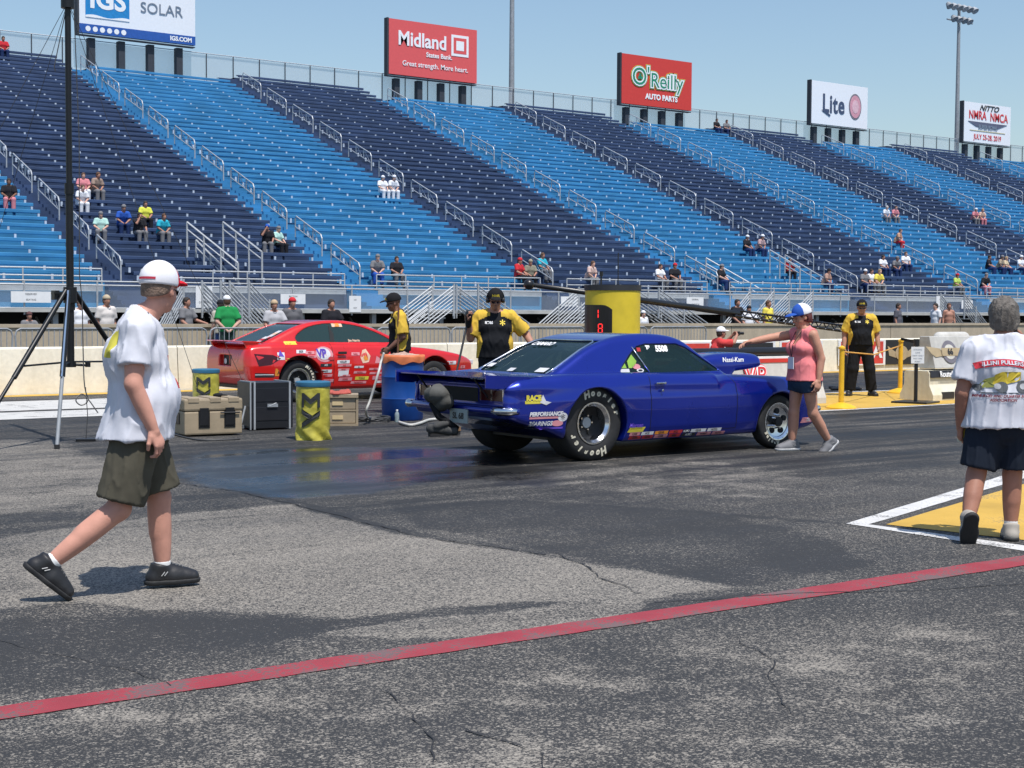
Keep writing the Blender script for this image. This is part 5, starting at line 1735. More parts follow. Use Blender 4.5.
# hip line rising over the rear wheel, sunken centre of the deck and hood
F.f = smin(F.f, (np.sqrt(np.maximum((Y - .80) ** 2 + (Z - (.81 - .045 * np.clip((X - .6) / 1.2, 0, 1) - .055 * np.clip((-X - .3) / .8, 0, 1))) ** 2, 0)) - .055 + np.maximum(0, np.maximum(X - 1.7, -.95 - X)) * .6).astype(np.float32), .12)
hood = (Z - (.985 - .05 * np.clip((X - 2.1) / 1.2, 0, 1))) + 0 * Y
inner = dg + .032
winS = poly_sd([(.46, .88), (.52, .95), (.66, 1.07), (.77, 1.145), (.90, 1.175), (1.34, 1.172), (1.47, 1.13), (1.90, .88)], F.ax[0][:, None], F.ax[2][None, :])[:, None, :]
winR = MX([X - .44 + 0 * Y + 0 * Z, .885 - Z + 0 * X + 0 * Y, Z - 1.205 + 0 * X + 0 * Y, Y - .60 + .30 * (Z - .88) + 0 * X])
winF = MX([1.48 - X + 0 * Y + 0 * Z, .88 - Z + 0 * X + 0 * Y, Z - 1.19 + 0 * X + 0 * Y, Y - .62 + .25 * (Z - .88) + 0 * X])
cut = MN([np.maximum(winS + 0 * Y, .40 - Y + 0 * X), winR, winF]).astype(np.float32)
shell = np.maximum(dg, -np.where(Z > .865, inner, 9.0))
shell = smax(shell, -cut, .008)
cav = np.maximum(inner, .60 - Z)                                   # hollow cabin
F.f = smin(F.f, shell.astype(np.float32), .015)
F.f = np.maximum(F.f, -np.maximum(cav, Z - .90).astype(np.float32))
# wheel wells
for cx, R_, yi in ((0.0, .405, .48), (2.66, .345, .50)):
    zc = .345 if cx == 0 else .285
    wl = np.maximum(np.sqrt((X - cx) ** 2 + (Z - zc) ** 2) - R_ + 0 * Y, yi - Y + 0 * X)
    F.f = smax(F.f, -wl.astype(np.float32), .012)
# tail: recessed panel and trunk cavity under the deck lip
rp = MX([X + 1.055 + 0 * Y + 0 * Z, .58 - Z + 0 * X + 0 * Y, Z - .775 + 0 * X + 0 * Y, Y - .76 + 0 * X + 0 * Z])
F.f = smax(F.f, -rp.astype(np.float32), .015)
F.add((.17 - Z + 0 * X + 0 * Y).astype(np.float32), .02, 'int')
V, Q, N = F.mesh(mirror=True)
Fg = F
blue = PG(597, 461.5)
BY = blue.y + .06           # outer face of the near rear tyre
car = empty("race_car", (blue.x, BY + .84, 0), 0, "deep blue classic muscle coupe with fat rear slicks and a tall hood scoop", "car")
doorP = [(.73, .26), (.73, .87), (1.86, .86), (1.98, .74), (1.98, .26)]
hoodP = lambda c, n: (c[:, 0] > 2.05) & (c[:, 0] < 3.34) & (np.abs(c[:, 1]) < .72) & (n[:, 2] > .55)
trunkP = lambda c, n: (c[:, 0] < -.52) & (np.abs(c[:, 1]) < .70) & (n[:, 2] > .55) & (c[:, 2] > .75)
doorF = lambda c, n: inpoly(doorP, c[:, 0], c[:, 2]) & (np.abs(c[:, 1]) > .70) & (c[:, 2] < .868)
glassline = lambda c, n: np.zeros(len(c), bool)
pieces = split_faces(V, Q, N, [("doorR", lambda c, n: doorF(c, n) & (c[:, 1] < 0)), ("doorL", lambda c, n: doorF(c, n) & (c[:, 1] > 0)), ("hood", hoodP), ("trunk_lid", trunkP)])
body = None; doors = []
for nm, g_ in pieces:
    if g_ is None: continue
    name = {"__body": "body", "doorR": "door", "doorL": "door"}.get(nm, nm)
    o = link(name, mesh_np(name, g_[0], g_[1], None, g_[2]), car, BLUEP)
    if nm == "__body": body = o
    if nm == "doorR": doorR = o
    if nm == "hood": hoodo = o
    if nm == "trunk_lid": trunk = o
sn = Snap(V, Q)
# glass: a slightly smaller cabin, kept only where the openings are
Fq = Field(F.lo, F.lo + F.h * (F.n - 1), F.h); Fq.f = np.maximum(np.maximum((dg + .012), -(dg + .050)), np.maximum(cut - .03, .85 - Z)).astype(np.float32)
gv, gq, gn = Fq.mesh(mirror=True)
for nm, g_ in split_faces(gv, gq, gn, [("rear_window", lambda c, n: (c[:, 0] < .50) & (np.abs(n[:, 1]) < .6)), ("windshield", lambda c, n: (c[:, 0] > 1.3) & (np.abs(n[:, 1]) < .55)), ("far_side", lambda c, n: c[:, 1] > 0)]):
    if g_ is None: continue
    near_ = nm == "__body"; nm = "side_window" if nm in ("__body", "far_side") else nm
    go = link(nm, mesh_np(nm, g_[0], g_[1], None, g_[2]), car, GLASS)
    if near_: sidewin = go
    if nm == "rear_window": rearwin = go
# seams, sill, handle
for pts in ([(.73, .26), (.73, .87)], [(1.98, .26), (1.98, .74), (1.92, .85)], [(.73, .26), (1.98, .26)], ):
    seamline(sn, doorR, pts)
mb = MB(); mb.box((.86, -.895, .775), (.13, .035, .018)); mb.cyl((.91, -.89, .775), (.91, -.925, .775), .014, 10)
mb.cyl((.88, -.88, .70), (.88, -.918, .70), .014, 10)
mb.build("handle", CHROME, doorR, bevel=.004)
for sgn in (-1, 1):
    mb = MB()
    for k in range(2):
        pass
# window trims
def rimtube(pts, r_, m, parent, name):
    mb = MB(); mb.tube(pts, r_, 6); return mb.build(name, m, parent, smooth='all')
def on_shell(x, z, sg=-1):
    h_ = BVG.ray_cast(Vector((x, sg * 2, z)), Vector((0, -sg, 0)))
    return (h_[0] + Vector((0, sg * .004, 0))) if h_[0] else Vector((x, sg * .72, z))
Fw = Field(F.lo, F.lo + F.h * (F.n - 1), F.h); Fw.f = dg
wv, wq, _ = Fw.mesh(mirror=True)
BVG = BVHTree.FromPolygons([tuple(v) for v in wv], [tuple(int(i) for i in q) for q in wq])
rimtube([on_shell(.70, 1.15), on_shell(.78, 1.02), on_shell(.86, .885)], .007, CHROME, car, "window_divider")
rw = []
for y_, z_ in [(-.58, .885), (-.59, .93), (-.53, 1.12), (-.49, 1.195), (-.42, 1.212), (.42, 1.212), (.49, 1.195), (.53, 1.12), (.59, .93), (.58, .885)]:
    h_ = BVG.ray_cast(Vector((-2, y_, z_)), Vector((1, 0, 0))); 
    if h_[0]: rw.append(h_[0] + Vector((-.004, 0, .002)))
rimtube(rw, .011, CHROME, car, "rear_window_trim")
# cabin: seat, cage, driver hidden behind dark glass
mb = MB(); mb.b2(-.2, 1.8, -.68, .68, .38, .60); mb.build("cabin_floor", INTK, car)
mb = MB(); mb.box((.82, .36, .82), (.14, .46, .50), Matrix.Rotation(-.2, 3, 'Y')); mb.box((1.02, .36, .62), (.44, .46, .12)); mb.build("seat", INTK, car, bevel=.03)
mb = MB()
mb.tube([(.60, -.60, .5), (.60, -.57, 1.0), (.62, -.42, 1.18), (.62, .42, 1.18), (.60, .57, 1.0), (.60, .60, .5)], .022, 8)
mb.tube([(.60, -.50, 1.13), (-.10, -.45, .80)], .02, 8); mb.tube([(.60, .50, 1.13), (-.10, .45, .80)], .02, 8); mb.tube([(.60, .48, 1.13), (.45, -.55, .65)], .02, 8)
mb.tube([(.62, -.53, 1.10), (1.3, -.54, 1.12), (1.70, -.60, .88)], .02, 8); mb.tube([(.60, -.58, .85), (1.7, -.62, .72)], .02, 8)
mb.build("roll_cage", ALUD, car, smooth='all')
hlm = MB(); hlm.lathe([(.001, -.13), (.08, -.11), (.125, -.02), (.12, .06), (.07, .12), (.001, .135)], (.86, .36, 1.07), 'z', 18)
hlm.build("steering_wheel", INTK, car, smooth='all') if False else None
# hood scoop
Fs = Field((1.70, 0, .65), (3.05, .42, 1.22), .011)
Xs, Ys, Zs = Fs.ax[0][:, None, None], Fs.ax[1][None, :, None], Fs.ax[2][None, None, :]
prof = [tuple(q) for q in spline([(1.80, .80), (1.98, .94), (2.25, 1.03), (2.6, 1.055), (2.88, 1.045), (3.0, 1.01), (3.01, .90), (2.90, .87), (2.60, .84)], 5)] + [(2.5, .74), (1.8, .74)]
s2 = poly_sd(prof, Fs.ax[0][:, None], Fs.ax[2][None, :])[:, None, :]
Ws = interp(Fs.ax[0], [1.7, 1.95, 2.4, 2.8, 3.05], [.16, .22, .27, .28, .28])[:, None, None] - .10 * np.clip((Zs - .90) / .2, 0, 1) ** 2
Fs.f = smax(s2, Ys - Ws, .07).astype(np.float32)
mouth = MX([2.84 - Xs + 0 * Ys + 0 * Zs, Ys - .20 + 0 * Xs + 0 * Zs, np.abs(Zs - .955) - .05 + 0 * Xs + 0 * Ys])
Fs.f = smax(Fs.f, -mouth.astype(np.float32), .02)
sv, sq, sn_ = Fs.mesh(mirror=True)
scoop = link("hood_scoop", mesh_np("hood_scoop", sv, sq, None, sn_), car, BLUEP)
ss = Snap(sv, sq)
stext(ss, scoop, "Nassi-Kam", .075, 2.55, .975, LET_W, bold=.001, shear=.3, off=.006)
# bumper, plate, tail lamps, spoiler
mb = MB(); pts = [(-1.02, -.93, .545), (-1.10, -.90, .545), (-1.165, -.80, .545), (-1.18, 0, .545), (-1.165, .80, .545), (-1.10, .90, .545), (-1.02, .93, .545)]
mb.tube(pts, .001, 4)
bm_ = MB()
for a, b in zip(pts[:-1], pts[1:]):
    a = Vector(a); b = Vector(b)
    bm_.quad(a + Vector((0, 0, .035)), b + Vector((0, 0, .035)), b - Vector((0, 0, .035)), a - Vector((0, 0, .035)))
    bm_.quad(a + Vector((0, 0, .035)), b + Vector((0, 0, .035)), b + Vector((.05, 0, .028)), a + Vector((.05, 0, .028)))
bm_.tube(pts, .034, 8)
rb_ = bm_.build("rear_bumper", BLUEP, car, smooth='all')  # body blue stands in for the dark reflection on the chrome middle
for sg in (-1, 1):
    mb = MB(); q_ = [(x_, sg * -y_, z_) for x_, y_, z_ in pts[:3]] + [(-1.17, sg * .70, .545)]; mb.tube(q_, [.03, .042, .044, .030], 10); mb.build("bumper_end", CHROME, rb_, smooth='all')
for sg in (-1, 1):
    mb = MB(); mb.b2(-1.062, -1.045, sg * .34, sg * .74, .63, .74); o = mb.build("tail_light", TAILR, car, bevel=.003)
    mb = MB(); mb.b2(-1.070, -1.06, sg * .535, sg * .545, .63, .74); mb.b2(-1.070, -1.06, sg * .34, sg * .35, .625, .745); mb.b2(-1.07, -1.06, sg * .73, sg * .74, .625, .745); mb.build("lamp_trim", CHROME, o)
mb = MB(); mb.b2(-1.235, -1.22, -.36, -.06, .40, .54); pl = mb.build("licence_plate", mat("plate_grey", (.30, .36, .36), .5), car)
put_text("plate_lettering", "SL 68", .085, (-1.241, -.21, .47), (0, -1, 0), (0, 0, 1), SK, pl, bold=.002)
mb = MB(); mb.b2(-1.06, -1.02, -.30, .30, .61, .75); mb.build("gas_panel", INTK, car)
# flat spoiler on the deck with end fences
mb = MB(); mb.prism([(-.62, .855), (-1.05, .835), (-1.30, .865), (-1.30, .877), (-1.05, .852), (-.62, .875)], -.80, .80); sp_ = mb.build("spoiler", BLUEP, car)
for sg in (-1, 1):
    mb = MB(); mb.prism([(-.78, .87), (-1.33, .90), (-1.33, .775), (-1.12, .76), (-.90, .82)], sg * .80 - .006, sg * .80 + .006); mb.build("end_plate", BLUEP, sp_)
    mb = MB(); mb.tube([(-1.08, sg * .5, .66), (-1.26, sg * .5, .86)], .010, 6); mb.build("strut", DARKM, sp_)
put_text("plate_lettering", "CHASSIS", .06, (-1.305, -.62, .871), (0, -1, 0), (0, 0, 1), GREYL, sp_)
# parachute pack and wheelie bars
F2 = Field((-2.1, -.35, .1), (-1.0, .35, .95), .014)
F2.ell((-1.36, -.02, .68), (.12, .11, .09), .03); F2.ell((-1.30, -.06, .60), (.09, .10, .08), .03)
sdf_obj("parachute_pack", F2, cloth("grey_canvas", (.085, .085, .08), var=.4, bump=.6, bscale=14), car, wr=.02, wscale=10)
mb = MB(); mb.tube([(-1.05, 0, .52), (-1.28, -.04, .56)], .03, 8); mb.tube([(-1.42, .0, .60), (-1.36, -.04, .46), (-1.26, -.10, .38), (-1.18, -.12, .33)], [.03, .035, .035, .03], 8); mb.build("parachute_strap", BLACKC, car, smooth='all')
F2 = Field((-2.1, -.45, .1), (-1.0, .45, .6), .012)
F2.cone((-1.42, .0, .335), (-1.22, -.12, .31), .045, .04, .02); F2.cone((-1.40, -.06, .36), (-1.30, -.10, .39), .03, .025, .02)
sdf_obj("release_pouch", F2, cloth("dark_grey_canvas", (.07, .07, .07)), car, wr=.008, wscale=14)
# underside and axle
mb = MB(); mb.cyl((0, -.7, .40), (0, .7, .40), .055, 12); mb.lathe([(.001, -.15), (.15, -.08), (.17, 0), (.15, .08), (.001, .15)], (0, 0, .40), 'y', 16); mb.b2(-.30, 3.1, -.50, .50, .20, .36); mb.b2(-.95, -.35, -.32, .32, .42, .58); mb.build("underbody", DARKM, car)
# wheels
wheel(car, 0, -.665, .385, .385, .37, .205, -1, .75, ("Hoosier", .085, (math.radians(65), math.radians(250))))
wheel(car, 0, .665, .385, .385, .37, .205, 1, .75)
wheel(car, 2.66, -.80, .30, .30, .16, .20, -1, .25, ("Racing", .05, (math.radians(240),)), 5)
wheel(car, 2.66, .80, .30, .30, .16, .20, 1, .25)
# headlights and front bumper
for sg in (-1, 1):
    mb = MB(); mb.lathe([(.001, 3.43), (.08, 3.425), (.09, 3.38)], (0, sg * .60, .56), 'x', 16); mb.build("headlight", SW, car, smooth=True)
mb = MB(); mb.tube([(3.24, -.88, .42), (3.40, -.80, .42), (3.47, -.4, .42), (3.47, .4, .42), (3.40, .80, .42), (3.24, .88, .42)], .035, 8); mb.build("front_bumper", CHROME, car, smooth='all')
# lettering and stickers on the near side
stext(sn, body, "RACE", .07, -.80, .665, SY, bold=.005)
sticker(sn, body, rectp(-.79, .625, .22, .03), SY); sticker(sn, body, [(-.73, .62), (-.69, .70), (-.66, .635), (-.60, .62), (-.66, .595)], SW, off=.006)
stext(sn, body, "PERFORMANCE", .055, -.66, 0.505, SW, bold=.003, shear=.2)
sticker(sn, body, rectp(-.68, 0.470, .34, .022), SP); sticker(sn, body, ovalp(-.46, 0.470, .06, .045), SW); stext(sn, body, "*", .12, -.46, 0.450, SK, off=.010)
stext(sn, body, "BEARINGS", .06, -.72, 0.410, SW, bold=.002, shear=.2); sticker(sn, body, ovalp(-.52, 0.410, .07, .03), SP); sticker(sn, body, rectp(-.60, 0.365, .30, .02), SB)
stext(sn, body, "Moroso", .06, .52, .345, SB, bold=.003, shear=.3)
sticker(sn, body, rectp(.52, .30, .22, .05, .03), SY)
x = .42
ss_ = [(.20, SP), (.18, SW), (.20, SO_), (.19, SR)]
rr_ = random.Random(5)
for z_, lst in ((.255, [(.16, SP), (.19, SW), (.20, SO_), (.20, SR), (.10, SK), (.24, SW), (.22, SW)]), (.215, [(.18, SR), (.17, SR), (.20, SP), (.18, SR), (.22, SK), (.22, SP), (.20, SP)])):
    x = .44
    for w_, m_ in lst:
        sticker(sn, body, rectp(x + w_ / 2, z_, w_ * .92, .034, .01), m_)
        tm = ("MSD", "NGK", "ACE", "HURST", "CAM", "GEAR", "AUTO")[rr_.randrange(7)]
        stext(sn, body, tm, .032, x + w_ / 2, z_, SK if m_ is not SK else SW, bold=.001)
        x += w_ * 1.02
sticker(sn, body, rectp(3.15, .30, .26, .06, .03), SP); stext(sn, body, "OIL", .05, 3.17, .30, SW, bold=.002)
sg_ = Snap(gv, gq)
def wst(s, size, x, z, m): stext(sg_, sidewin, s, size, x, z, m, bold=.005, off=.006)
wst("TS", .05, .93, 1.14, LET_W); wst("5508", .085, 1.12, 1.125, LET_W)
sticker(sg_, sidewin, rectp(.53, .905, .14, .035), SW); sticker(sg_, sidewin, [(.50, .93), (.56, .98), (.57, .93)], SG, off=.005)
sticker(sg_, sidewin, [(.60, .93), (.60, 1.0), (.68, 1.07), (.73, 1.0), (.69, .95), (.64, .93)], SG); sticker(sg_, sidewin, ovalp(.71, .945, .055, .028), SP); sticker(sg_, sidewin, ovalp(.75, .905, .05, .02), SW); sticker(sg_, sidewin, ovalp(.75, .905, .03, .010), INTK, off=.007)
sticker(sg_, sidewin, rectp(.80, 1.12, .05, .04), SR, off=.005)
def rear_snap(tm):
    for v in tm.vertices:
        h_ = BVG.ray_cast(Vector((-2, v.co.y, v.co.z)), Vector((1, 0, 0)))
        v.co = (h_[0] + Vector((-.006, 0, .006))) if h_[0] else v.co
tm = text_mesh("CAMARO", .085, bold=.003); 
for v in tm.vertices: v.co = Vector((0, .22 - v.co.x, 1.165 + v.co.y * .5))
rear_snap(tm); link("lettering", tm, rearwin, LET_W)
for (y_, z_, w_, hh_) in ((-.44, .915, .16, .04), (.05, .905, .10, .03), (.50, .94, .10, .035)):
    me = grid_poly([(y_ - w_ / 2, z_ - hh_ / 2), (y_ + w_ / 2, z_ - hh_ / 2), (y_ + w_ / 2, z_ + hh_ / 2), (y_ - w_ / 2, z_ + hh_ / 2)])
    for v in me.vertices: v.co = Vector((0, v.co.x, v.co.z))
    rear_snap(me); link("sticker", me, rearwin, SW)

# ---------------------------------------------------------------- red coupe
h = .014
low = [tuple(q) for q in spline([(-.88, .30), (-.92, .48), (-.93, .70), (-.88, .87), (-.75, .935), (-.45, .965), (.2, .965), (1.2, .935), (1.95, .905), (2.6, .85), (3.15, .76), (3.50, .66), (3.66, .52), (3.66, .35), (3.55, .24), (3.2, .20)], 5)] + [(.5, .19), (-.6, .20)]
green = [tuple(q) for q in spline([(-.72, .90), (-.25, 1.10), (.10, 1.24), (.45, 1.315), (.80, 1.34), (1.15, 1.32), (1.50, 1.23), (1.85, 1.09), (2.30, .86)], 5)] + [(2.2, .75), (-.6, .75)]
F, X, Y, Z, dg = car_field(h, -1.12, 3.78, 1.42, low,
    ([-.95, -.85, -.5, 0, .9, 1.8, 2.7, 3.2, 3.55, 3.68], [.70, .80, .88, .895, .885, .89, .89, .85, .70, .55]),
    ([.1, .25, .40, .60, .75, .90, 1.0], [.94, .97, .99, 1.0, .975, .91, .82]),
    green, ([-.8, 0, .9, 1.6, 2.4], [.70, .74, .755, .77, .72]), ([.75, .93, 1.10, 1.25, 1.35], [1.0, .97, .86, .76, .66]), .07,
    flares=((0.0, .55, .48, .22, .02), (2.65, .55, .46, .22, .02)))
inner = dg + .030
winS = poly_sd([tuple(q) for q in spline([(.05, .985), (.02, 1.05), (.12, 1.14), (.34, 1.235), (.70, 1.285), (1.12, 1.265), (1.46, 1.18), (1.80, 1.03), (1.86, .965)], 4)], F.ax[0][:, None], F.ax[2][None, :])[:, None, :]
winR = MX([X - .30 + 0 * Y + 0 * Z, .965 - Z + 0 * X + 0 * Y, Z - 1.275 + 0 * X + 0 * Y, Y - .55 + .35 * (Z - 1.0) + 0 * X])
winF = MX([1.45 - X + 0 * Y + 0 * Z, .94 - Z + 0 * X + 0 * Y, Z - 1.275 + 0 * X + 0 * Y, Y - .62 + .3 * (Z - 1.0) + 0 * X])
cut = MN([np.maximum(winS + 0 * Y, .35 - Y + 0 * X), winR, winF]).astype(np.float32)
shell = smax(np.maximum(dg, -np.where(Z > .95, inner, 9.0)), -cut, .008)
F.f = smin(F.f, shell.astype(np.float32), .02)
F.f = np.maximum(F.f, -MX([inner, .65 - Z + 0 * X, Z - .98 + 0 * X]).astype(np.float32))
for cx, R_ in ((0.0, .40), (2.65, .36)):
    wl = np.maximum(np.sqrt((X - cx) ** 2 + (Z - .36) ** 2) - R_ + 0 * Y, .50 - Y + 0 * X)
    F.f = smax(F.f, -wl.astype(np.float32), .012)
lamp = MX([X + .80 + 0 * Y + 0 * Z, np.abs(Z - .70) - .09 + .10 * (X + .95) + 0 * Y])
vent = MX([X + .84 + 0 * Y + 0 * Z, np.abs(Z - .68) - .085 + 0 * X + 0 * Y, np.abs(Y - .0) - .22 + 0 * X + 0 * Z])
F.f = smax(F.f, -vent.astype(np.float32), .01)
V, Q, N = F.mesh(mirror=True)
rc = PD(300, 392, 25.6)
RC = Vector((PY(300, 380, 22.25).x, 23.1, 0))
car2 = empty("race_car", RC, 0, "red racing coupe covered in sponsor stickers behind the cases", "car")
dR = [(.62, .28), (.62, .96), (2.02, .90), (2.10, .80), (2.02, .28)]
for nm, g_ in split_faces(V, Q, N, [("door", lambda c, n: inpoly(dR, c[:, 0], c[:, 2]) & (c[:, 1] < -.68) & (c[:, 2] < .955)), ("trunk_lid", lambda c, n: (c[:, 0] < -.55) & (np.abs(c[:, 1]) < .62) & (n[:, 2] > .55)), ("hood", lambda c, n: (c[:, 0] > 2.2) & (c[:, 0] < 3.5) & (np.abs(c[:, 1]) < .66) & (n[:, 2] > .5))]):
    if g_ is None: continue
    name = "body" if nm == "__body" else nm
    o = link(name, mesh_np(name, g_[0], g_[1], None, g_[2]), car2, REDP)
    if name == "body": body2 = o
    if name == "door": door2 = o
sn2 = Snap(V, Q)
Fq = Field(F.lo, F.lo + F.h * (F.n - 1), F.h); Fq.f = np.maximum(np.maximum(dg + .012, -(dg + .052)), np.maximum(cut - .03, .93 - Z)).astype(np.float32)
gv, gq, gn = Fq.mesh(mirror=True)
for nm, g_ in split_faces(gv, gq, gn, [("rear_window", lambda c, n: (c[:, 0] < .30) & (np.abs(c[:, 1]) < .60)), ("windshield", lambda c, n: (c[:, 0] > 1.4) & (np.abs(n[:, 1]) < .55)), ("far_side", lambda c, n: c[:, 1] > 0)]):
    if g_ is None: continue
    near_ = nm == "__body"; nm = "side_window" if nm in ("__body", "far_side") else nm
    go = link(nm, mesh_np(nm, g_[0], g_[1], None, g_[2]), car2, GLASS2)
    if near_: sw2 = go
    if nm == "rear_window": rw2 = go
sg2 = Snap(gv, gq)
sticker(sg2, sw2, [(.66, .97), (.74, .97), (.78, 1.30), (.70, 1.30)], INTK, name="window_pillar")
for pts in ([(.62, .28), (.62, .96)], [(2.02, .28), (2.10, .80), (2.03, .90)]): seamline(sn2, door2, pts, .008)
mb = MB(); mb.box((.78, -.895, .80), (.16, .02, .045)); mb.build("handle", INTK, door2, bevel=.005)
mb = MB(); mb.b2(-.3, 1.9, -.66, .66, .40, .64); mb.build("cabin_floor", INTK, car2)
mb = MB(); mb.box((.85, .34, .85), (.14, .44, .55), Matrix.Rotation(-.2, 3, 'Y')); mb.box((.85, -.34, .85), (.14, .44, .55), Matrix.Rotation(-.2, 3, 'Y')); mb.build("seats", INTK, car2, bevel=.02)
# spoiler wing
mb = MB(); mb.prism([(-.60, .975), (-.93, .985), (-.96, .995), (-.93, 1.005), (-.60, .995)], -.64, .64); w2 = mb.build("spoiler", REDP, car2)
for sg in (-1, 1):
    mb = MB(); mb.prism([(-.62, .90), (-.84, .88), (-.90, .99), (-.64, .98)], sg * .60 - .02, sg * .60 + .02); mb.build("mount", REDP, w2)
    mb = MB(); mb.b2(-.845, -.825, sg * .02, sg * .21, .60, .76); o = mb.build("tail_panel", SK, car2)
    mb = MB(); mb.lathe([(.001, -.87), (.05, -.86)], (0, sg * .12, .66), 'x', 12); mb.build("lamp", SW if sg > 0 else SK, o)
sticker(sn2, body2, [(-.80, .80), (-.50, .78), (-.36, .72), (-.55, .62), (-.74, .60), (-.72, .68)], TAILR, name="side_lamp")
sticker(sn2, body2, [(-.80, .42), (-.50, .42), (-.44, .48), (-.80, .49)], SK, name="bumper_slot"); sticker(sn2, body2, [(-.80, .455), (-.50, .455), (-.50, .468), (-.80, .468)], SW, off=.007)
wheel(car2, 0, -.68, .345, .345, .27, .20, -1, .55, ("Mickey", .055, (math.radians(30),)))
wheel(car2, 0, .68, .345, .345, .27, .20, 1, .55)
wheel(car2, 2.65, -.76, .32, .32, .17, .19, -1, .2); wheel(car2, 2.65, .76, .32, .32, .17, .19, 1, .2)
mb = MB(); mb.b2(-.8, 3.4, -.5, .5, .22, .34); mb.build("underbody", DARKM, car2)
for sg in (-1, 1):
    mb = MB(); mb.b2(3.40, 3.62, sg * .35, sg * .66, .56, .64); mb.build("headlight", SW, car2, bevel=.01)
# stickers
sticker(sn2, body2, ovalp(.45, .78, .17, .13, 18), SP); sticker(sn2, body2, ovalp(.44, .79, .13, .10, 18), SW, off=.006)
stext(sn2, body2, "VP", .19, .40, .79, SB, bold=.010, off=.010, sx=.8); sticker(sn2, body2, ovalp(.57, .71, .06, .03, 12), SR, off=.012)
for (x, z_, w_, hh_, m_, tx) in ((-.36, .76, .13, .12, SW, ""), (.02, .83, .18, .055, SW, "JEGS"), (.18, .81, .17, .05, SP, "MSD"), (-.20, .70, .17, .045, SY, "NGK"), (.00, .72, .20, .045, SP, "CAMS"),
                          (-.34, .50, .28, .12, SO_, "AXLE"), (.46, .60, .22, .05, SK, "ACE"), (.44, .50, .26, .05, SW, "BRAKES"), (.46, .43, .24, .045, SP, "STEEL"), (.50, .34, .22, .05, SP, "GOOD"),
                          (.80, .65, .24, .055, SW, "HOLLEY"), (.82, .59, .26, .04, SP, "FUEL"), (.80, .47, .20, .12, SW, ""), (.84, .36, .26, .055, SP, "GEARS"), (1.10, .56, .18, .035, SW, "Jim"), (1.16, .37, .26, .055, SY, "TOOLS"), (1.45, .45, .28, .035, SP, "WIN"), (1.50, .37, .26, .06, SP, "PARTS"), (-.42, .90, .0001, .0001, SW, "")):
    if w_ < .01: continue
    sticker(sn2, body2, rectp(x, z_, w_, hh_, .01), m_)
    if tx: stext(sn2, body2, tx, hh_ * .85, x, z_, SK if m_ in (SW, SY, SO_) else SR if m_ is not SK else SW, bold=.001, off=.009, sx=.8)
sticker(sn2, body2, [(-.40, .76), (-.36, .86), (-.30, .75)], SB, off=.007)
sticker(sn2, body2, [(1.18, .62), (1.14, .72), (1.20, .84), (1.27, .86), (1.34, .74), (1.30, .64)], SN); sticker(sn2, body2, [(1.22, .66), (1.20, .72), (1.25, .76), (1.29, .68)], SO_, off=.007)
sticker(sn2, body2, [(1.42, .62), (1.46, .74), (1.52, .70), (1.60, .80), (1.56, .62)], SP)
sticker(sn2, body2, rectp(-.12, .97, .22, .055, .02), SY)
sticker(sg2, sw2, rectp(.86, 1.265, .20, .07), SN, off=.006); stext(sg2, sw2, "28", .085, .86, 1.265, SO_, bold=.006, off=.010)
stext(sg2, sw2, "Jim Harris", .055, 1.12, 1.0, SN, bold=.002, off=.006)
for k_, (x, z_, w_, hh_, m_, tx) in enumerate(((.20, .745, .16, .04, SP, "CLUTCH"), (-.14, .62, .12, .04, SP, "OIL"), (1.05, .78, .16, .05, SP, "Racing"), (.80, .52, .22, .035, SP, "PISTONS"), (1.12, .47, .24, .04, SP, "IGNITION"),
    (1.42, .52, .24, .035, SP, "HEADS"), (1.75, .62, .20, .04, SN, "CARB"), (1.80, .50, .22, .045, SP, "TIRES"), (1.82, .38, .24, .05, SP, "FLUIDS"), (1.10, .30, .30, .04, SP, "TRANSMISSIONS"), (1.60, .30, .30, .04, SW, "CONVERTERS"), (.82, .42, .22, .03, SP, "VALVES"), (2.15, .62, .20, .05, SW, "SHOCKS"), (3.00, .60, .20, .06, SW, "FAST"), (3.28, .52, .14, .05, SP, "PRO"))):
    sticker(sn2, body2, rectp(x, z_, w_, hh_, .01), m_); stext(sn2, body2, tx, hh_ * .8, x, z_, SR, bold=.001, off=.009, sx=.75)
# zig-zag of small stickers down the edge of the rear glass, near side
for k in range(9):
    t = k / 8; x = -.58 + .62 * t; z_ = .975 + .27 * t
    h_ = sg2.b.ray_cast(Vector((x - .4, -.50 + .12 * t, z_ + .8)), Vector((.25, 0, -1)).normalized())
    c = h_[0] if h_[0] else Vector((x, -.5 + .1 * t, z_))
    mb = MB(); mb.box(tuple(c + Vector((-.01, 0, .012))), (.085, .13, .004), Matrix.Rotation(-.42, 3, 'Y')); mb.build("sticker", (SW, SR, SW, SN)[k % 4], rw2)
# ================================================================ THINGS ON THE TRACK
TANP = mat("tan_plastic", (0.34, 0.27, 0.18), .6, var=.12, bump=.15, bscale=60)
YDRUM = mat("yellow_vinyl", (0.46, 0.41, 0.06), .32, var=.18, scale=12, bump=.8, bscale=14)
YPAINT = mat("yellow_paint", (0.70, 0.52, 0.03), .5, var=.10, scale=4)
BBAR = mat("blue_plastic", (0.004, 0.060, 0.28), .42, var=.12)
ORNG = mat("orange_liner", (0.62, 0.17, 0.06), .6, bump=.5, bscale=18)
TEALL = mat("teal_lid", (0.03, 0.14, 0.24), .5)
yawim = yaw_of(RT)

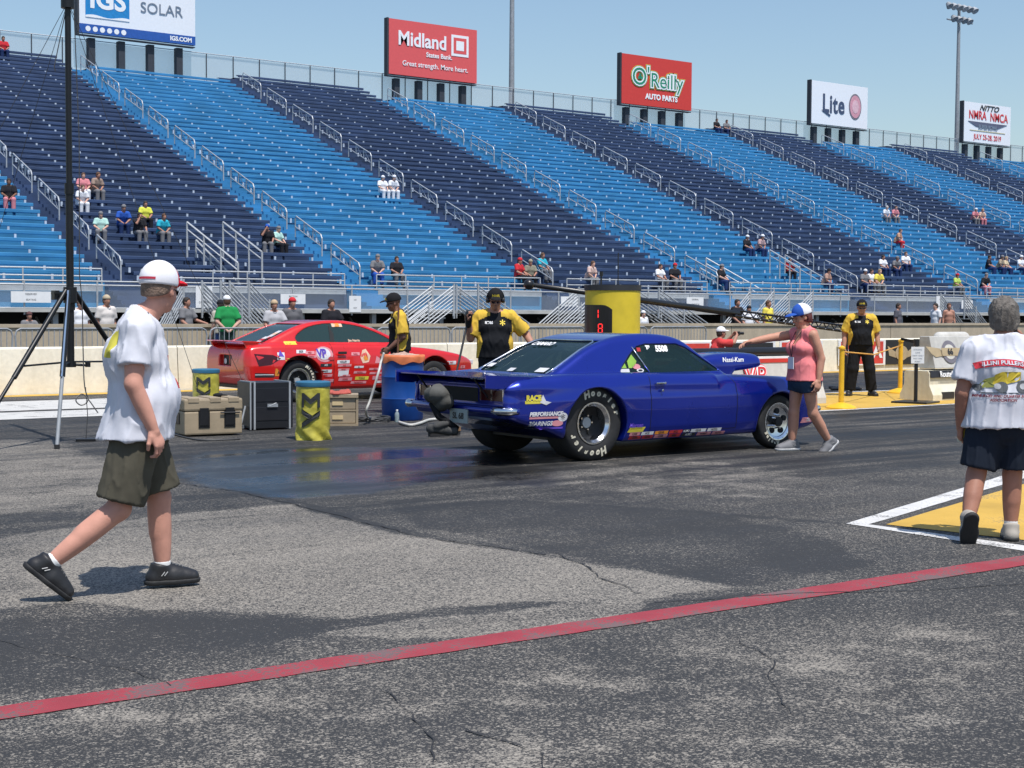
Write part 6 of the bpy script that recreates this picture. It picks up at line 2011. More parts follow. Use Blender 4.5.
def drum(px, pybot, D, r0, H, label, crumple=.006):
    P_ = PD(px, pybot, D); yw = yaw_of(-FW)
    r = empty("wrapped_drum", (P_.x, P_.y, 0), yw, label, "drum", "yellow wrapped drums with a black monogram")
    nh, na = 26, 44; V = []; Fc = []
    for i in range(nh + 1):
        z = H * i / nh
        for k in range(na):
            a = 2 * math.pi * k / na
            low_ = max(0, 1 - z / (H * .28))
            rr = r0 + crumple * math.sin(a * 5 + z * 30) * (0.4 + low_ * 3.2) + .006 * low_ * math.sin(a * 13 + z * 60) - .006 * (abs(i - nh) < 2)
            V.append((rr * math.cos(a), rr * math.sin(a), z))
    for i in range(nh):
        for k in range(na):
            Fc.append((i * na + k, i * na + (k + 1) % na, (i + 1) * na + (k + 1) % na, (i + 1) * na + k))
    me = bpy.data.meshes.new("wrap"); me.from_pydata(V, [], Fc); me.polygons.foreach_set("use_smooth", [True] * len(Fc)); b = link("wrap", me, r, YDRUM)
    mb = MB(); mb.lathe([(r0 + .008, H - .03), (r0 + .012, H - .01), (r0 + .010, H + .02), (r0 - .01, H + .03), (.001, H + .035)], n=32); mb.build("lid", TEALL, r, smooth=True)
    # black monogram wrapped round the front
    u = r0 * .52
    polys = [[(-u, .60), (-u, .93), (-u * .72, .93), (0, .80), (u * .72, .93), (u, .93), (u, .60), (u * .72, .60), (u * .72, .80), (0, .67), (-u * .72, .80), (-u * .72, .60)],
             [(-u, .13), (u, .42), (u, .54), (-u, .25)], [(-u, .45), (-u * .12, .33), (u * .18, .42), (-u, .57)]]
    import bmesh
    for pl in polys:
        bm = bmesh.new(); vs = [bm.verts.new((y, (z - .55) * H * .78 + H * .55, 0)) for y, z in pl]; bm.faces.new(vs)
        bmesh.ops.triangulate(bm, faces=bm.faces[:])
        for _ in range(3): bmesh.ops.subdivide_edges(bm, edges=bm.edges[:], cuts=1)
        me = bpy.data.meshes.new("monogram"); bm.to_mesh(me); bm.free()
        for v in me.vertices:
            a = v.co.x / r0; z = v.co.y; v.co = Vector(((r0 + .016) * math.cos(a), (r0 + .016) * math.sin(a), z))
        link("monogram", me, r, LET_K)
    return r
drum(313, 440, 18.0, .198, .655, "yellow wrapped drum with teal lid standing right of the black rack case")
drum(206, 404, 23.4, .20, .58, "smaller-looking yellow drum behind the tan case at the red car's tail", .004)

# tan transit case
P_ = PD(207, 434, 18.6)
r = empty("transit_case", (P_.x, P_.y, 0), yawim + math.radians(30), "large tan plastic transit case with black latches behind the walking man", "case")
mb = MB(); mb.b2(-.36, .36, -.25, .25, .02, .30); mb.build("base", TANP, r, bevel=.02)
mb = MB(); mb.b2(-.365, .365, -.255, .255, .305, .45); 
for x in (-.27, -.05, .05, .27): pass
o = mb.build("lid", TANP, r, bevel=.025)
mb = MB()
for x in (-.25, .02, .25): mb.b2(x - .07, x + .07, -.262, .20, .40, .465)
mb.build("lid_rib", TANP, o, bevel=.012)
for x in (-.12, .20): 
    mb = MB(); mb.b2(x - .055, x + .055, -.268, -.24, .13, .34); mb.b2(x - .07, x + .07, -.259, -.24, .10, .30); mb.build("latch", BLACKP, r, bevel=.004)
mb = MB(); mb.tube([(.08, -.27, .28), (.32, -.27, .28)], .010, 6); mb.build("edge_strip", BLACKP, r)
mb = MB(); mb.b2(-.372, -.355, -.07, .07, .14, .28); mb.build("side_handle", BLACKP, r, bevel=.004)
r2 = empty("cap_on_case", PD(218, 396, 18.7) , 0.3, "dark crumpled glove lying on the tan transit case", "glove")
r2.location.z = .455; r2.name = "work_glove"
F = Field((-.2, -.15, -.02), (.2, .15, .12), .008); F.ell((0, 0, .02), (.07, .045, .025), .02)
for k in range(4): F.cone((.05, -.03 + .02 * k, .018), (.11, -.04 + .025 * k, .014), .011, .010, .01)
F.cone((.0, .04, .02), (.05, .075, .016), .012, .010, .01)
sdf_obj("glove", F, BLACKC, r2, wr=.004)

# black rack case
P_ = PD(265, 430, 19.6)
r = empty("rack_case", (P_.x, P_.y, 0), yawim + math.radians(30), "black flight case with aluminium edges between the tan case and the yellow drum", "case")
mb = MB(); mb.b2(-.28, .28, -.25, .25, .02, .60); mb.build("shell", mat("black_laminate", (.012, .013, .016), .45, bump=.1), r, bevel=.006)
mb = MB()
for x in (-.235, .235):
    mb.b2(x - .012, x + .012, -.262, -.235, .01, .61); mb.b2(x - .012, x + .012, .235, .262, .01, .61)
    mb.b2(x - .012, x + .012, -.26, .26, .600, .612)
mb.b2(-.295, -.28, -.262, -.245, .01, .61)
mb.build("edge_trim", ALU, r)
for z in (.36, .12):
    mb = MB(); mb.b2(-.215, .215, -.256, -.245, z, z + .17); mb.build("panel", mat("panel_black", (.02, .021, .025), .3), r, bevel=.003)
mb = MB(); mb.b2(-.07, .07, -.275, -.25, .29, .33); mb.tube([(-.05, -.27, .30), (.05, -.27, .34)], .008, 5); mb.build("latch", ALUD, r)
mb = MB(); mb.b2(-.5, -.28, -.02, .06, 0.012, .05); 
mb.tube([(-.30, -.1, .30), (-.40, -.2, .05)], .012, 6); mb.build("loose_strap", ALUD, r)

# tan drawer crate
P_ = PD(340, 427, 20.3)
r = empty("drawer_crate", (P_.x, P_.y, 0), yawim + math.radians(6), "tan two-drawer crate beside the yellow drum, with a red rag on it", "crate")
mb = MB(); mb.b2(-.30, .24, -.22, .22, .0, .03); mb.b2(-.30, .24, -.22, .22, .37, .41); mb.b2(-.30, -.27, -.21, .21, .03, .37); mb.b2(.21, .24, -.21, .21, .03, .37); mb.b2(-.27, .21, .18, .21, .03, .37); mb.b2(-.27, .21, -.20, .18, .19, .215)
mb.build("frame", TANP, r)
for z in (.035, .22):
    mb = MB(); mb.b2(-.265, .205, -.195, .15, z, z + .145); d = mb.build("drawer", TANP, r, bevel=.006)
    mb = MB(); mb.b2(-.10, .04, -.206, -.190, z + .05, z + .10); mb.build("label_plate", mat("pale_tan", (.62, .48, .26), .6), d)
ra = empty("red_rag", (P_.x, P_.y, .41), .4, "crumpled red rag lying on the tan drawer crate", "rag")
F = Field((-.3, -.2, -.02), (.3, .2, .12), .010); F.ell((-.05, -.05, .012), (.18, .10, .022), .02); F.ell((.10, .0, .02), (.10, .06, .03), .02); F.ell((-.14, .03, .02), (.07, .05, .03), .02)
sdf_obj("cloth", F, cloth("red_rag_cloth", (.42, .10, .08)), ra, wr=.014, wscale=16)

# blue barrel with liner
P_ = PD(402.5, 420, 21.3)
r = empty("waste_barrel", (P_.x, P_.y, 0), 0, "blue plastic barrel with an orange liner folded over its rim", "barrel")
mb = MB(); mb.lathe([(.001, .0), (.27, .0), (.285, .02), (.29, .28), (.297, .30), (.29, .32), (.29, .58), (.297, .60), (.29, .62), (.29, .86), (.30, .88), (.27, .88), (.26, .5), (.001, .45)], n=48); mb.build("barrel_body", BBAR, r, smooth=True)
V = []; Fc = []; na = 64
for i, (rr, z) in enumerate([(.25, .80), (.27, .90), (.305, .905), (.312, .87), (.308, .80)]):
    for k in range(na):
        a = 2 * math.pi * k / na; V.append(((rr + .006 * math.sin(a * 9 + i)) * math.cos(a), (rr + .006 * math.sin(a * 9 + i)) * math.sin(a), z + (.012 * math.sin(a * 4) + .018 * math.sin(a * 7 + 1) if i == 4 else 0)))
for i in range(4):
    for k in range(na): Fc.append((i * na + k, i * na + (k + 1) % na, (i + 1) * na + (k + 1) % na, (i + 1) * na + k))
me = bpy.data.meshes.new("liner"); me.from_pydata(V, [], Fc); me.polygons.foreach_set("use_smooth", [True] * len(Fc)); link("liner", me, r, ORNG)
F = Field((-.3, -.3, .7), (.3, .3, 1.05), .012); F.ell((0, 0, .86), (.25, .25, .045), .02); F.ell((.05, .08, .89), (.12, .10, .03), .03); F.ell((-.12, -.05, .88), (.08, .09, .03), .03)
sdf_obj("crumpled_litter", F, mat("pale_litter", (.42, .28, .22), .7, var=.3), r, wr=.02, wscale=14)
q = PG(397, 422)
r = empty("water_bottle", (q.x, q.y, 0), 0, "small clear water bottle with white cap at the foot of the blue barrel", "bottle")
mb = MB(); mb.lathe([(.001, 0), (.03, 0), (.032, .01), (.030, .05), (.032, .09), (.028, .12), (.013, .145), (.013, .15)], n=16); mb.build("bottle_body", glassy("clear_plastic", (.5, .6, .62), .5, .1), r, smooth=True)
mb = MB(); mb.cyl((0, 0, .148), (0, 0, .17), .016, 12); mb.build("bottle_cap", WHITEB, r)
# hoses
HOSE = mat("white_hose_rubber", (.55, .54, .50), .5); HOSEK = mat("grey_hose_rubber", (.05, .05, .052), .5)
pts = [PG(x, y) for x, y in ((399, 424), (410, 427), (420, 425), (428, 422), (436, 421), (447, 421))]
mb = MB(); mb.tube([tuple(v) for v in spline([(q.x, q.y, .025) for q in pts], 6)], .02, 8); o = mb.build("ground_hose", HOSE, smooth='all'); tag(o, "white hose lying on the asphalt from the blue barrel to the blue car", "hose")
a_ = PD(384, 360, 20.6)
pts = [(a_.x, a_.y, .95), (a_.x - .05, a_.y, .82)]
for x, y, z in ((379, 375, .72), (371, 395, .36), (366, 405, .16)): q = PD(x, y, 20.3); pts.append((q.x, q.y, z))
q = PG(372, 421); pts.append((q.x, q.y, .03)); q = PG(386, 421); pts.append((q.x, q.y, .02))
mb = MB(); mb.tube([tuple(v) for v in spline(pts, 6)], .016, 8); o = mb.build("draped_hose", HOSE, smooth='all'); tag(o, "white hose hanging in a loop from the rim of the blue barrel", "hose")
pts = []
c = PG(372, 422)
for k in range(40):
    a = k * .5; pts.append((c.x + (.26 + .02 * math.sin(k)) * math.cos(a), c.y + .24 * math.sin(a), .02 + .0012 * k))
mb = MB(); mb.tube(pts, .014, 6); o = mb.build("coiled_cable", HOSEK, smooth='all'); tag(o, "black cable coiled on the ground left of the blue barrel", "cable")
pts = [PG(x, y) for x, y in ((240, 440), (200, 441), (168, 434), (150, 433), (120, 436))]
mb = MB(); mb.tube([tuple(v) for v in spline([(q.x, q.y, .012) for q in pts], 6)], .010, 6); o = mb.build("ground_cable", HOSEK, smooth='all'); tag(o, "thin black cable lying in front of the tan transit case", "cable")

q = PD(397, 340, 22.3)
r = empty("broom_handle", (q.x, q.y, 0), 0, "brown broom held upright before the official behind the blue barrel", "broom")
r.name = "upright_broom"
mb = MB(); mb.tube([(0, 0, .10), (.04, .02, 1.62)], .014, 8); mb.build("handle", mat("brown_stick", (.16, .07, .035), .6), r, smooth=True)
mb = MB(); mb.box((0, 0, .09), (.40, .06, .05)); mb.build("head", POSTD, r)
mb = MB(); mb.box((0, 0, .035), (.39, .05, .06)); mb.build("bristles", RUBK, r)
# yellow timing pylon
P_ = PY(612.5, 320, 18.0)
r = empty("timing_pylon", (P_.x, P_.y, 0), yaw_of(-ray(612.5, 320)), "fat yellow pylon with red figures on a black screen between the lanes", "pylon")
RP_ = .425
mb = MB(); mb.lathe([(RP_, 0), (RP_, 1.835)], n=48); mb.build("column", YPAINT, r, smooth='all')
mb = MB(); mb.lathe([(RP_ + .012, 1.835), (RP_ + .015, 1.92), (.001, 1.925)], n=48); mb.build("cap", mat("charcoal_cap", (.03, .032, .035), .6), r, smooth=True)
mb = MB(); mb.lathe([(RP_ + .008, 0), (RP_ + .008, .10)], n=48); mb.build("foot_ring", POSTD, r, smooth=True)
def on_cyl(u, z, R_): a = u / R_; return (R_ * math.cos(a), R_ * math.sin(a), z)
nz_ = 14; us = np.linspace(-.60, -.005, 12)
V = []; Fc = []
for i in range(nz_ + 1):
    for k, u in enumerate(us):
        t = i / nz_; top = 1.63 - .07 * max(0, (u + .16) / .155) ** 2 - .015
        V.append(on_cyl(u, 1.05 + (top - 1.05) * t, RP_ + .012))
n = len(us)
for i in range(nz_):
    for k in range(n - 1): Fc.append((i * n + k, i * n + k + 1, (i + 1) * n + k + 1, (i + 1) * n + k))
me = bpy.data.meshes.new("display"); me.from_pydata(V, [], Fc); disp_ = link("display", me, r, mat("display_black", (.01, .008, .009), .3))
LED = emit("red_led", (1.0, .03, .03), 1.6)
def seg(cx, cz, s_, on):
    S = {'a': (0, 1, 'h'), 'b': (.5, .5, 'v'), 'c': (.5, -.5, 'v'), 'd': (0, -1, 'h'), 'e': (-.5, -.5, 'v'), 'f': (-.5, .5, 'v'), 'g': (0, 0, 'h')}
    mb = MB()
    for k in on:
        x, z, o_ = S[k]
        w_, h_ = (s_ * .8, s_ * .18) if o_ == 'h' else (s_ * .2, s_ * .8)
        x0 = cx + x * s_; z0 = cz + z * s_
        mb.quad(on_cyl(x0 - w_ / 2, z0 - h_ / 2, RP_ + .02), on_cyl(x0 + w_ / 2, z0 - h_ / 2, RP_ + .02), on_cyl(x0 + w_ / 2, z0 + h_ / 2, RP_ + .02), on_cyl(x0 - w_ / 2, z0 + h_ / 2, RP_ + .02))
    me = mb.build("lit_figure", LED, disp_, fix=False)
seg(-.26, 1.48, .065, 'bc'); seg(-.19, 1.26, .065, 'abcdefg')
mb = MB(); mb.tube([(-.05, .08, 1.92), (-.05, .08, 2.42)], .008, 6); mb.build("antenna", BLACKP, r)
mb = MB(); mb.tube([(-.1, -.18, 1.92), (-.1, -.18, 2.08)], .014, 6); mb.cyl((-.1, -.18, 2.06), (-.1, -.18, 2.13), .03, 10); mb.build("sensor", BLACKP, r)

# black boom on a post
a = PY(529, 284.5, 20.2); b = PY(846, 329, 20.2)
r = empty("camera_boom", (b.x + .3, 20.2, 0), 0, "long black boom sloping past the yellow pylon, latticed at its low end", "boom")
O = r.location
a = a - Vector((O.x, O.y, 0)); b = b - Vector((O.x, O.y, 0))
a = Vector(a); b = Vector(b)
mb = MB(); mb.tube([a, a.lerp(b, .62)], [.040, .065], 10); mb.build("arm", BLACKP, r, smooth='all')
mb = MB(); m0 = a.lerp(b, .60)
for dz, dy in ((.06, 0), (-.05, .06), (-.05, -.06)): mb.tube([m0 + Vector((0, dy, dz)), b + Vector((0, dy, dz))], .022, 6)
nseg = 14
for k in range(nseg):
    q0 = m0.lerp(b, k / nseg); q1 = m0.lerp(b, (k + 1) / nseg)
    mb.tube([q0 + Vector((0, 0, .08)), q1 + Vector((0, .08, -.06))], .012, 5); mb.tube([q0 + Vector((0, .08, -.06)), q1 + Vector((0, -.08, -.06))], .012, 5); mb.tube([q0 + Vector((0, -.08, -.06)), q1 + Vector((0, 0, .08))], .012, 5)
mb.build("lattice", BLACKP, r)
F = Field(np.array(a) - .2, np.array(a) + .2, .014); F.ell(np.array(a), (.09, .09, .09), .01)
sdf_obj("end_ball", F, BLACKP, r)
mb = MB(); mb.tube([(b.x, 0, 0), (b.x, 0, b.z + .05)], .05, 10); mb.tube([(b.x - .4, 0, .03), (b.x + .4, 0, .03)], .03, 6); mb.tube([(b.x, -.4, .03), (b.x, .4, .03)], .03, 6); mb.build("post", BLACKP, r)

# barriers on the median
def jersey(x0, x1, Y, H, m, name, label, wbase=.28, wtop=.13):
    r = empty(name, (x0, Y, 0), 0, label, "barrier"); L_ = x1 - x0
    mb = MB(); mb.prism([(-wbase, 0), (-wbase, .10), (-wbase * .75, .28), (-wtop, H - .05), (-wtop + .03, H), (wtop - .03, H), (wtop, H - .05), (wbase * .75, .28), (wbase, .10), (wbase, 0)], 0, L_, axis='x')
    mb.build("block", m, r, bevel=.008)
    return r, L_
GREYW = wall_mat("grey_white_plastic", (.55, .54, .51), (.42, .41, .38))
CREAM2 = wall_mat("cream_plastic", (.70, .67, .55), (.58, .52, .36))
xa, xb = PY(648, 380, 17.6).x, PY(814, 380, 17.6).x
r, L_ = jersey(xa, xb, 17.6, .80, GREYW, "median_barrier", "grey barrier with a red stripe and red lettering behind the blue hood")
mb = MB(); mb.b2(0.02, L_ - .02, -.150, -.128, .70, .765); mb.build("red_stripe", RED2, r)
mb = MB(); mb.tube([(0, 0, .87), (L_, 0, .87)], .075, 14); mb.build("top_tube", BLACKP, r, smooth=True)
X0 = PY(753, 372, 17.4).x - xa
for i, (bd, m_) in enumerate(((.035, LET_R), (.018, LET_W), (-.002, LET_R))):
    put_text("lettering", "VP", .42, (X0, -.262 + .10 - .03 * 0 - .012 * i - .06, .49), (1, 0, 0), (0, .34, 1), m_, r, bold=bd, shear=.25, ext=.002)
xa = PY(921, 390, 17.05).x
r, L_ = jersey(xa, xa + 3.4, 17.15, .52, CREAM2, "raceway_barrier", "cream barrier with a winged logo board on top, right of the black stanchion", .36, .27)
mb = MB(); mb.prism([(-.24, .56), (-.10, 1.11), (.10, 1.11), (.24, .56)], .20, L_, axis='x'); bd_ = mb.build("board", GREYW, r, bevel=.01)
mb = MB(); mb.prism([(-.298, .40), (-.272, .52), (-.24, .52), (-.262, .40)], .02, L_ - .02, axis='x'); mb.build("black_band", SK, r)
put_text("lettering", "Route66Raceway", .145, (.68, -.312, .455), (1, 0, 0), (0, .22, 1), LET_W, r, bold=.004, ext=.001, sx=.86)
upd = Vector((0, .14, .55)).normalized()
def board_pt(x, z): return Vector((x, -.24 + (z - .56) * .2545 - .012, z))
def bshape(poly, m, dy, name):
    mb = MB(); q = [board_pt(x, z) + Vector((0, -dy, 0)) for x, z in poly]; mb.quad(*q); mb.build(name, m, bd_, fix=False)
GOLD = mat("tan_logo", (.42, .33, .20), .6); 
cx, cz = .66, .84
bshape([(cx - .62, cz + .10), (cx - .25, cz + .06), (cx - .2, cz - .07), (cx - .40, cz - .09), (cx - .50, cz - .03)], GOLD, .0, "logo_wing")
bshape([(cx + .62, cz + .10), (cx + .50, cz - .03), (cx + .40, cz - .09), (cx + .2, cz - .07), (cx + .25, cz + .06)], GOLD, .0, "logo_wing")
bshape(ovalp(cx, cz, .21, .20, 24), EMG, .004, "logo_ring"); bshape(ovalp(cx, cz, .15, .13, 24), mat("pale_logo", (.6, .58, .52), .6), .008, "logo_disc"); bshape(rectp(cx, cz, .46, .14), GOLD, .012, "logo_band")
put_text("lettering", "66", .15, tuple(board_pt(cx, cz) + Vector((0, -.018, 0))), (1, 0, 0), (0, .25, 1), LET_K, bd_, bold=.006)
bshape(ovalp(1.42, .76, .15, .12, 20), mat("maroon_logo", (.18, .03, .04), .6), .004, "badge"); bshape([(1.28, .80), (1.40, .92), (1.56, .86), (1.50, .78)], GOLD, .008, "badge")
for x in (.25, 1.75): 
    mb = MB(); mb.b2(x, x + .32, -.368, -.33, .03, .15); mb.build("fork_pocket", SK, r)
mb = MB(); mb.b2(1.0, 1.12, -.375, -.34, .0, .16); mb.build("foot_lug", YPAINT, r)
xa2 = PY(932, 345, 18.9).x
r, L_ = jersey(xa2, xa2 + 2.2, 19.0, 1.02, CREAM2, "rear_barrier", "second cream barrier whose rounded top shows behind the logo board", .26, .16)
F = Field((.0, -.3, .9), (1.6, .3, 1.3), .02); F.cone((.35, 0, 1.03), (1.1, 0, 1.03), .12, .12, .03)
sdf_obj("rounded_top", F, GREYW, r)

# stanchions
def stanchion(px, py, H, m, label, black=False):
    q = PG(px, py); q = PD(px, py, (q - CP).dot(FW) + .12)
    r = empty("stanchion", (q.x, q.y, 0), 0, label, "stanchion")
    if black:
        mb = MB(); mb.box((0, 0, .02), (.62, .62, .03), Matrix.Rotation(.3, 3, 'Z')); mb.build("base", m, r, bevel=.008)
        mb = MB(); mb.tube([(0, 0, .03), (0, 0, H)], .032, 12); mb.build("post", m, r, smooth=True)
        mb = MB(); mb.tube([(0, 0, H - .10), (0, 0, H + .02)], .05, 12); mb.build("strap_housing", m, r, smooth=True)
    else:
        mb = MB(); mb.lathe([(.24, 0), (.24, .02), (.20, .05), (.08, .09), (.05, .10)], n=28); mb.build("base", m, r, smooth=True)
        mb = MB(); mb.lathe([(.042, .08), (.042, H - .03), (.055, H - .03), (.055, H), (.02, H + .02), (.001, H + .03)], n=16); mb.build("post", m, r, smooth=True)
    return q
YST = mat("yellow_plastic", (.80, .46, .02), .45)
s1 = stanchion(841, 409, .97, YST, "yellow plastic stanchion in front of the official on the median")
s2 = stanchion(900, 393.5, 1.0, YST, "yellow plastic stanchion left of the black stanchion")
s3 = stanchion(915.5, 403.5, 1.06, BLACKP, "black belt stanchion on a square base before the logo barrier", True)
mb = MB(); mb.tube([(s1.x, s1.y, .90), tuple(s1.lerp(s2, .5) + Vector((0, 0, .80))), (s2.x, s2.y, .90)], .012, 6)
o = mb.build("barrier_rope", mat("orange_rope", (.75, .38, .08), .7), smooth='all'); tag(o, "orange rope strung between the two yellow stanchions", "rope")
s0 = PG(800, 413)
mb = MB(); mb.tube([(s1.x, s1.y, .88), (s1.x - .8, s1.y - .02, .84), (s1.x - 1.6, s1.y, .9)], .010, 6)
dv = (s2 - s3).normalized()
mb = MB(); n_ = Vector((0, 0, 1)); L3 = (s2 - s3).length
mb.quad((s3.x, s3.y, 1.0), (s2.x, s2.y, 1.0), (s2.x, s2.y, 1.05), (s3.x, s3.y, 1.05)); o = mb.build("retractable_belt", BLACKC, fix=False); tag(o, "black belt stretched from the black stanchion to the yellow one", "belt")
r = empty("paper_sign", (s3.x, s3.y, .80), yawim, "white paper notice taped to the black stanchion", "sign")
mb = MB(); mb.b2(-.10, .12, -.050, -.046, -.13, .15); mb.build("sheet", WHITEB, r)
for k in range(5): put_text("lettering", ("STAGING", "LANE", "CREW ONLY", "PAST THIS", "POINT")[k], .034, (.01, -.053, .10 - k * .05), (1, 0, 0), (0, 0, 1), GREYL, r)

# banners fixed to the lane wall
def banner(px0, px1, m, label, bord=None):
    x0, x1 = PY(px0, 350, 26.58).x, PY(px1, 350, 26.58).x
    r = empty("wall_banner", (x0, 26.575, .14), 0, label, "banner"); W = x1 - x0
    mb = MB(); mb.b2(0, W, -.012, 0.0, 0, .655)
    bm_ = mb.build("sheet", bord or m, r)
    if bord:
        mb = MB(); mb.b2(W * .05, W * .95, -.016, -.0125, .04, .62); mb.build("field", m, r)
    return r, W
REDB = mat("orange_red_vinyl", (.62, .06, .045), .5)
r, W = banner(838, 885, REDB, "red banner with white border on the cream wall behind the official", WHITEB)
put_text("lettering", "NHRA", .42, (W * .5, -.022, .33), XD, ZD, LET_W, r, bold=.02, sx=1.3, ext=.002)
r, W = banner(885.5, 916, mat("black_vinyl", (.02, .02, .022), .5), "black banner with a tan winged emblem between the stanchions")
for s_ in (-1, 1):
    mb = MB(); mb.prism([(W * .5 + s_ * .1, .26), (W * .5 + s_ * W * .46, .50), (W * .5 + s_ * W * .40, .24), (W * .5 + s_ * .15, .16)], -.022, -.0135); mb.build("wing_emblem", GOLD, r)
mb = MB(); mb.prism(ovalp(W * .5, .30, .26, .20), -.028, -.0228); mb.build("round_emblem", GOLD, r)
r, W = banner(650, 712, REDB, "long red banner on the cream wall left of the man in the red shirt", WHITEB)
r, W = banner(722, 775, mat("black_vinyl", (.02, .02, .022), .5), "black banner on the cream wall right of the man in the red shirt", WHITEB)
r, W = banner(779, 822, REDB, "red banner on the cream wall behind the woman in pink", WHITEB)

# ---------------------------------------------------------------- mast on a tripod
cen = PD(71, 400, 17.3); BLM = mat("black_anodised", (.012, .013, .015), .4, metal=.3)
r = empty("tripod_mast", (cen.x, cen.y, 0), 0, "tall black telescopic mast on a tripod at the left edge", "mast")
c0 = Vector((cen.x, cen.y, 0))
mb = MB(); mb.tube([(0, 0, .88), (0, 0, 2.9)], .042, 16); mb.tube([(0, 0, 2.85), (0, 0, 7.2)], .034, 16); mb.cyl((0, 0, 2.80), (0, 0, 2.92), .052, 16); mb.cyl((0, 0, 4.86), (0, 0, 4.96), .075, 16); mb.build("pole", BLM, r, smooth=True)
mb = MB(); mb.cyl((0, 0, 1.58), (0, 0, 1.76), .075, 16); mb.box((-.10, 0, 1.66), (.20, .10, .09)); mb.box((-.17, 0, 1.70), (.05, .14, .04)); mb.cyl((0, 0, 1.50), (0, 0, 1.58), .055, 12); mb.build("collar", BLM, r, bevel=.004)
feet = [PG(57, 449), PG(-32, 455), PG(168, 430)]
for i, f in enumerate(feet):
    f = f - c0; d = Vector((f.x, f.y, 0)).normalized()
    mb = MB(); top = Vector((d.x * .07, d.y * .07, 1.72)); mid = top.lerp(f, .55)
    mb.tube([top, mid], .030, 10); lg = mb.build("leg", BLM, r, smooth=True)
    mb = MB(); mb.tube([mid - (f - top) * .25 + Vector((0, 0, 0)), f + Vector((0, 0, .03))], .021, 10); mb.build("lower_tube", ALUD if i == 0 else BLM, lg, smooth=True)
    if i == 0:
        mb = MB(); mb.tube([top + d * .035, mid + d * .035], .010, 8); mb.build("bright_rod", CHROME, lg, smooth=True)
    mb = MB(); mb.cyl(tuple(f), tuple(f + Vector((0, 0, .05))), .03, 12); mb.build("rubber_foot", RUBK, lg)
    mb = MB(); mb.tube([Vector((0, 0, .92)), top.lerp(f, .48)], .012, 6); mb.build("brace", BLM, r)
mb = MB(); mb.cyl((0, 0, .86), (0, 0, .93), .06, 12); mb.tube([(0, 0, .89), (.18, -.05, .88)], .015, 8); mb.cyl((.18, -.05, .86), (.18, -.05, .92), .03, 10); mb.build("crank", BLM, r)
for (x, y) in ((-165, 440), (-60, 428), (212, 432), (262, 425)):
    q = PG(x, y) - c0
    mb = MB(); mb.tube([(0, 0, 4.93), (q.x, q.y, .02)], .0035, 5); mb.build("guy_line", HOSEK, r)
mb = MB(); mb.tube([(-.03, 0, 4.8), (-.16, 0, 4.2), (-.15, .0, 4.15)], .006, 5); mb.tube([(.05, -.05, 4.9), (.10, -.05, 3.4), (.09, -.05, 1.9), (.12, -.05, 1.6)], .006, 5)
q1 = PD(84, 380, 17.2) - c0; q2 = PD(88, 402, 17.2) - c0; q3 = PD(98, 415, 17.1) - c0
mb.tube([tuple(v) for v in spline([(.12, -.05, 1.6), (q1.x, q1.y, .72), (q2.x, q2.y, .50), (q2.x - .08, q2.y, .44), (q2.x - .14, q2.y, .50), (q2.x - .05, q2.y, .56), (q3.x, q3.y, .36)], 5)], .007, 5); mb.build("hanging_cable", HOSEK, r)
q = PG(86, 441)
r = empty("foot_plate", (q.x, q.y, 0), yawim + .2, "small black plate with a cable on the ground beside the mast foot", "plate")
mb = MB(); mb.b2(-.11, .11, -.07, .07, .004, .03); mb.build("plate", BLACKP, r, bevel=.006)
mb = MB(); mb.tube([(0, 0, .03), (.02, 0, .3), (0, 0, .62)], .005, 5); mb.build("cable", HOSEK, r)

# ================================================================ SPECTATORS
def seated(lean, cap, hairc, seed, arms=0):
    ln = lean
    P_ = Pose(pelvis=(0, 0, .53), waist=(.02 + ln * .25, 0, .66), chest=(.05 + ln * .7, 0, .86), neck=(.06 + ln, 0, 1.02), head=(.11 + ln * 1.15, 0, 1.17),
              shL=(.05 + ln, .19, .96), shR=(.05 + ln, -.19, .96), elL=(.14 + ln * .8, .25, .72), elR=(.14 + ln * .8, -.25, .72), wrL=(.34, .12 if arms == 0 else .20, .62), wrR=(.34, -.12, .62),
              hipL=(.02, .10, .51), hipR=(.02, -.10, .51), knL=(.42, .14, .50), knR=(.42, -.14, .50), anL=(.40, .14, .09), anR=(.40, -.14, .09), ftL=(.55, .17, .02), ftR=(.55, -.17, .02))
    if arms == 1: P_.J['elR'] = np.array((.30 + ln, -.22, .85)); P_.J['wrR'] = np.array((.30 + ln, -.08, 1.10))
    P_.hp = .15
    return P_
def standing(arms=0):
    P_ = Pose()
    if arms == 1: P_.J['elL'] = np.array((.12, .27, 1.16)); P_.J['wrL'] = np.array((.34, .30, 1.10)); P_.J['elR'] = np.array((.05, -.25, 1.14)); P_.J['wrR'] = np.array((.25, -.18, .98))
    if arms == 2: P_.J['wrL'] = np.array((-.14, .10, .98)); P_.J['wrR'] = np.array((-.14, -.08, .97)); P_.J['elL'] = np.array((-.10, .27, 1.14)); P_.J['elR'] = np.array((-.10, -.27, 1.14))
    return P_
SKA, SKB, SKC = skin_mat("fair_skin", (.58, .34, .26)), skin_mat("tan_skin_two", (.40, .20, .14)), skin_mat("brown_skin", (.20, .10, .065))
W0 = cloth("plain_white_cloth", (.72, .73, .76)); J0 = cloth("blue_jeans_cloth", (.05, .09, .17)); 
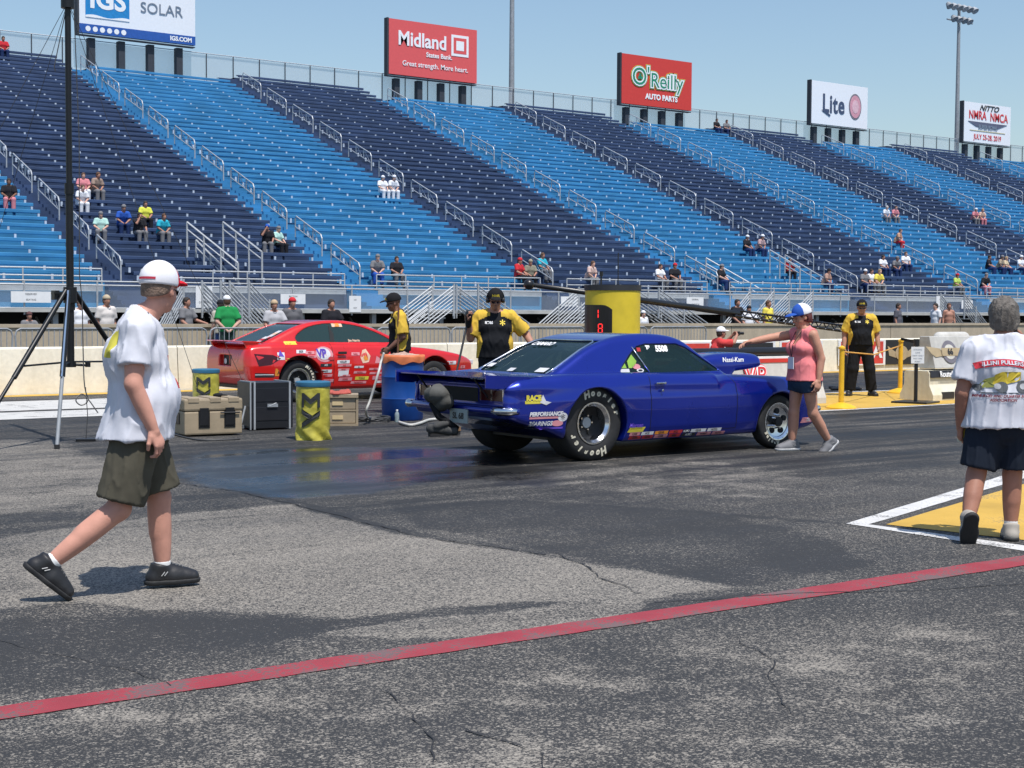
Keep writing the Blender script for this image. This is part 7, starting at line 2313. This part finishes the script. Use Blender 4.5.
def proto(pose, sit, cap, hairc):
    return build_person((0, 0, -50), 0, pose, G(1.03, .122, .122, .122), SKA, "x", None, h=.024, shirt=dict(mat=W0, off=.016, hem=(.50 if sit else .90), sleeve=.8, so=.03, wr=.004, flare=.01),
                        lower=dict(mat=J0, length=1.92, off=.016, open=.012, wr=.0, top=(.60 if sit else 1.1)), shoes=dict(mat=BLACKP, sole=RUBK), hair=dict(c=hairc, off=.008, wr=0),
                        cap=(dict(mat=W0, z=.03) if cap else None), hands=False, eyes=False)
PROT = {}
def getproto(kind, cap, hairc='brown'):
    k = (kind, cap)
    if k not in PROT:
        if kind == 'lean': ps = seated(.16, cap, hairc, 1)
        elif kind == 'up': ps = seated(.0, cap, hairc, 2)
        elif kind == 'phone': ps = seated(.06, cap, hairc, 3, 1)
        elif kind == 'stand': ps = standing(0)
        elif kind == 'leanrail': ps = standing(1)
        elif kind == 'handsback': ps = standing(2)
        PROT[k] = proto(ps, kind in ('lean', 'up', 'phone'), cap, hairc)
    return PROT[k]
CLO = {}
def colcloth(c):
    k = tuple(c)
    if k not in CLO: CLO[k] = cloth("cloth_%02x%02x%02x" % tuple(int(v * 255) for v in c), c)
    return CLO[k]
CW, CK, CR, CB, CT, CG, CY, CM, CGR, CPK, CN, CO = (.70, .71, .74), (.02, .02, .025), (.50, .03, .04), (.03, .10, .42), (.03, .38, .50), (.02, .24, .07), (.60, .62, .08), (.40, .62, .56), (.18, .18, .19), (.60, .22, .25), (.02, .04, .12), (.62, .22, .08)
def dress(root, shirt, pants, cap, skin, hairm):
    for o in root.children_recursive:
        nm = o.name.split(".")[0]
        m = {"shirt": colcloth(shirt) if shirt else None, "trousers": colcloth(pants), "cap": colcloth(cap) if cap else None, "brim": colcloth(cap) if cap else None, "body": skin, "hair": HAIRM[hairm]}.get(nm)
        if m is not None and o.type == 'MESH' and o.material_slots:
            o.material_slots[0].link = 'OBJECT'; o.material_slots[0].material = m
def crowd(kind, loc, yaw, shirt, pants, cap, skin, hairm, label, group, sc=1.0):
    r = copy_tree(getproto(kind, bool(cap)))
    r.location = loc; r.rotation_euler = (0, 0, yaw); r.scale = (sc, sc, sc)
    r["label"] = label; r["category"] = "person"; r["group"] = group
    dress(r, shirt, pants, cap, skin, hairm)
    return r
def seat_at(px, py):
    """the bench whose front shows at this point of the picture"""
    rr = ray(px, py); t0 = (Z0 + .43 - Y0 * RISE / RUN - CAMH) / (rr.z - rr.y * RISE / RUN)
    q = CP + rr * t0
    n = max(3, round((q.y - Y0 - .3) / RUN)); y, z = row(n)
    return Vector((q.x + (y + .48 - q.y) * rr.x / rr.y * 1.0, y + .50, z))
GRP = "spectators sitting on the grandstand"
S_ = [ # px, py of the seat, kind, shirt, trousers, cap, skin, hair, label
 (9, 199, 'up', CK, CPK, None, SKC, 'dark', "spectator in black and pink sitting in the light blue section at far left"),
 (3, 50, 'up', CR, CN, None, SKB, 'dark', "spectator in red sitting alone on the top row at the left edge"),
 (80, 204, 'lean', CW, CW, None, SKA, 'brown', "spectator in white just right of the mast, lower of the group of three"),
 (83, 189, 'up', CPK, CW, None, SKA, 'brown', "spectator with brown hair behind the one in white near the mast"),
 (94, 190, 'lean', (.30, .22, .18), CGR, None, SKB, 'brown', "spectator in a brown top, right of the pair near the mast"),
 (101, 227, 'up', CM, CGR, CGR, SKA, 'brown', "spectator in a pale mint shirt, leftmost of the five sitting together"),
 (122, 227, 'lean', CB, CN, CGR, SKB, 'brown', "spectator in a royal blue shirt beside the one in pale mint"),
 (138, 230, 'phone', CK, CGR, None, SKB, 'dark', "spectator in black sitting in front of the yellow-green shirt"),
 (145, 217, 'up', CY, CK, None, SKB, 'dark', "spectator in a yellow-green shirt one row behind the five"),
 (161, 229, 'lean', CT, CGR, None, SKB, 'brown', "spectator in a turquoise shirt, rightmost of the five sitting together"),
 (267, 244, 'phone', CK, CGR, CB, SKB, 'dark', "spectator in black left of the mint shirt near the stair rail"),
 (277, 240, 'up', CM, CK, CGR, SKA, 'white', "spectator in a bright mint shirt near the stair rail"),
 (376, 280, 'lean', CGR, CB, CGR, SKA, 'grey', "spectator in grey sitting on the lowest row above the red car"),
 (396, 275, 'up', CK, CGR, None, SKB, 'dark', "spectator in black on the lowest row beside the one in grey"),
 (382, 190, 'up', CW, CW, CW, SKA, 'brown', "left one of two spectators dressed in white high in the second light section"),
 (391, 190, 'lean', CW, CW, CW, SKA, 'brown', "right one of two spectators dressed in white high in the second light section"),
 (518, 279, 'up', CR, CK, CR, SKB, 'dark', "spectator in red on the low rows right of the broom official"),
 (530, 277, 'up', (.22, .21, .16), CK, (.3, .27, .2), SKB, 'dark', "spectator in olive between the red and turquoise shirts"),
 (541, 271, 'up', CT, CGR, None, SKB, 'brown', "spectator in a turquoise shirt sitting above the black boom end"),
 (588, 282, 'lean', (.55, .40, .36), CGR, None, SKA, 'brown', "spectator in pale pink sitting left of the yellow pylon top"),
 (659, 284, 'up', CW, CGR, None, SKB, 'dark', "spectator in white on the lowest row right of the yellow pylon"),
 (674, 277, 'up', CK, CGR, CR, SKB, 'dark', "spectator in black and a red cap right of the yellow pylon"),
 (720, 284, 'up', CK, CN, CGR, SKA, 'dark', "spectator in black with a grey cap sitting by the stair head"),
 (746, 249, 'up', CK, CN, CW, SKB, 'dark', "left one of two with white caps near the handrail end"),
 (758, 250, 'lean', (.45, .30, .30), CN, CW, SKB, 'dark', "right one of two with white caps near the handrail end"),
 (716, 129, 'up', CK, CN, None, SKB, 'dark', "left one of two spectators on the top row by the fence"),
 (726, 131, 'up', CGR, CN, None, SKB, 'dark', "right one of two spectators on the top row by the fence"),
 (884, 216, 'lean', CW, CGR, None, SKA, 'white', "spectator in white, left of a couple high on the right"),
 (893, 216, 'lean', CPK, CGR, None, SKA, 'brown', "spectator in pale pink, right of a couple high on the right"),
 (896, 242, 'lean', (.50, .28, .18), CR, None, SKA, 'brown', "bare-armed spectator alone in the light section on the right"),
 (973, 219, 'lean', CPK, CGR, CW, SKA, 'brown', "left one of a pink couple far up on the right"),
 (980, 220, 'lean', (.55, .38, .30), CPK, None, SKA, 'blond', "right one of a pink couple far up on the right"),
 (789, 274, 'up', CR, CK, None, SKB, 'dark', "spectator in a bright red shirt beside the long sloping handrail"),
 (824, 283, 'lean', (.40, .25, .20), CN, CK, SKB, 'dark', "tanned spectator under the sloping handrail left of the median official"),
 (882, 268, 'up', CW, CN, None, SKB, 'dark', "spectator in white with dark hair, left of three above the median official"),
 (894, 267, 'lean', CGR, CN, CGR, SKB, 'grey', "spectator in grey, middle of three above the median official"),
 (905, 267, 'up', CW, CN, None, SKA, 'brown', "spectator in white, right of three above the median official"),
 (864, 286, 'up', CGR, CN, CW, SKB, 'dark', "spectator in grey sitting left of the yellow shirt"),
 (870, 284, 'up', CW, CGR, None, SKB, 'dark', "spectator in white squeezed beside the yellow shirt"),
 (876, 284, 'lean', (.75, .62, .10), CGR, None, SKA, 'blond', "spectator in a clear yellow shirt just above the median official"),
 (956, 290, 'up', (.40, .55, .12), CGR, CR, SKB, 'dark', "spectator in lime green on the lowest row near the white notice"),
 (983, 291, 'lean', CK, CPK, CGR, SKA, 'brown', "spectator in black left of the grey-haired man's head"),
 (988, 266, 'up', CK, CN, None, SKB, 'dark', "spectator in black at the stair end above the grey-haired man"),
 (998, 266, 'lean', (.35, .28, .20), CN, CGR, SKB, 'brown', "spectator in brown above the grey-haired man's head"),
 (1005, 267, 'up', (.55, .45, .30), CN, None, SKA, 'blond', "fair-haired spectator above the grey-haired man's head"),
 (1020, 268, 'up', CW, CN, CW, SKA, 'brown', "spectator in white with white cap at the right edge"),
]
for i, (px, py, kind, sh, pa, cp_, sk, hr, lab) in enumerate(S_):
    q = seat_at(px, py)
    crowd(kind, q, math.radians(-90 + random.uniform(-22, 22)), sh, pa, cp_, sk, hr, lab, GRP, random.uniform(.96, 1.06))
# people standing on the ground behind and in front of the tan wall
GR2 = "people standing along the tan wall"
T_ = [ # px, head-top py, Y, kind, yaw, shirt, trousers, cap, skin, hair, label
 (80, 299, 41, 'stand', -90, CW, CN, None, SKB, 'brown', "person in white standing behind the tan wall at the mast"),
 (29, 311, 39, 'leanrail', -90, CGR, CN, (.1, .05, .05), SKB, 'dark', "short person in a dark cap whose head shows over the wall at far left"),
 (106, 294, 38.2, 'stand', -80, (.62, .58, .55), CN, (.42, .35, .25), SKB, 'brown', "person in a straw hat and pale tank top behind the tan wall"),
 (186, 297, 38.5, 'leanrail', -60, CGR, CN, None, SKB, 'dark', "person in grey leaning on the tan wall left of the green shirt"),
 (227, 294.5, 35.0, 'handsback', 80, CG, (.03, .06, .05), CW, SKA, 'brown', "man in a green shirt and white cap with hands behind his back"),
 (221, 299, 35.7, 'stand', 95, (.45, .42, .36), CN, CK, SKA, 'dark', "person in beige half hidden behind the man in green"),
 (274, 299, 34.9, 'leanrail', -100, (.42, .42, .44), CGR, (.45, .34, .22), SKB, 'brown', "man in light grey with sunglasses leaning above the red car"),
 (292, 296.5, 35.2, 'stand', -95, (.12, .12, .13), CGR, CR, SKB, 'dark', "man in dark grey and a red cap above the red car roof"),
 (331, 299, 35.3, 'leanrail', -90, CK, CK, None, SKB, 'dark', "man in black with a red lanyard above the red car roof"),
 (643, 310, 41, 'stand', -90, CW, CPK, CW, SKA, 'brown', "small person in white beside the yellow pylon behind the wall"),
 (737, 299, 44, 'leanrail', -90, CK, CK, None, SKB, 'dark', "person in black behind the black boom"),
 (749, 305, 42, 'leanrail', -120, CW, CN, CK, SKB, 'dark', "person in white bending behind the black boom"),
 (768, 300, 42, 'stand', -80, (.75, .62, .10), CK, None, SKB, 'brown', "person in yellow behind the woman's outstretched arm"),
 (806, 304, 40, 'stand', -90, (.70, .30, .12), CK, None, SKB, 'dark', "person in orange behind the woman's cap"),
 (797, 308, 39, 'leanrail', -90, CW, CK, CW, SKB, 'dark', "person in a white cap beside the one in orange"),
 (898, 303, 44, 'stand', -70, (.10, .10, .12), CN, None, SKB, 'dark', "person in dark clothes right of the median official"),
 (936, 303, 43, 'stand', 170, CW, CW, None, SKA, 'dark', "person all in white walking behind the tan wall"),
 (949, 303, 43.5, 'stand', -120, None, CK, None, SKB, 'brown', "shirtless tanned man behind the tan wall"),
]
for (px, py, Y, kind, yw, sh, pa, cp_, sk, hr, lab) in T_:
    q = PY(px, py, Y); H = 1.79 if cp_ else 1.765
    r = crowd(kind, (q.x, Y, 0), math.radians(yw), sh or CW, pa, cp_, sk, hr, lab, GR2, q.z / H)
    if sh is None:
        for o in list(r.children):
            if o.name.startswith("shirt"): bpy.data.objects.remove(o)
# man in red crouching with a camera by the lane wall
P_ = Pose(pelvis=(0, 0, .30), waist=(.05, 0, .44), chest=(.10, 0, .66), neck=(.13, 0, .86), head=(.19, 0, 1.03), shL=(.12, .20, .80), shR=(.12, -.20, .80),
          elL=(.40, .24, .78), elR=(.40, -.22, .80), wrL=(.52, .08, .98), wrR=(.55, -.07, .98), hipL=(.0, .10, .28), hipR=(0, -.10, .28), knL=(.38, .2, .48), knR=(.40, -.18, .46),
          anL=(.20, .17, .09), anR=(.2, -.17, .09), ftL=(.38, .2, .02), ftR=(.38, -.2, .02))
q = PY(717, 330, 25.6)
rb = build_person((q.x - .1, 25.6, 0.0), math.radians(-20), P_, G(1.06, .13, .13, .125), SKB, "man in a red shirt and white cap crouching with a camera at the lane wall", h=.016,
             shirt=dict(mat=cloth("coral_red_cloth", (.58, .06, .06)), off=.016, hem=.26, sleeve=.85, so=.03, wr=.008), lower=dict(mat=colcloth((.5, .4, .08)), length=.95, off=.015, wr=.004, top=.40, name="shorts"),
             shoes=dict(mat=SHOEK, sole=RUBK), hair=dict(c='dark'), cap=dict(mat=colcloth(CW), z=.03), hands=True, hh=.006, hkL=dict(curl=1.0), hkR=dict(curl=1.0), eyes=False)
c_ = at_local(Vector((q.x - .1, 25.6, 0)), math.radians(-20), (.60, 0, 1.02))
r = empty("photo_camera", c_, math.radians(-20), "black camera held up by the crouching man in red", "camera")
mb = MB(); mb.box((0, 0, 0), (.06, .14, .09)); mb.build("camera_body", BLACKP, r, bevel=.008)
mb = MB(); mb.cyl((.02, 0, 0), (.15, 0, 0), .035, 14); mb.build("lens", BLACKP, r, smooth=True)
# remove the models the crowd was copied from
for r in PROT.values():
    for o in r.children_recursive: bpy.data.objects.remove(o)
    bpy.data.objects.remove(r)
